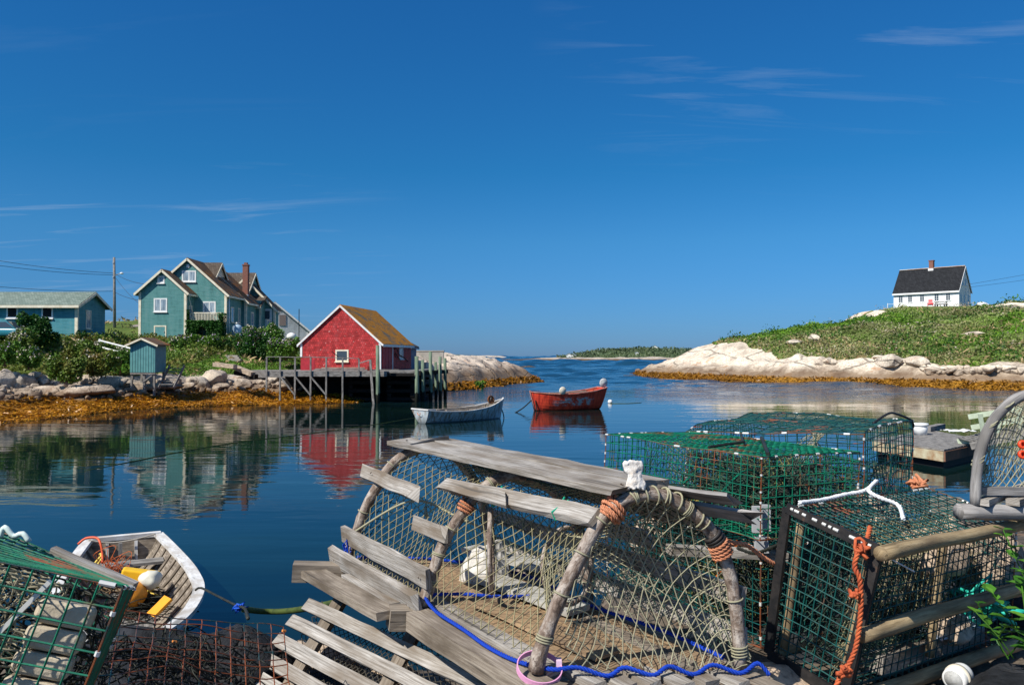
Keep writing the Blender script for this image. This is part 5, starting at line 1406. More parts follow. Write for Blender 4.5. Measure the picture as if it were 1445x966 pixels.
for t_ in (0, 1, 2):
    pts = []
    for i in range(49):
        p = surf(i / 48, t_); p += mnoise.noise_vector(Vector((i * .13, t_ * 5, 0))) * .012
        pts.append(p)
    m = MB(); m.tube(pts, [HRAD[t_] * (1 + .12 * nz(i * .5, t_ * 7)) * (1.0 if i > 4 else 1.1) for i in range(49)], 12, jit=.06); m.build('hoop', BARK, pot, smooth=True)
    # twine lashings round the hoop
    fr = frames([Vector(p) for p in pts])
    spots = [3, 8, 13, 17, 22, 27, 30, 33, 37, 42, 46] if t_ != 1 else [3, 7, 11, 15, 20, 28, 36, 45]
    for s_ in spots:
        turns = rnd.choice([1, 1, 2, 3]) + (2 if s_ in (3, 46) else 0)
        q = []
        for i in range(turns * 12 + 1):
            a = 2 * math.pi * i / 12; k = min(48, s_ + i / 12 * .22); i0 = int(k); p = pts[i0].lerp(pts[min(48, i0 + 1)], k - i0)
            nn, bb = fr[i0]; q.append(p + (nn * math.cos(a) + bb * math.sin(a)) * (HRAD[t_] * 1.17))
        m = MB(); m.tube(q, .0028, 5); m.build('lashing', TWINEB, pot, smooth=True)
def lath(s, h, t0, t1, w, th=.016, out=.035, mat=None, name='lath', tilt=None, rag=.008, s1=None, h1=None):
    """board along the pot's axis resting on the hoops"""
    s1 = s if s1 is None else s1; h1 = h if h1 is None else h1
    d = Vector((s - .5, 0, h - .2)); d.normalize(); up = W_.normalized() * d.x + UPV * d.z if tilt is None else tilt
    a = Pp(s, h, t0) + up * out; b = Pp(s1, h1, t1) + up * out
    m = MB(); m.beam(a, b, w, th, up, n=14, jit=.007, ragged=rag * 1.6, twist=rnd.uniform(-.12, .12)); return m.build(name, mat or LATH, pot)
UPZ = Vector((0, 0, 1))
lath(.44, .505, -.02, 2.12, .118, .02, .036, tilt=(UPV + W_ * -.12).normalized())
lath(.625, .525, .02, 2.05, .112, .02, .034, tilt=(UPV + W_ * .06).normalized())
lath(.78, .475, -.30, .55, .05, .014, .034, LOGG, rag=.03)
lath(.70, .50, -.25, .35, .06, .012, .052, LOGG, rag=.03)
lath(.315, .425, -.02, 1.12, .062, .02, .036)
lath(.285, .42, .55, 1.2, .05, .014, .056, rag=.03)
lath(.235, .37, 1.42, 2.14, .06, .016, .036, rag=.045)
lath(.155, .275, .98, 1.27, .055, .016, .03, rag=.03)
lath(.055, .115, .93, 2.08, .072, .022, .03)
lath(-.005, .02, .93, 2.1, .085, .03, .036)
for s_, h_, t0, t1 in ((1.0, .10, .0, 2.05), (.99, .22, .0, 2.0), (.95, .33, .5, 2.0), (.86, .43, .1, 2.0)): lath(s_, h_, t0, t1, .06, .016, .03)
# base frame
def pbeam(a, b, w, th, mat, name, n=6, jit=.006, rag=.006):
    m = MB(); m.beam(a, b, w, th, UPZ, n=n, jit=jit, ragged=rag); return m.build(name, mat, pot)
pbeam(Pp(-.36, -.055, 2.0), Pp(1.1, -.055, 2.0), .085, .075, BEAMW, 'cross_beam')
pbeam(Pp(-.19, -.055, 1.0), Pp(1.1, -.055, 1.0), .085, .075, BEAMW, 'cross_beam')
pbeam(Pp(-.10, -.06, -.05), Pp(1.14, -.06, -.05), .075, .06, BEAMW, 'cross_beam')
pbeam(Pp(-.055, -.05, .94), Pp(-.03, -.05, -.38), .085, .07, BEAMW, 'sill')
pbeam(Pp(1.02, -.05, 2.1), Pp(1.02, -.05, -.2), .08, .07, BEAMW, 'sill')
pbeam(Pp(-.245, -.055, 1.98), Pp(-.19, -.04, .98), .1, .03, BEAMW, 'side_plank')
pbeam(Pp(-.10, -.03, 1.75), Pp(-.09, -.03, 1.1), .05, .02, LATH, 'side_plank')
for i, s_ in enumerate((.10, .235, .37, .505, .64, .775, .90)):
    pbeam(Pp(s_, -.01 + .004 * (i % 2), 2.05 - .05 * (i % 3)), Pp(s_ + .01, -.008, .02 + .03 * (i % 2)), .078, .018, FLOORW if i in (1, 2, 4) else BEAMW if i == 5 else LATH if i in (0,) else FLOORW, 'floor_board')
for i, s_ in enumerate((.20, .33, .46, .60, .74, .88)):
    pbeam(Pp(s_, -.014, -.13 - .02 * (i % 2)), Pp(s_, -.014, .10), .05, .02, LATH, 'slat_end')
pbeam(Pp(.30, .03, .9), Pp(.42, .02, .1), .11, .012, FLOORW, 'loose_board', jit=.01)
pbeam(Pp(.62, .03, 1.5), Pp(.75, .03, .75), .12, .02, m_paint('white_painted_board', (.48, .47, .43), (.30, .28, .24), 9), 'loose_board')
pbeam(Pp(.80, .08, 1.9), Pp(.95, .10, 1.3), .10, .02, bpy.data.materials['white_painted_board'], 'loose_board')
# nets
def sideL(a, b):      # left flank, rear to middle bay and front bay
    p = surf(.02 + b * .48, 2 - a * 2, -.01); k = math.sin(a * 2 * math.pi) ** 2 * math.sin(b * math.pi)
    return p + W_ * (.08 * k) - UPV * (.02 * k)
m = MB(); twine_sheet(sideL, 30, 10, .0016, m, .007); m.build('netting', TWINE, pot)
def sideR(a, b):
    p = surf(.98 - b * .45, 2 - a * 2, -.01); k = math.sin(a * 2 * math.pi) ** 2 * math.sin(b * math.pi)
    return p - W_ * (.05 * k)
m = MB(); twine_sheet(sideR, 30, 10, .0017, m, .007); m.build('netting', TWINEG, pot)
RC = Pp(.60, .22, .62)
def front(a, b):      # funnel from the front bow to the ring inside
    o = surf(.03 + .94 * a, -.0, -.012)
    ang = math.pi * (1.28 - a * 1.56)
    r_ = RC + W_.normalized() * (math.cos(ang) * .10) + UPV * (math.sin(ang) * .11)
    k = b ** .8; p = o.lerp(r_, k); p -= UPV * (.05 * math.sin(k * math.pi) * (1 - abs(a - .5)))
    return p
m = MB(); twine_sheet(front, 24, 8, .0016, m, .010)
# the gathered curtain hanging from the front bow to the sill
def curtain(a, b):
    s_ = .14 + .84 * a; v = .16 + .80 * a
    top = surf(v, -.02, -.01); bot = Pp(.12 + .86 * a ** .85, .012, -.03)
    p = top.lerp(bot, b); p += A_ax * (.10 * math.sin(b * math.pi) * math.sin(a * math.pi)) + W_ * (.05 * math.sin(b * 3.1) * a)
    return p
twine_sheet(curtain, 17, 6, .0018, m, .014)
m.build('funnel_netting', TWINEB, pot)
def rear(a, b):
    top = surf(.1 + .8 * a, 2.0, -.01); bot = Pp(.1 + .8 * a, .0, 2.0); return top.lerp(bot, b)
m = MB(); twine_sheet(rear, 14, 9, .0016, m); m.build('netting', TWINEG, pot)
for c_, ra, rb_, tilt_ in ((RC, .115, .135, .05), (Pp(.32, .24, .85), .085, .15, .2)):
    m = MB(); m.tube([c_ + W_.normalized() * (ra * math.cos(i * .2618)) + UPV * (rb_ * math.sin(i * .2618)) + A_ax * (tilt_ * math.cos(i * .2618)) for i in range(24)], .009, 7, closed=True, jit=.05); m.build('twig_ring', BARK, pot, smooth=True)
m = MB(); m.tube(smooth_path([surf(.09, 1.98, .03), Pp(.25, .33, 1.6), Pp(.42, .30, 1.35), Pp(.5, .27, 1.2)], .03), .005, 6); m.tube([Pp(.30, .32, 1.52), Pp(.305, .27, 1.51)], .007, 6); m.build('bridle_cord', TWINEB, pot, smooth=True)
# blue head rope
m = MB()
m.rope([Pp(.01, .03, .98), Pp(-.02, .012, .8), Pp(-.01, .0, .55), Pp(-.035, .0, .3), Pp(-.01, .0, .12), Pp(.05, .012, -.03), Pp(.16, .02, -.05), Pp(.28, .0, -.07), Pp(.38, .018, -.05), Pp(.5, .0, -.07), Pp(.60, .02, -.05), Pp(.70, .0, -.07), Pp(.82, .022, -.05), Pp(.93, .004, -.08), Pp(1.03, .03, -.07), Pp(1.07, .0, -.09)], .0072, sub=.006)
m.rope([Pp(.03, .03, 1.9), Pp(.2, .02, 1.95), Pp(.4, .03, 1.9), Pp(.6, .02, 1.93), Pp(.85, .02, 1.8), Pp(.95, .03, 1.4), Pp(.93, .02, .9), Pp(.96, .03, .4), Pp(.97, .02, .05)], .0075, sub=.008)
m.rope([Pp(.05, .03, 1.02), Pp(.25, .03, 1.05), Pp(.45, .035, .98), Pp(.7, .03, 1.02), Pp(.9, .03, 1.0)], .0075, sub=.008)
m.build('head_rope', BLUER, pot, smooth=True)
m = MB()
q = random.Random(4); c_ = surf(.045, 2.0, .02)
for _ in range(16): m.tube([c_ + V(q.uniform(-.01, .03), q.uniform(-.03, .01), q.uniform(-.04, .05)) for _i in range(4)], .003, 4)
m.build('rope_tuft', BLUER, pot)
def wrap(m, pts_fn, v0, v1, turns, rad, r_, out=1.0, rope=True):
    q = []; n = turns * 14
    for i in range(n + 1):
        k = v0 + (v1 - v0) * i / n; p = Vector(pts_fn(k)); d = (Vector(pts_fn(min(1, k + .01))) - Vector(pts_fn(max(0, k - .01)))).normalized()
        a = 2 * math.pi * i / 14; n1 = d.cross(A_ax.normalized()).normalized(); n2 = d.cross(n1)
        q.append(p + (n1 * math.cos(a) + n2 * math.sin(a)) * rad)
    if rope: m.rope(q, r_, sub=.006, pitch=r_ * 6)
    else: m.tube(q, r_, 6)
fh = lambda k: surf(k, 0)
m = MB(); wrap(m, fh, .375, .42, 4, .030, .0062); wrap(m, fh, .38, .41, 2, .038, .006); m.build('orange_lashing', ORANGER_, pot, smooth=True)
m = MB(); wrap(m, fh, .75, .785, 4, .030, .0062)
p_ = surf(.76, 0, .03)
m.rope([p_, p_ + V(.05, -.02, .0), p_ + V(.10, -.02, -.035), p_ + V(.145, .0, -.065)], .0075, sub=.006)
m.build('orange_lashing', ORANGER_, pot, smooth=True)
m = MB(); wrap(m, fh, .725, .75, 3, .027, .006, rope=False); m.build('rubber_band', RUBBER, pot, smooth=True)
m = MB(); wrap(m, lambda k: surf(k, 1), .30, .33, 3, .03, .0055); m.build('orange_lashing', ORANGER_, pot, smooth=True)
m = MB(); wrap(m, fh, .45, .70, 7, .0245, .0032, rope=False); m.build('cord_wrap', TWINEB, pot, smooth=True)
m = MB()
for tt in (.22, .72):
    c_ = Pp(.315, .425, tt) ; up = (W_.normalized() * -.45 + UPV * .9).normalized(); sd = A_ax.normalized().cross(up)
    m.tube([c_ + up * .036 + sd * (x * .036) + up * (y * .014) for x, y in ((-1, -1), (-1, 1), (1, 1), (1, -1), (-1, -1))], .0035, 5)
    m.tube([c_ + up * .05, c_ + up * .055 + A_ax * .03 + sd * .04, c_ + up * .03 + A_ax * .06 + sd * .03], .003, 5)
m.build('green_tie', m_plain('green_twine', (.01, .34, .20), .6), pot)
nb_ = MB()
for (s_, h_, ts, o_) in ((.44, .505, (0.0, 1.0, 2.0), .047), (.625, .525, (0.02, 1.0, 2.0), .045), (.055, .115, (1.0, 2.0), .043), (-.005, .02, (1.0, 2.0), .053), (.235, .37, (2.0,), .046)):
    d = Vector((s_ - .5, 0, h_ - .2)).normalized(); up = W_.normalized() * d.x + UPV * d.z
    for tt in ts:
        for e in (-.018, .018):
            c_ = Pp(s_, h_, tt) + up * o_ + A_ax * e + W_ * (e * .6); nb_.tube([c_, c_ + up * .003], .0035, 6)
nb_.build('nail', m_plain('rusty_nail', (.10, .07, .05), .6), pot)
# bits lying on the pot
rg = MB(); c_ = at(897, 676, 2.40)
E1 = Vector((.9, .2, .0)); E2 = Vector((-.12, .2, .97))
def ragp(u, v):
    wd = .027 + .003 * v + .006 * math.sin(v * 9)
    jag = .006 * nz(u * 7, v * 2, 3) + .008 * math.sin(u * 2.6 + .4)
    return c_ + E1 * ((u - .5) * 2 * wd) + E2 * ((v - .40) * .085 + jag) + Vector((0, -.006 * math.sin(u * 3.1) + .006 * nz(u * 5, v * 7), 0))
rg.grid(ragp, 14, 14)
o = rg.build('rag', m_paint('dirty_white_foam', (.80, .78, .74), (.58, .50, .42), 26, .8, .2, .3), smooth=True); tag(o, 'ragged white foam scrap standing on the front end of the wooden lobster pot', 'scrap')
md = o.modifiers.new('thick', 'SOLIDIFY'); md.thickness = .018
st_ = MB(); a = at(577, 630, 3.55); b = at(632, 618, 3.62)
st_.beam(a + V(0, 0, .0), b + V(0, 0, .0), .035, .02, n=5, jit=.008); o = st_.build('stick', m_paint('black_charred_stick', (.05, .045, .04), (.02, .02, .02), 20)); tag(o, 'short black stick tied across the rear end of the top boards', 'stick')
# pink band round the front left foot
pk = thing('collar_band', 'pink plastic band with a clasp looped round the foot of the front hoop', 'band', Pp(0, .01, 0), world=True)
c_ = Pp(.0, .012, -.02); n_ = Vector((.12, -.38, .9)).normalized(); e1 = n_.cross(Vector((0, 1, 0))).normalized(); e2 = n_.cross(e1)
PINK = m_plain('pink_plastic', (.78, .36, .58), .4, var=.06)
m = MB()
NB_ = 40; prof = []
for i in range(NB_):
    a = 2 * math.pi * i / NB_
    for (dr, dz) in ((-.0015, -.009), (.0015, -.009), (.0015, .009), (-.0015, .009)):
        prof.append(c_ + (e1 * math.cos(a) * 1.05 + e2 * math.sin(a)) * (.062 + dr) + n_ * dz)
m.add(prof, [(i * 4 + k, ((i + 1) % NB_) * 4 + k, ((i + 1) % NB_) * 4 + (k + 1) % 4, i * 4 + (k + 1) % 4) for i in range(NB_) for k in range(4)])
m.build('band', PINK, pk, smooth=False)
m = MB(); best = max(range(NB_), key=lambda i: (e1 * math.cos(2 * math.pi * i / NB_) + e2 * math.sin(2 * math.pi * i / NB_)).x * 1 + (e1 * math.cos(2 * math.pi * i / NB_) + e2 * math.sin(2 * math.pi * i / NB_)).y * .6)
a = 2 * math.pi * best / NB_; d_ = e1 * math.cos(a) + e2 * math.sin(a); m.box(c_ + d_ * .064, (.016, .03, .026)); o = m.build('clasp', m_plain('pale_pink_plastic', (.82, .58, .72), .35), pk)

# stones and blocks about the pot
_stones = {}
def blob(seed, sub=4, facet=.0):
    if seed in _stones: return _stones[seed]
    bm = bmesh.new(); bmesh.ops.create_icosphere(bm, subdivisions=sub, radius=1)
    q = random.Random(seed); pl = [Vector((q.gauss(0, 1), q.gauss(0, 1), q.gauss(0, 1))).normalized() for _ in range(13)]; lim = [q.uniform(.58, .86) for _ in pl]
    for v in bm.verts:
        p = v.co.copy()
        for n_, l_ in zip(pl, lim):
            e = p.dot(n_) - l_
            if e > 0: p -= n_ * e * .93
        p *= 1 + .10 * mnoise.noise(v.co * 1.6 + Vector((seed, 0, 0))) + .035 * mnoise.noise(v.co * 5 + Vector((0, seed, 0)))
        v.co = p
    me = bpy.data.meshes.new('boulder'); bm.to_mesh(me); bm.free()
    me.polygons.foreach_set('use_smooth', [True] * len(me.polygons)); _stones[seed] = me; return me
def stone(name, mat, c, size, seed, rz=0.0, tilt=(0, 0), label=None, cat='rock', group=None, sub=4):
    me = blob(seed, sub)
    if not me.materials: me.materials.append(mat)
    elif me.materials[0] != mat:
        key = (seed, mat.name)
        if key not in _stones: q = me.copy(); q.materials[0] = mat; _stones[key] = q
        me = _stones[key]
    o = bpy.data.objects.new(name, me); COL.objects.link(o); o.location = c; o.scale = size; o.rotation_euler = (tilt[0], tilt[1], rz)
    return tag(o, label, cat, group)
c_ = at(690, 806, 3.42)
stone('barnacled_stone', BARN, c_ + V(0, 0, -.06), (.135, .12, .20), 31, .4, (0, .15), 'white barnacled stone behind the netting of the wooden lobster pot', 'stone', sub=4)
for i, (px, py, Y, sx, sy, sz, sd, lab) in enumerate((
    (755, 800, 3.75, .16, .14, .16, 32, 'pale flat stone right of the barnacled stone behind the pot'),
    (405, 900, 3.5, .20, .16, .14, 33, 'pale tan stone at the edge of the black rock by the slatted trap'),
    (470, 905, 3.12, .28, .25, .2, 34, 'large tan stone under the slats of the slatted trap'),
    (560, 925, 2.95, .24, .22, .2, 35, 'tan stone below the pot beam, right of the large tan stone'),
    (540, 966, 2.65, .22, .2, .17, 36, 'tan stone under the lowest slats of the slatted trap'),
    (640, 966, 2.55, .2, .2, .14, 37, 'brown stone below the front sill of the wooden pot'),
    (900, 935, 2.9, .22, .2, .16, 38, 'tan stone right of the wooden pot beneath the green traps'),
    (1010, 900, 3.3, .24, .2, .15, 39, 'tan stone inside the row of green traps behind the pot hoop'),
    (1230, 705, 4.4, .22, .16, .12, 40, 'tan stone lying inside the rear green wire trap'),
    (1340, 868, 3.0, .12, .12, .08, 41, 'grey pink stone inside the right green trap near its runners'),
    (1300, 745, 3.2, .22, .2, .2, 42, 'pinkish stone behind the mesh of the right green trap'),
    (1390, 760, 3.3, .25, .2, .2, 43, 'grey stone behind the right end of the right green trap'),
    (1100, 945, 2.75, .2, .2, .1, 44, 'tan stone between the wooden pot and the right green trap'))):
    lo = 33 <= sd <= 37; p_ = at(px, py, Y + (.32 if lo else 0)); stone('stone', STONE, p_ - V(0, 0, sz * (.55 if not lo else .9)), (sx * .8, sy * .8, sz * .8), sd, i * 1.7, (.1 * (i % 3), .15), lab, 'stone')
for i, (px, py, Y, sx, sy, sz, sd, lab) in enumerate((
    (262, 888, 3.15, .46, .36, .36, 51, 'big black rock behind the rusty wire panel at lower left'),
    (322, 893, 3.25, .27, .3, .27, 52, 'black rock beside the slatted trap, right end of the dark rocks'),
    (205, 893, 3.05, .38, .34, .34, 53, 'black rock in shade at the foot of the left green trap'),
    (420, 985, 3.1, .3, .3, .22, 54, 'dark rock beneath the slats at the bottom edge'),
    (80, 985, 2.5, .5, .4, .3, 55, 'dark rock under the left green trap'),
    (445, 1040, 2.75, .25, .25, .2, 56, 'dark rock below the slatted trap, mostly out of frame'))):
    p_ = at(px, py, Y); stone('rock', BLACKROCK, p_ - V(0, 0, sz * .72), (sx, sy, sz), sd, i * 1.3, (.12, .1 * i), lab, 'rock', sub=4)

# ---------------------------------------------------------------- slatted trap under the pot
sp_ = thing('slatted_trap', 'old slatted wooden trap lying under the lobster pot, silver grey slats over dark netting', 'lobster trap', at(480, 920, 2.9), world=True)
LS = [at(431, 851, 3.36), at(409, 874, 3.29), at(390, 901, 3.22), at(372, 927, 3.15), at(364, 955, 3.07)]
DS = (at(720, 985, 2.62) - LS[0])
for i, p_ in enumerate(LS):
    d = DS * (1.0 + .02 * i)
    up = Vector((-.15, -.75, .62)).normalized()
    m = MB(); m.beam(p_, p_ + d, .052 - .003 * (i % 2), .016, up, n=10, jit=.005, ragged=.012, twist=.06); m.build('slat', LATH, sp_)
for k in (.12, .52, .9):
    a = LS[0].lerp(LS[0] + DS, k); b = LS[4].lerp(LS[4] + DS, k); v_ = (b - a)
    m = MB(); m.beam(a - v_ * .25 + V(.02, .035, -.02), b + v_ * .25 + V(.02, .035, -.02), .05, .035, Vector((-.15, -.75, .62)), n=5, jit=.005); m.build('batten', BEAMW, sp_)
m = MB(); twine_sheet(lambda a, b: (LS[0] - (LS[4] - LS[0]) * .15).lerp(LS[0] - (LS[4] - LS[0]) * .15 + DS, a).lerp((LS[4]).lerp(LS[4] + DS, a), b) + V(.03, .06, -.05 - .05 * math.sin(a * 9)), 34, 14, .0016, m); m.build('netting', m_plain('dark_tarred_twine', (.05, .045, .035), .8), sp_)

# ---------------------------------------------------------------- green wire traps
def box8(tops, downs):
    return [Vector(p) + Vector(d) for p, d in zip(tops, downs)] + [Vector(p) for p in tops]
# right hand trap lying on its side, round wooden runners towards the viewer
a4 = at(1240, 776, 2.523); a0 = at(1193, 985, 2.571); a7 = at(1113, 716, 2.80); a3 = at(1086, 921, 2.84); a5 = at(1432, 735, 3.10); a1 = at(1428, 905, 3.144)
a6 = a5 + a7 - a4; a2 = a1 + a3 - a0
CA = [a0, a1, a2, a3, a4, a5, a6, a7]
ta = thing('wire_lobster_trap', 'teal wire lobster trap on its side with round wooden runners and black rubber edges', 'lobster trap', (a0 + a2) / 2, world=True)
PA = wire_trap(ta, CA, (27, 9, 14), TEALW, .0023, .006, 1.0)
n_out = (a1 - a0).cross(a4 - a0).normalized()
for w_ in (1.0, .47, -.0):
    a = PA(0, 0, w_) + n_out * .022; b = PA(1, 0, w_) + n_out * .022; d = (b - a).normalized()
    m = MB(); pts = [a - d * .03 + (b - a + d * .06) * (i / 14) + mnoise.noise_vector(Vector((i * .3, w_ * 9, 0))) * .004 for i in range(15)]
    m.tube(pts, [.024 * (1 + .08 * nz(i * .4, w_ * 5)) for i in range(15)], 12, jit=.02); m.build('runner', LOGM, ta, smooth=True)
for (u0, v0, w0, u1, v1, w1) in ((.02, .93, .02, .98, .93, .03), (.03, .12, .05, .03, .12, .95), (.03, .9, .05, .03, .9, .95), (.5, .1, .05, .5, .1, .95), (.5, .5, .05, .98, .5, .3)):
    m = MB(); m.tube([PA(u0, v0, w0).lerp(PA(u1, v1, w1), i / 8) for i in range(9)], .016, 8, jit=.03); m.build('inner_pole', LOGM, ta, smooth=True)
e_out = (a3 - a0).cross(a4 - a0).normalized() * -1
if e_out.dot(a0 - a1) < 0: e_out = -e_out
for (q0, q1) in (((0, 0, 0), (0, 0, 1)), ((0, 1, 0), (0, 1, 1)), ((0, 0, 1), (0, 1, 1)), ((0, 0, 0), (0, 1, 0))):
    m = MB(); m.beam(PA(*q0) + e_out * .006, PA(*q1) + e_out * .006, .034, .012, e_out, n=9, jit=.003); m.build('rubber_strip', RUBBER, ta)
def inner_net(P, m, seed, n=9, r_=.0014):
    twine_sheet(lambda a, b: P(.15 + .7 * a, .5 + .35 * math.sin(a * 3 + seed) * (b - .5), .08 + .85 * b), 22, n, r_, m, .012)
for i in range(13):
    k = .04 + .072 * i + rnd.uniform(-.015, .015)
    if i in (4, 9): continue
    m = MB(); m.tube([PA(0, k, 1) + e_out * .012 + V(0, 0, .004), PA(0, k + .03 + .012 * (i % 3), 1) + e_out * .012 + V(0, 0, .004)], .0055, 6); m.build('edge_clip', CLIP, ta)
for sd_, mm, kk in ((3.3, 'dark_green_twine', .0016), (5.1, 'olive_twine', .0014), (1.7, 'dark_green_twine', .0016)):
    m = MB(); twine_sheet(lambda a, b: PA(.04 + .92 * a, .25 + .5 * (.5 + .5 * math.sin(a * 5 + sd_)) , .05 + .9 * b * (.6 + .4 * math.sin(a * 4 + sd_))), 26, 11, kk, m, .02); m.build('inner_netting', bpy.data.materials[mm], ta)
m = MB(); inner_net(PA, m, 0); m.build('inner_netting', TWINE, ta)
m = MB(); twine_sheet(lambda a, b: PA(.08 + .5 * a, .15 + .7 * b, .93 - .12 * math.sin(a * 3.1)), 14, 8, .0014, m, .01); m.build('inner_netting', TWINE, ta)
wb = MB(); wb.beam(PA(.25, .35, .04), PA(.9, .35, .04), .12, .06, n=4, jit=.01); tag(wb.build('board', LATH), 'grey board lying on the floor of the right teal trap', 'board')
sh = MB()
sh.grid(lambda u, v: PA(.55 + .42 * u, .1 + .6 * v, .16 + .08 * nz(u * 4, v * 4, 1) + .05 * nz(u * 9, v * 9, 2)), 22, 14); tag(sh.build('plastic_sheet', m_plain('pale_blue_plastic_sheet', (.42, .50, .62), .35), smooth=True), 'crumpled pale blue plastic sheet inside the right teal trap', 'sheet')
c_ = PA(.85, .2, .3)
tangle('rope_bundle', c_, .06, 6, .007, m_plain('turquoise_rope', (.02, .45, .34), .6), 'turquoise rope bundle inside the far end of the right teal trap', .5, 12)
# rope pieces on it
r0 = at(1128, 714, 2.78) + V(0, 0, .012)
line('rope', [r0, at(1160, 705, 2.86), at(1195, 697, 2.92), at(1220, 692, 2.95), at(1237, 686, 3.0) + V(0, 0, .02), at(1226, 692, 2.92), at(1245, 703, 2.88), at(1268, 713, 2.87), at(1275, 732, 2.78)], .0085, WROPE, 'white rope lying over the top of the right teal trap', rope=True, sub=.01)
line('rope', [at(1228, 752, 2.62) + V(0, 0, .02), at(1222, 764, 2.56), at(1211, 778, 2.51), at(1206, 800, 2.5), at(1213, 815, 2.49), at(1215, 845, 2.49), at(1213, 880, 2.49), at(1207, 915, 2.49), at(1196, 940, 2.49), at(1184, 958, 2.48), at(1174, 985, 2.47)], .0085, REDOR, 'orange rope knotted down the near corner of the right teal trap', rope=True, sub=.008)
tangle('rope_knot', at(1192, 948, 2.48), .010, 5, .006, REDOR, 'orange knot at the lower end of the orange rope', 1, 21)
tangle('rope_knot', at(1207, 838, 2.49), .008, 4, .006, REDOR, 'orange knot halfway down the orange rope on the teal trap', .6, 22)
tangle('rope_knot', at(1216, 772, 2.515), .010, 4, .006, REDOR, 'orange knot at the top of the orange rope by the runner end', 1, 23)
m = MB(); m.rope([at(1240, 779, 2.5), at(1290, 806, 2.62)], .003, sub=.006); tag(m.build('cord', WROPE), 'thin white cord stretched across the side of the right teal trap', 'cord')

# middle trap and the one under it
b4 = at(1075, 645, 3.057); b5 = at(1212, 637, 3.287); b7 = at(855, 613, 4.036); b6 = b5 + b7 - b4
hB = .315
CB = [p + V(-.012, .0, -hB) for p in (b4, b5, b6, b7)] + [b4, b5, b6, b7]
tb_ = thing('wire_lobster_trap', 'bright green wire lobster trap with rusty edges stacked behind the wooden pot', 'lobster trap', (CB[0] + CB[2]) / 2, world=True)
PB = wire_trap(tb_, CB, (13, 28, 8), GREENW, .0022, .010, 3.0)
m = MB(); twine_sheet(lambda a, b: PB(.3 + .4 * (.5 + .5 * math.sin(a * 6)), .02 + .96 * a, .03 + .9 * b), 30, 9, .0015, m, .02); m.build('inner_netting', TWINEG, tb_)
m = MB(); inner_net(lambda u, v, w_: PB(v, u, w_), m, 1); m.build('inner_netting', m_plain('yellow_green_twine', (.17, .17, .05), .8), tb_)
m = MB(); m.beam(PB(.1, .02, 1.0) + V(0, 0, .008), PB(.98, .5, 1.0) + V(0, 0, .012), .012, .012); m.tube([PB(.02, .3, 1) + V(0, 0, .01), PB(.45, .33, 1) + V(0, 0, .02), PB(.98, .62, 1) + V(0, 0, .012)], .006, 6); m.build('lid_bar', DROPE, tb_)
m = MB(); 
for k in (.2, .42): m.tube(smooth_path([PB(.0, k, .5), PB(.25, k, .55 + .2), PB(.5, k, .5), PB(.25, k, .3), PB(.0, k, .5)], .03), .004, 5)
m.build('entrance_ring', GREENW, tb_)
tangle('net_heap', PB(.5, .3, .35), .14, 26, .0026, TWINEG, 'dark green net heap in the near half of the bright green trap', .4, 71)
tangle('rope_heap', PB(.55, .45, .15), .09, 9, .007, m_plain('mustard_rope', (.28, .22, .04), .8), 'mustard yellow rope heap inside the bright green trap', .35, 31)
wt = MB(); p_ = PB(.03, .02, .18); wt.box(p_ + V(-.01, -.0, .02), (.035, .02, .10)); wt.box(p_ + V(.035, .03, .02), (.03, .02, .10)); wt.box(p_ + V(.01, .01, -.08), (.05, .025, .06)); tag(wt.build('trap_weight', m_plain('grey_zinc', (.42, .43, .44), .5)), 'grey metal weight fixed in the near corner of the bright green trap', 'weight')
line('rope', [at(1040, 772, 2.98), at(1062, 780, 2.96), at(1080, 776, 2.98), at(1098, 768, 3.02), at(1108, 762, 3.05)], .008, DROPE, 'black rope end below the corner of the bright green trap', rope=True, sub=.01)
CE = [p + V(.02 - .05 * (i in (1, 2)), .05, -hB - .02) for i, p in enumerate(CB[:4])] + [p + V(.02, .05, -.045) for p in CB[:4]]
CE[:4] = [Vector((p.x, p.y, 2.07)) for p in CE[:4]]
te = thing('wire_lobster_trap', 'dark green wire lobster trap under the bright green one, behind the right hoop leg', 'lobster trap', (CE[0] + CE[2]) / 2, world=True)
PE = wire_trap(te, CE, (12, 26, 9), TEALW, .0024, .008, 5.0)
for sd_ in (1.0, 4.0):
    m = MB(); twine_sheet(lambda a, b: PE(.3 + .4 * (.5 + .5 * math.sin(a * 6 + sd_)), .02 + .96 * a, .03 + .94 * b), 30, 10, .0016, m, .02); m.build('inner_netting', TWINEG, te)
m = MB(); inner_net(lambda u, v, w_: PE(v, u, w_), m, 2); m.build('inner_netting', bpy.data.materials['yellow_green_twine'], te)
bd = MB(); bd.beam(PE(.0, .02, .99) + V(-.35, -.02, .0), PE(.25, .02, .99) + V(.0, -.03, -.03), .07, .03, n=4, jit=.006); tag(bd.build('board', LATH), 'grey board wedged between the two stacked green traps', 'board')
line('rope', [PE(.2, .4, .2), PE(.3, .3, .75), PE(.4, .35, .8), PE(.35, .5, .3)], .008, m_plain('bright_orange_rope', (.72, .16, .02)), 'bright orange rope strand inside the dark green trap', sub=.02)
tangle('net_heap', PE(.5, .4, .3), .10, 14, .003, bpy.data.materials['yellow_green_twine'], 'yellow green net heap inside the dark green trap', .7, 33)

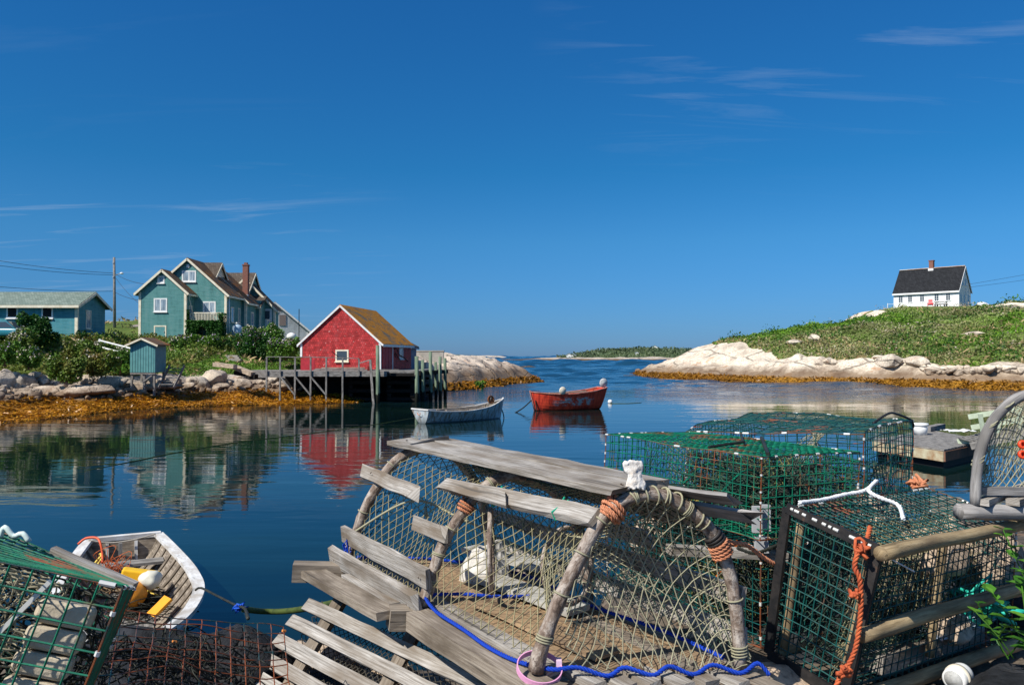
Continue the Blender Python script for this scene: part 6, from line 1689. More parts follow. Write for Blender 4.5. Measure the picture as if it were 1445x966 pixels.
# rear trap
cT = [at(1218, 611, 3.95), at(1290, 592, 4.96), at(1065, 582, 5.35), at(963, 605, 4.53)]
CC = [p + V(0.01, 0, -.42) for p in cT] + cT
tc_ = thing('wire_lobster_trap', 'teal wire lobster trap with a bent lid, rearmost of the green traps beside the dock', 'lobster trap', (CC[0] + CC[2]) / 2, world=True)
PC = wire_trap(tc_, CC, (26, 17, 9), TEALW, .0027, .03, 9.0)
m = MB(); m.tube(smooth_path([PC(.55, .12, 1) + V(0, 0, .01), PC(.7, .08, 1) + V(0, 0, .05), PC(.82, .06, 1) + V(0, 0, .045), PC(.97, .0, 1) + V(0, 0, .0), PC(1, 0, .9)], .03), .007, 6); m.build('lid_hose', RUBBER, tc_, smooth=True)
m = MB(); inner_net(PC, m, 4, 8, .0016); m.build('inner_netting', TWINEB, tc_)
for i, (px, py, Y) in enumerate(((1150, 690, 4.6), (1010, 680, 4.6), (1240, 720, 4.8))):
    p_ = at(px, py, Y); m = MB(); m.beam((p_.x - .45, p_.y + .1, 2.36 - .02 * i), (p_.x + .45, p_.y - .1, 2.36 - .02 * i), .12, .09, n=4, jit=.01)
    tag(m.build('timber', BEAMW), ['grey brown timber under the middle of the rear trap', 'grey brown timber under the left end of the rear trap', 'grey brown timber under the right end of the rear trap'][i], 'timber', 'timbers under the rear trap')
    for k in (-.35, .35): 
        stone('stone', STONE, (p_.x + k, p_.y - k * .2, 2.16), (.16, .16, .15), 60 + i * 2 + (k > 0), k * 3, (0, 0), 'rounded stone under the timbers of the rear trap', 'stone', 'stones under the rear trap')
tangle('rope_knot', at(1295, 683, 4.3), .02, 6, .008, ORANGER_, 'orange rope knot at the lower right corner of the rear trap', 1, 41)

# ---------------------------------------------------------------- left green trap
K = at(172, 828, 1.45)
al = (at(0, 792, 1.42) - K).normalized(); dp = Vector((-.18, .42, -.115)); dn = Vector((-.335, -.06, -.94)).normalized()
CD0 = K; L_ = .95; hD = .37
d0 = K + dn * hD
CD = [d0 + al * L_, d0, d0 + dp, d0 + al * L_ + dp, K + al * L_, K, K + dp, K + al * L_ + dp]
CD[7] = at(-110, 700, 1.90); CD[6] = at(190, 833, 1.86)
td = thing('wire_lobster_trap', 'green wire lobster trap tilted at the lower left corner with concrete weights inside', 'lobster trap', (CD[0] + CD[2]) / 2, world=True)
PD = wire_trap(td, CD, (24, 11, 9), GREENW, .0021, .006, 12.0)
m = MB(); a = PD(.62, 1, 1) + V(0, 0, .01); b = PD(1, 1, 1) + V(0, 0, .006); m.beam(a, b, .022, .018, n=5, jit=.003); m.build('lid_lath', LATH, td)
for i, k in enumerate((.20, .335, .47, .605)):
    c_ = PD(.90, .26, 1 - k); m = MB(); ax = dn; sd = al
    m.hexa([c_ + al * (x * .052) + Vector(dp).normalized() * (y * .045) + dn * (z * .0235) for z in (1, -1) for x, y in ((-1, -1), (1, -1), (1, 1), (-1, 1))])
    o = m.build('concrete_weight', CONCW); md = o.modifiers.new('bevel', 'BEVEL'); md.width = .014; md.segments = 3
    tag(o, ['uppermost sandy concrete weight in the column inside the left trap', 'second concrete weight from the top inside the left trap', 'third concrete weight from the top inside the left trap', 'lowest concrete weight in the column inside the left trap'][i], 'weight', 'concrete weights inside the left trap')
m = MB(); c_ = PD(.76, .12, .62); m.beam(PD(.86, .10, .95), PD(.80, .10, .62), .010, .008); m.build('bait_bag_clip', CLIP, td)
stone('stone', STONE, PD(.62, .6, .35), (.11, .10, .13), 71, .4, (0, 0), 'tan stone inside the left green trap, left of the concrete weights', 'stone')
DRYW = m_plain('dry_weed_stalks', (.34, .30, .20), .85)
def tangle_in(name, P, box, n, r_, mat, lab, seed, cat='net', step=.09):
    q = random.Random(seed); m = MB(); (a0_, a1_), (b0_, b1_), (c0_, c1_) = box
    for _ in range(n):
        u, v, w_ = q.uniform(a0_, a1_), q.uniform(b0_, b1_), q.uniform(c0_, c1_); pts = []
        for i in range(9):
            pts.append(P(u, v, w_)); u = min(a1_, max(a0_, u + q.gauss(0, step))); v = min(b1_, max(b0_, v + q.gauss(0, step * 1.6))); w_ = min(c1_, max(c0_, w_ + q.gauss(0, step * 1.6)))
        m.tube(smooth_path(pts, .02), r_, 4)
    return tag(m.build(name, mat, smooth=True), lab, cat)
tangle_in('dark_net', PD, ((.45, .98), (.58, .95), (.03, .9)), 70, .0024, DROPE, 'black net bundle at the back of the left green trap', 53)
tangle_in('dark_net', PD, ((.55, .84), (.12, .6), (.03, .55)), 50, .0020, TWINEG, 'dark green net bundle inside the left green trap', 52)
m = MB()
for k in range(5): p_ = PD(.70 + .012 * k, .02, .86 - .1 * k); m.tube([p_, p_ + al * -.008 + dn * .02], .006, 6)
m.build('side_clip', CLIP, td)
m = MB(); p_ = at(13, 751, 1.8); m.tube(smooth_path([p_ + V(-.02, 0, -.01), p_ + V(-.01, .0, .012), p_ + V(.01, 0, -.008), p_ + V(.03, 0, -.002), p_ + V(.045, 0, -.02)], .006), .006, 7); tag(m.build('knot', m_plain('pale_mint_rope', (.62, .74, .70), .7), smooth=True), 'pale mint rope knot on the top edge of the left trap', 'knot')
tangle_in('dry_weed', PD, ((.60, .86), (.1, .5), (.5, .93)), 40, .0016, DRYW, 'dry tangled weed inside the left green trap', 51, 'weed', .05)
# rusty wire panel draped over the black rock
rp_ = thing('wire_fencing', 'rusty loose wire mesh panel draped over the black rock', 'wire mesh', at(280, 920, 2.4), world=True)
q00 = at(150, 862, 2.35); q10 = at(400, 884, 2.75); q11 = at(410, 985, 2.35); q01 = at(120, 985, 1.9)
def wp(a, b):
    p = q00.lerp(q10, a).lerp(q01.lerp(q11, a), b); return p + V(0, 0, .03 * math.sin(a * 6) * b + .02 * nz(a * 4, b * 4, 3)) 
m = MB()
for i in range(13): m.tube([wp(i / 12 + .006 * nz(i, k * .4), k / 16) for k in range(17)], .0018, 4)
for k in range(10): m.tube([wp(i / 24, k / 9 + .01 * nz(k, i * .3, 4)) for i in range(25)], .0018, 4)
m.build('mesh', RUSTW, rp_)
m = MB(); m.tube([wp(.99 + .01 * i, .07) for i in range(3)], .005, 6); m.tube([wp(.35 + .02 * i, .36) for i in range(2)], .005, 6); m.build('clip', m_plain('orange_clip', (.6, .22, .05)), rp_)

q = random.Random(61); m = MB()
for _ in range(90):
    a, b = q.uniform(.0, .8), q.uniform(.25, 1.0); pts = []
    for i in range(8):
        pts.append(wp(a, b) + V(q.gauss(0, .012), q.gauss(.02, .012), q.gauss(-.035, .02))); a = min(1, max(0, a + q.gauss(0, .07))); b = min(1, max(.2, b + q.gauss(0, .08)))
    m.tube(smooth_path(pts, .02), .0022, 4)
tag(m.build('net_heap', DROPE, smooth=True), 'dark bunched netting lying on the black rock under the rusty wire mesh', 'net')
# ---------------------------------------------------------------- the wooden pot at the right edge
G0 = at(1366, 722, 2.93); WG = Vector((.62, .10, -.02)); AG = Vector((.52, .46, 0))
pg = thing('lobster_pot', 'grey driftwood lobster pot with bent hoop at the right edge above the teal trap', 'lobster pot', G0, world=True)
PG_ = [(.05, .0), (.055, .10), (.085, .2), (.15, .29), (.26, .365), (.42, .41), (.58, .41), (.74, .365), (.85, .29), (.92, .2), (.95, .1), (.96, 0)]
GS = smooth_path([Vector((a, b, 0)) for a, b in PG_], .04)
def gp(v, t_, out=0):
    f = v * (len(GS) - 1); i = min(int(f), len(GS) - 2); q = GS[i].lerp(GS[i + 1], f - i)
    d = Vector((q.x - .5, q.y - .15, 0)).normalized()
    return G0 + WG * (q.x + d.x * out / .53) + UPZ * (q.y + d.y * out + .03) + AG * t_
for t_ in (0, 1):
    m = MB(); pts = [gp(i / 40, t_) + mnoise.noise_vector(Vector((i * .2, t_ * 4, 2))) * .006 for i in range(41)]; m.tube(pts, [.019 * (1 + .1 * nz(i * .5, 3 + t_)) for i in range(41)], 10, jit=.04); m.build('hoop', LOGG, pg, smooth=True)
m = MB(); m.tube([G0 + WG * (-.06 + 1.2 * i / 12) + mnoise.noise_vector(Vector((i * .4, 7, 2))) * .005 + V(0, 0, .0) for i in range(13)], [.030 + .004 * nz(i * .7, 2) for i in range(13)], 10, jit=.04); m.build('sill', LOGG, pg, smooth=True)
m = MB(); m.beam(G0 + WG * .06 + V(0, .02, .075), G0 + WG * 1.05 + V(0, .02, .07), .03, .03, n=5, jit=.004); m.build('cross_slat', LOGG, pg)
for k in range(5):
    m = MB(); m.beam(G0 + WG * (.1 + .2 * k) + V(0, -.01, .04) - AG * .04, G0 + WG * (.1 + .2 * k) + V(0, 0, .04) + AG * 1.05, .045, .022, n=4, jit=.004); m.build('floor_slat', LATH, pg)
for v in (.50, .64):
    m = MB(); m.beam(gp(v, -.08, .03), gp(v, 1.1, .03), .045, .018, (gp(v, 0, .1) - gp(v, 0)), n=5, jit=.004); m.build('lath', LATH, pg)
m = MB(); twine_sheet(lambda a, b: gp(.06 + .88 * a, 0).lerp(G0 + WG * (.1 + .8 * a) + V(0, .02, .08), b) + AG * (.12 * math.sin(b * 3.1) * math.sin(a * 3.1)), 16, 8, .0018, m)
twine_sheet(lambda a, b: gp(.04 + .45 * b, a, -.01), 14, 8, .0017, m); m.build('netting', TWINEB, pg)
m = MB()
for v in (.1, .2, .3, .42): 
    q = []
    for i in range(27):
        a = 2 * math.pi * i / 12; p = gp(v + i * .0008, 0); q.append(p + V(math.cos(a) * .022 * .9, math.sin(a) * .022, math.cos(a) * .012))
    m.tube(q, .0026, 4)
m.build('lashing', TWINEB, pg)
m = MB(); m.lathe([(.008, -.007), (.015, -.007), (.017, 0), (.015, .007), (.008, .007), (.007, 0), (.008, -.007)], at(1443, 627, 2.9), 16, Matrix.Rotation(R(80), 3, 'X')); m.lathe([(.008, -.007), (.015, -.007), (.017, 0), (.015, .007), (.008, .007), (.007, 0), (.008, -.007)], at(1443, 641, 2.9), 16, Matrix.Rotation(R(80), 3, 'X')); tag(m.build('toggle', m_plain('red_orange_plastic', (.78, .07, .02), .4), smooth=True), 'red-orange plastic ring toggle hanging in the net of the driftwood pot', 'toggle')

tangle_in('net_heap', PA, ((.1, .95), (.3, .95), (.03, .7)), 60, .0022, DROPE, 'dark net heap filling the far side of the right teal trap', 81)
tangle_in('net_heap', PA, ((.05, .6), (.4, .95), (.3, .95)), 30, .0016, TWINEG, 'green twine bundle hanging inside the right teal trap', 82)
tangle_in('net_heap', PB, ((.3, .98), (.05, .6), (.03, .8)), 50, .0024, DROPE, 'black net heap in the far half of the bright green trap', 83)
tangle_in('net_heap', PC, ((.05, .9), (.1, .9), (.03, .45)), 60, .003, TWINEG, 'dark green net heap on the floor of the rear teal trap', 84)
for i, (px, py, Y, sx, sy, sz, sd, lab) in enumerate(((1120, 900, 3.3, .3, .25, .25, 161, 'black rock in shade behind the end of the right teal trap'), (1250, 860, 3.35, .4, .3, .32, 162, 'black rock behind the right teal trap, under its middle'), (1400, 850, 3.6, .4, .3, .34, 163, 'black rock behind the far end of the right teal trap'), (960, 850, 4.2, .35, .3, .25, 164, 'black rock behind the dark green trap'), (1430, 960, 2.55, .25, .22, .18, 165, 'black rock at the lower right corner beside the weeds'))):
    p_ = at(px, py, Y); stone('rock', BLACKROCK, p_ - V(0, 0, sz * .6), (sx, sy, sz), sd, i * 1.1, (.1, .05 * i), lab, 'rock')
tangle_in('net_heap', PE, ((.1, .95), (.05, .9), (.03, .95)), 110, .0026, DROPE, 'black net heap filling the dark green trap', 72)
# white jar by the bottom edge, weeds at the right edge
jr = thing('jar', 'white plastic jar lying on its side below the teal trap', 'jar', at(1350, 955, 2.66), world=True)
jc = at(1352, 954, 2.66); jrot = Vector((.45, .35, .05)).to_track_quat('Z', 'Y').to_matrix()
m = MB(); m.lathe([(.030, -.035), (.036, -.035), (.038, -.02), (.036, .03), (.032, .042), (0, .042)], jc, 22, jrot); m.lathe([(.030, -.035), (.031, .03), (.0, .032)], jc, 22, jrot); m.build('body', WHITE, jr, smooth=True)
m = MB(); m.lathe([(.0355, -.010), (.041, -.010), (.041, .006), (.0355, .006)], jc, 22, jrot); m.build('band', m_plain('cream_plastic', (.66, .60, .48), .4), jr, smooth=True)
WEEDL = m_leaf('fresh_green_leaves', [(.03, .12, .012), (.07, .20, .02), (.12, .26, .03)], 6, .5, .25)
def weed(base, ht, nst, lab, seed, ls=.05):
    q = random.Random(seed)
    root = thing('weed', lab, 'plant', base, world=True)
    st = MB(); lf = MB()
    for s_ in range(nst):
        top = Vector(base) + V(q.uniform(-.12, .12), q.uniform(-.1, .1), ht * q.uniform(.6, 1)); b = Vector(base) + V(q.uniform(-.03, .03), q.uniform(-.03, .03), 0)
        mid = b.lerp(top, .5) + V(q.uniform(-.04, .04), q.uniform(-.04, .04), 0); pth = smooth_path([b, mid, top], .03); st.tube(pth, .0022, 4)
        for i, p in enumerate(pth[2:]):
            for sd in (0, 1):
                a = q.uniform(0, 6.28); d = V(math.cos(a), math.sin(a), q.uniform(-.1, .5)).normalized(); L = ls * q.uniform(.6, 1.2); side = d.cross(V(0, 0, 1)).normalized() * L * .3; up = side.cross(d).normalized() * L * .08
                P_ = [p, p + d * L * .35 + side + up, p + d * L * .75 + side * .7 + up * .6, p + d * L - up, p + d * L * .75 - side * .7 + up * .6, p + d * L * .35 - side + up, p + d * L * .5 - up * .3]
                lf.add(P_, [(0, 1, 6), (1, 2, 6), (2, 3, 6), (3, 4, 6), (4, 5, 6), (5, 0, 6)])
    st.build('stem', WEEDL, root); lf.build('leaf', WEEDL, root)
weed(at(1475, 985, 2.45), .46, 6, 'leafy green weed at the right edge beside the teal trap, taller one', 3, .055)
weed(at(1425, 925, 2.68), .16, 4, 'small leafy weed in front of the runner ends of the teal trap', 4, .045)
weed(at(1480, 860, 2.6), .30, 5, 'leafy weed at the right edge beneath the driftwood pot', 6, .05)
# ---------------------------------------------------------------- boulders
BOULD = m_rock('pale_shore_boulder', (.56, .49, .41), (.33, .30, .27), 1.3, True, .35, dark=(.10, .065, .03), cracks=.35)
def hz1(f, x, y): z, d = f(np.array([x], float), np.array([y], float)); return float(z[0]), float(d[0])
def boulder(x, y, s, sd, label, group=None, f=left_h, sink=.35, sq=(1, .9, .75), rz=0, tilt=(0, 0), dz=0, mat=None):
    z, d = hz1(f, x, y)
    return stone('boulder', mat or BOULD, (x, y, z + s * sq[2] * (1 - sink * 2) + dz), (s * sq[0], s * sq[1], s * sq[2]), sd, rz, tilt, label, 'boulder', group)
def ray_ground(px, py, f, y0, y1):
    """where the sight line through a photo pixel meets a terrain"""
    ys = np.linspace(y0, y1, 400); d = at(px, py, 1.0) - Vector((0, 0, H))
    X = d.x * ys; Z = H + d.z * ys; z, _ = f(X, ys)
    k = np.argmax(z >= Z); return float(X[k]), float(ys[k])
for px, py, s, sd, sq, rz, lab in (
    (304, 541, 1.25, 81, (1.0, .85, .95), .3, 'largest angular grey boulder on the bank left of the wharf, shaded on one side'),
    (286, 546, .68, 82, (.85, .9, 1.0), 1.0, 'egg-shaped pale boulder leaning against the largest angular boulder'),
    (311, 552, .62, 83, (1.3, .8, .6), .2, 'flat brownish boulder at the foot of the largest angular boulder'),
    (343, 551, .75, 84, (1.1, .8, .8), .5, 'brown boulder with a split face on the bank left of the wharf'),
    (341, 534, .5, 85, (1.3, .8, .65), 2.5, 'long white boulder lying on the bank below the lawn'),
    (383, 537, .5, 86, (1.3, .8, .65), .2, 'rounded yellowish boulder just left of the wharf braces'),
    (400, 550, .6, 87, (1.3, .8, .7), .9, 'brown wedge boulder by the first wharf post'),
    (262, 550, .8, 88, (1.5, .8, .42), -.3, 'smooth pale slab right of the stilted teal shed'),
    (228, 553, 1.3, 89, (1.5, .9, .32), .1, 'big pale rounded slab below the stilted teal shed, orange lichen on top'),
    (190, 553, 1.2, 90, (1.6, .9, .34), -.1, 'long pale slab left of the stilted teal shed'),
    (155, 544, 1.0, 91, (1.5, .9, .6), .3, 'pale slab with orange lichen below the shrubs'),
    (125, 540, .8, 92, (1.2, .9, .75), .8, 'pinkish upright slab at the shrub edge'),
    (70, 562, 1.1, 93, (1.5, .8, .6), .0, 'large brown tide-stained boulder near the weed on the left'),
    (33, 563, .75, 94, (1.2, .8, .6), .4, 'brown boulder low by the weed, left of the large tide-stained one'),
    (120, 560, 1.3, 95, (1.7, .8, .5), .1, 'broad brown tide-stained ledge in the middle of the left shore'),
    (38, 542, .75, 96, (1, .9, .95), .2, 'big rounded blue-grey boulder in the left rock pile'),
    (20, 537, .62, 97, (1, .9, .9), 1.2, 'rounded grey boulder left of the blue-grey one in the left rock pile'),
    (3, 545, .95, 98, (1, .9, 1.1), .9, 'dark grey boulder cut by the left picture edge'),
    (58, 538, .6, 99, (1.2, .9, .75), 2.0, 'cream-white boulder at the right of the left rock pile'),
    (86, 551, .65, 100, (1.1, .8, .8), .6, 'pale grey pointed boulder between the rock pile and the ledge')):
    x, y = ray_ground(px, py - (5 if py > 549 else 0), left_h, 37, 66); boulder(x, y, s * .8, sd, lab, sq=sq, rz=rz)
zones = [(-10, 55, 'light grey stone in the loose pile at the far left of the left shore'), (55, 130, 'pale stone in the loose bank below the garage shrubs'), (130, 260, 'pale stone scattered among the slabs below the stilted teal shed'), (260, 345, 'small grey stone around the largest angular boulder'), (345, 475, 'small tan stone in the rubble bank at the wharf')]
cand = []
q = random.Random(5)
for _ in range(30000):
    x = q.uniform(-34, -11); y = q.uniform(36, 63)
    px = x / y * F + 722.5
    if not -10 < px < 475: continue
    cand.append((x, y, px))
ca = np.array(cand); zz_, dd_ = left_h(ca[:, 0], ca[:, 1])
placed = []
cnt = 0
for (x, y, px), z, d in zip(cand, zz_, dd_):
    hi = 7.2 if px < 75 else 4.8
    if z < .62 or d > hi + 1.3 * float(ex_(np.array([x]), np.array([y]))[0]) or y > 62: continue
    s = min(.55, max(.12, q.lognormvariate(-1.50, .42))) * (1.15 if px < 75 else 1)
    if any((x - a) ** 2 + (y - b) ** 2 < ((s + c) * .78) ** 2 for a, b, c in placed): continue
    placed.append((x, y, s)); cnt += 1
    lab = next(l for a, b, l in zones if a <= px < b)
    boulder(x, y, s, 110 + cnt % 9, lab, 'loose ' + lab, sq=(q.uniform(.9, 1.4), q.uniform(.8, 1), q.uniform(.6, .95)), rz=q.uniform(0, 6), tilt=(q.uniform(-.25, .25), q.uniform(-.25, .25)), sink=.25)
    if cnt > 270: break
# timbers thrown on the bank
for i, (p0, p1, w_, mt, lab) in enumerate((((303, 514), (332, 517), .35, PWOOD, 'pale driftwood plank on the bank below the lawn, upper one'), ((330, 517), (357, 528), .4, PWOOD, 'pale squared timber sloping down the bank below the lawn'), ((332, 526), (362, 531), .3, DWOOD, 'dark squared timber under the pale sloping one'))):
    a = at(*p0, 55.5); b = at(*p1, 54.5); m = MB(); m.beam(a, b, w_, .28, n=3, jit=.03); tag(m.build('timber', mt), lab, 'timber')
st_ = thing('garden_steps', 'rough stone steps with a red pot in the garden below the teal house', 'steps', at(325, 503, 66), world=True)
for i in range(3):
    p_ = at(332 - i * 2, 501 - i * 4.2, 65 + i * .6); p_.z = hz1(left_h, p_.x, p_.y)[0] + .12; m = MB(); m.box(p_, (1.0, .5, .2)); m.build('step', CONC, st_)

# headland boulders
HB = M_RIGHT
for px, py, s, sd, sq, lab in ((1238, 446, 2.4, 121, (1.3, .8, .5), 'broad white boulder on the headland skyline left of the white house'), (1190, 446, .8, 122, (1, .9, .8), 'small round boulder on the headland skyline'), (1124, 485, 2.2, 123, (1.4, .8, .3), 'flat pale rock in the green slope, left one'), (1150, 481, 1.2, 124, (1, .9, .9), 'rounded pale rock at the right end of the flat pale rock in the slope'), (1157, 512, 1.1, 125, (1, .9, .85), 'left pale boulder of the trio above the shore ledge'), (1169, 512, .9, 126, (1, .9, .8), 'middle pale boulder of the trio above the shore ledge'), (1176, 513, .7, 127, (1, .9, .8), 'right small boulder of the trio above the shore ledge'), (1255, 514, 2.0, 128, (1.5, .8, .62), 'large cracked granite block at the water edge below the slope'), (1292, 515, 1.5, 129, (1.3, .8, .6), 'square granite block right of the large cracked one'), (1320, 524, 1.2, 130, (1.2, .8, .6), 'low grey boulder on the shore right of the square block'), (1345, 524, 1.1, 131, (1.3, .8, .6), 'low pale boulder midway along the right shore'), (1395, 523, 1.2, 132, (1.3, .8, .7), 'grey rounded boulder on the right shore near the picture edge'), (1418, 522, 1.1, 133, (1.4, .8, .7), 'pale boulder at the right picture edge of the shore'), (1375, 472, 1.4, 134, (1.6, .8, .35), 'flat grey rock high in the green slope below the white house'), (900, 525, .8, 135, (1.1, .9, .9), 'dark grey boulder on the tip of the headland'), (1240, 505, 1.2, 136, (1.6, .8, .3), 'flat pale rock patch in the grass above the cracked block'), (1420, 434, 3.0, 137, (2.0, .8, .25), 'long flat grey ledge on the skyline at the right edge')):
    x, y = ray_ground(px, py, right_h, 70, 175); boulder(x, y, s * .75, sd, lab, f=right_h, sq=sq, rz=sd * .7, sink=.42, mat=HB)
q = random.Random(8)
for k in range(46):
    px = q.uniform(1300, 1445); py = q.uniform(520, 528); x, y = ray_ground(px, py, right_h, 66, 120)
    boulder(x, y, q.uniform(.25, .6), 140 + k % 5, 'small stone strewn along the right end of the headland shore', 'small stones along the headland shore', f=right_h, rz=q.uniform(0, 6), mat=HB)
c_ = wz(745, 519.5); m_ = stone('islet', m_rock('weedy_dark_rock', (.10, .07, .03), (.05, .04, .02), .5, False, 0, rand=False), (c_.x, c_.y + 1, -.3), (3.2, 2.0, .95), 151, 0, (0, 0), 'low dark weedy rock awash in the open water between the two shores', 'rock')
c_ = wz(893, 531); stone('islet', bpy.data.materials['weedy_dark_rock'], (c_.x, c_.y, -.35), (2.6, 2.0, .7), 152, 0, (0, 0), 'low weedy ledge off the tip of the headland', 'rock')

# ---------------------------------------------------------------- vegetation
DKG = m_leaf('dark_shrub_leaves', [(.014, .055, .009), (.028, .10, .014), (.05, .14, .02)], 1.1)
MDG = m_leaf('meadow_leaves', [(.05, .11, .012), (.10, .19, .02), (.15, .25, .03), (.13, .16, .035)], .7, alt=[(.14, .13, .03), (.20, .14, .04), (.10, .16, .02)], asc=.35)
LTG = m_leaf('bright_shrub_leaves', [(.04, .12, .012), (.09, .20, .02), (.14, .26, .035)], 1.0)
FLW = m_leaf('white_flower_heads', [(.50, .44, .36), (.66, .60, .52), (.56, .46, .38)], 2, .7, .1)
FLP = m_leaf('mauve_flower_spikes', [(.46, .34, .48), (.60, .48, .62)], 2, .7, .1)
TAN = m_leaf('dry_grass_blades', [(.30, .22, .10), (.42, .31, .16), (.22, .18, .07)], .8, .7, .1)
STEM = m_plain('shrub_stem', (.12, .08, .05), .85)
def bush(name, label, c, w_, d_, h_, leaf, n=2600, ls=.12, flowers=0, fm=FLW, cat='shrub', group=None, lobes=7):
    root = thing(name, label, cat, c, world=True, group=group)
    L = [(rnd.uniform(-.1, .1), 0, .36, .50)] + [(rnd.uniform(-.62, .62), rnd.uniform(-.5, .5), rnd.uniform(.15, .78), rnd.uniform(.16, .36)) for _ in range(lobes + 6)]
    pts = []
    wts = np.array([l[3] ** 2 for l in L]); k = rng.choice(len(L), n, p=wts / wts.sum())
    v = rng.normal(size=(n, 3)); v /= np.linalg.norm(v, axis=1)[:, None]
    rr = .55 + .5 * rng.random(n) ** .6
    La = np.array(L)
    p = La[k, :3] + v * (La[k, 3] * rr)[:, None] * np.array([1, 1, .85])
    p = p[p[:, 2] > 0]
    co = p * np.array([w_ / 2, d_ / 2, h_]) + np.array(c)
    a, qd = leaf_quads(co, ls * (.6 + .8 * rng.random(len(co))))
    fast_mesh('foliage', a, qd, leaf, root)
    if flowers:
        up = p[:, 2] + .4 * (-p[:, 1])
        cln = np.array([mnoise.noise(Vector(q_) * 2.2) for q_ in p * np.array([w_, d_, h_])]); sel = np.argsort(-up - .9 * cln + .15 * rng.random(len(p)))[:int(flowers * 1.3)]; sel = rng.choice(sel, min(flowers, len(sel)), replace=False)
        fc = co[sel] + np.array([0, -.05, .06]); a, qd = leaf_quads(fc, ls * .9 * (.6 + .7 * rng.random(len(fc))), flat=.4, aspect=1.1); fast_mesh('flower', a, qd, fm, root)
    m = MB()
    for _ in range(5): m.tube([Vector(c) + V(rnd.uniform(-.1, .1) * w_, rnd.uniform(-.1, .1) * d_, -.1), Vector(c) + V(rnd.uniform(-.3, .3) * w_, rnd.uniform(-.3, .3) * d_, h_ * .75)], [.035, .012], 5)
    m.build('stem', STEM, root)
    return root
BUSH = [
    (55, 486, 58, 3.3, 2.6, 2.7, DKG, 5200, .13, 0, FLW, 'big rounded dark green shrub in front of the garage'),
    (22, 497, 53, 3.0, 2.2, 1.7, MDG, 2600, .12, 260, FLW, 'shrub with white flower heads at the left, below the parked car'),
    (42, 503, 50, 1.8, 1.6, 1.5, LTG, 1500, .11, 160, FLW, 'flowering bush just below the big dark green shrub'),
    (4, 505, 49, 2.2, 1.8, 1.6, LTG, 2000, .11, 60, FLP, 'light green shrub at the left picture edge'),
    (97, 527, 48, 3.0, 1.8, 1.8, MDG, 3600, .12, 0, FLW, 'low green shrub right of the loose rock pile'),
    (85, 518, 49, 1.4, 1.2, 1.6, LTG, 1200, .11, 90, FLW, 'white flowering bush on top of the low shrub by the rock pile'),
    (140, 528, 49.5, 3.4, 2.0, 1.8, MDG, 3200, .12, 60, FLW, 'yellow green bush in the middle of the bank'),
    (166, 524, 53.5, 2.6, 2.0, 1.7, LTG, 2800, .12, 40, FLW, 'green bush just left of the stilted teal shed'),
    (118, 505, 54, 3.6, 2.2, 1.5, MDG, 3000, .12, 50, FLW, 'yellow green bush on the slope below the garage corner'),
    (160, 505, 56, 4.0, 2.2, 1.3, MDG, 3200, .12, 90, FLW, 'green bush with pale flowers along the white rail fence'),
    (116, 487, 60.5, 1.2, 1.0, 1.3, DKG, 1100, .10, 0, FLW, 'small dark upright bush at the garage corner'),
    (252, 497, 66, 2.2, 1.6, 1.4, LTG, 1700, .11, 130, FLW, 'bush with white flowers right of the small teal shed roof'),
    (262, 489, 70, 2.4, 1.6, 1.2, DKG, 1500, .11, 90, FLP, 'bush with mauve flowers under the teal house corner'),
    (290, 494, 69, 3.4, 1.8, 1.6, LTG, 2600, .11, 90, FLP, 'leafy bush with mauve flowers below the balcony vines'),
    (316, 491, 70, 2.2, 1.6, 1.2, DKG, 1500, .11, 0, FLW, 'dark leafy bush left of the garden steps'),
    (358, 503, 68, 4.2, 2.4, 2.4, DKG, 4600, .12, 120, FLP, 'broad dark bush with mauve flowers right of the garden steps'),
    (372, 487, 73, 4.6, 2.4, 2.3, LTG, 4200, .12, 330, FLW, 'tall bush full of white flowers below the white door'),
    (398, 505, 66, 3.2, 2.2, 2.0, LTG, 3000, .12, 170, FLP, 'bush with mauve and white flowers left of the red shed'),
    (411, 497, 67, 1.8, 1.6, 1.6, LTG, 1700, .12, 60, FLW, 'green bush against the left wall of the red shed'),
    (386, 478, 82, 1.3, 1.1, 2.0, DKG, 1500, .11, 0, FLW, 'rounded dark green bush right of the white door'),
]
for (px, py, Y, w_, d_, h_, lf, n, ls, fl, fm, lab) in BUSH:
    x = (px - 722.5) * Y / F; zt_, d = hz1(left_h, x, Y); zb = min(at(px, py, Y).z, zt_ + 1.0)
    bush('flowering_bush' if fl else 'bush', lab, (x, Y, min(zt_, zb) - .05 if abs(zt_ - zb) > 1.2 else zb - .1), w_, d_, h_, lf, n, ls, fl, fm)
# vine on the balcony
vn = thing('climbing_vine', 'dense dark green climbing vine hanging under the balcony of the teal house', 'vine', (-28.7, 74.2, 4.5), world=True)
n = 5200; p = np.stack([rng.uniform(-30.35, -26.95, n), rng.uniform(73.9, 74.45, n), rng.uniform(4.9, 6.5, n)], 1)
keep = p[:, 2] > 5.0 + .5 * np.sin(p[:, 0] * 3) + .4 * (np.abs(p[:, 0] + 28.9) < .5)
p = p[keep]; ex = np.stack([rng.uniform(-27.4, -26.9, 1100), rng.uniform(73.9, 75.0, 1100), rng.uniform(4.5, 7.2, 1100)], 1); ex2 = np.stack([rng.uniform(-30.4, -30.1, 260), rng.uniform(74, 74.5, 260), rng.uniform(6.3, 7.5, 260)], 1)
p = np.concatenate([p, ex, ex2]); a, qd = leaf_quads(p, .12 * (.6 + .8 * rng.random(len(p)))); fast_mesh('foliage', a, qd, DKG, vn)
m = MB()
for x in (-30, -29, -28, -27.2): m.tube([(x, 74.3, 4.4), (x + .2, 74.25, 5.4), (x, 74.3, 6.4)], .03, 5)
m.build('stem', STEM, vn)

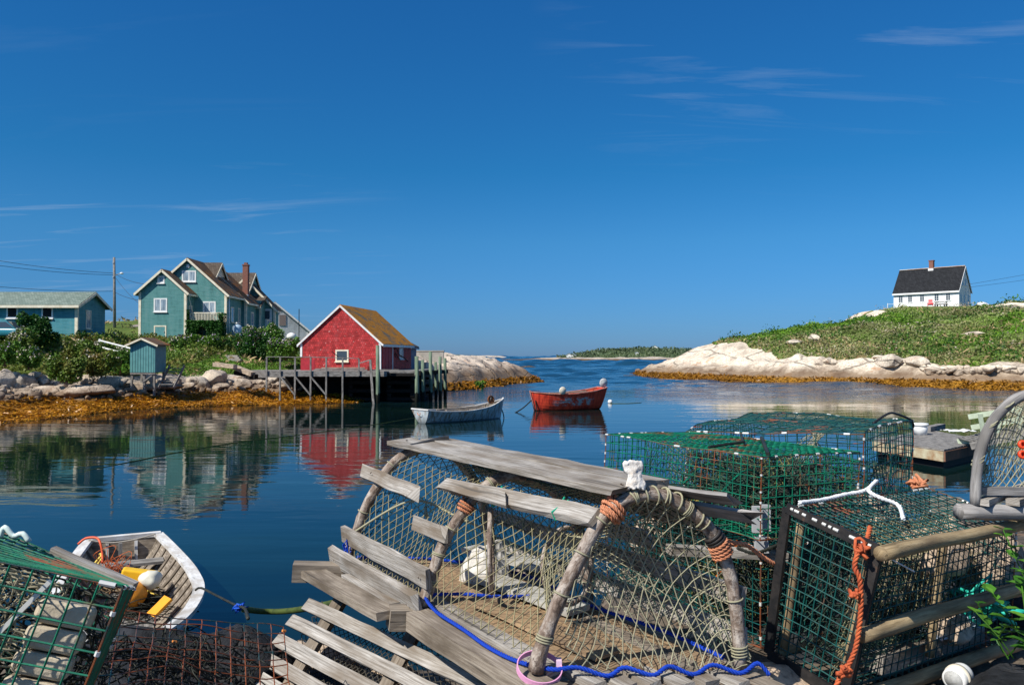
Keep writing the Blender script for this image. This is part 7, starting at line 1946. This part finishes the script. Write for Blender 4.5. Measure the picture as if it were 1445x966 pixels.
def scatter(name, hf, gf, x0, x1, y0, y1, n, size, hgt, mat, thr=.5, extra=None, flat=0.0, aspect=1.6):
    X = rng.uniform(x0, x1, n); Y = rng.uniform(y0, y1, n); z, d = hf(X, Y); g = gf(X, Y, z, d)
    k = g > thr
    if extra is not None: k &= extra(X, Y, z, d)
    X, Y, z = X[k], Y[k], z[k]
    cl = np.array([max(0, .45 + 1.1 * mnoise.noise((x * .45, y * .45, 3))) for x, y in zip(X, Y)])
    c = np.stack([X, Y, z + hgt * cl * rng.random(len(X)) + .02], 1)
    a, qd = leaf_quads(c, size * (.5 + .9 * rng.random(len(c))), flat, aspect)
    return tag(fast_mesh(name, a, qd, mat), kind='stuff')
lawn = lambda X, Y: (X > -24.5) & (X < -11) & (Y > 57.5) & (Y < 68.5)
scatter('ground_cover', left_h, left_green, -48, -10, 40, 76, 95000, .13, .75, MDG, .45, lambda X, Y, z, d: ~lawn(X, Y) & (X / Y < -.26))
scatter('flower_heads', left_h, left_green, -48, -14, 42, 76, 6000, .11, 1.0, FLW, .6, lambda X, Y, z, d: ~lawn(X, Y) & (vnoise(X, Y, .3, 2) > .12), .5, 1.1)
LAWN = m_leaf('short_lawn_blades', [(.07, .17, .012), (.11, .23, .02), (.15, .27, .03)], .5)
scatter('lawn_grass', left_h, left_green, -25, -10, 57, 70, 26000, .09, .10, LAWN, .3, lambda X, Y, z, d: lawn(X, Y))
scatter('dry_grass', left_h, left_green, -60, -14, 50, 110, 16000, .16, .45, TAN, .3, lambda X, Y, z, d: (vnoise(X, Y, .25, 12) > .15) | ((X > -24) & (X < -20.5) & (Y < 60) & (Y > 53)), 0, 3.0)
HEATH = m_leaf('heath_leaves', [(.05, .14, .010), (.10, .22, .015), (.16, .29, .025), (.11, .20, .02)], .16, alt=[(.20, .21, .06), (.32, .27, .14), (.14, .19, .04), (.40, .34, .22)], asc=.07)
scatter('heath', right_h, right_green, 24, 110, 72, 160, 230000, .20, .65, HEATH, .5, lambda X, Y, z, d: (X / Y > .2) & ~((X > 60) & (X < 79) & (Y > 124) & (Y < 147) & (X + Y > 193)))
SHR = m_leaf('low_shrub_leaves', [(.018, .07, .008), (.035, .11, .012), (.06, .15, .018)], .3)
scatter('low_shrubs', right_h, right_green, 26, 110, 74, 150, 60000, .22, 1.5, SHR, .6, lambda X, Y, z, d: (vnoise(X, Y, .13, 41) > .20) & (Y < 126))
scatter('heath_flowers', right_h, right_green, 26, 110, 74, 150, 34000, .17, .95, m_leaf('pale_seed_heads', [(.38, .32, .23), (.50, .43, .34), (.30, .22, .14)], .5), .6, lambda X, Y, z, d: vnoise(X, Y, .11, 21) > .10, .3, 1.2)
scatter('dry_grass', right_h, right_green, 24, 110, 72, 150, 26000, .22, .7, TAN, .25, lambda X, Y, z, d: ((vnoise(X, Y, .10, 33) > .22) | (d < 14)) & (Y < 128), 0, 3.0)
scatter('far_wood', far_h, far_green, 20, 210, 520, 640, 9000, 1.1, 2.0, m_leaf('far_tree_leaves', [(.06, .10, .05), (.09, .13, .06), (.13, .16, .09)], .03), .5)
# rockweed in the tide zone
WEED = m_leaf('golden_rockweed', [(.50, .23, .013), (.42, .18, .011), (.32, .13, .009), (.54, .26, .016)], .55, .35, .1)
WEED2 = m_leaf('brown_rockweed', [(.26, .115, .009), (.19, .08, .008), (.31, .145, .011)], .35, .4, .1)
one = lambda X, Y, z, d: np.ones_like(X)
scatter('seaweed', left_h, one, -34, -8, 30, 66, 190000, .075, .26, WEED, .5, lambda X, Y, z, d: (z > -.08) & (z < .72 + .3 * vnoise(X, Y, .5, 3)), .82, 3.2)
scatter('seaweed', point_h, one, -12, 6, 70, 106, 30000, .20, .22, WEED2, .5, lambda X, Y, z, d: (z > -.1) & (z < .65), .5, 2.2)
scatter('seaweed', right_h, one, 16, 60, 68, 136, 90000, .17, .28, WEED2, .5, lambda X, Y, z, d: (z > -.1) & (z < .75), .5, 2.4)
b = at(676, 512, 78); z0, _ = hz1(point_h, b.x, 78)
bush('bush', 'small green tuft growing in a crack of the pale rocky point', (b.x, 78, z0 - .1), 1.7, 1.0, .9, LTG, 420, .14, 0)
m = MB(); m.tube([(b.x - .5, 78.2, z0 - .2), (b.x - .52, 78.2, z0 + 1.2)], .035, 6); tag(m.build('iron_stake', RUST), 'thin iron stake standing on the pale rocky point', 'stake')
for i, (px, Y, w_, h_) in enumerate(((1405, 148, 4.5, 1.8), (1418, 150, 3.4, 1.3), (1433, 146, 5, 1.5))):
    x = (px - 722.5) * Y / F; z0, _ = hz1(right_h, x, Y); bush('bush', ['dark bush on the skyline just right of the patio umbrella', 'low bush on the skyline, middle of three at the right', 'broad low bush on the skyline at the right picture edge'][i], (x, Y, z0 - .2), w_, 3, h_ + .6, DKG, 900, .3, 0)
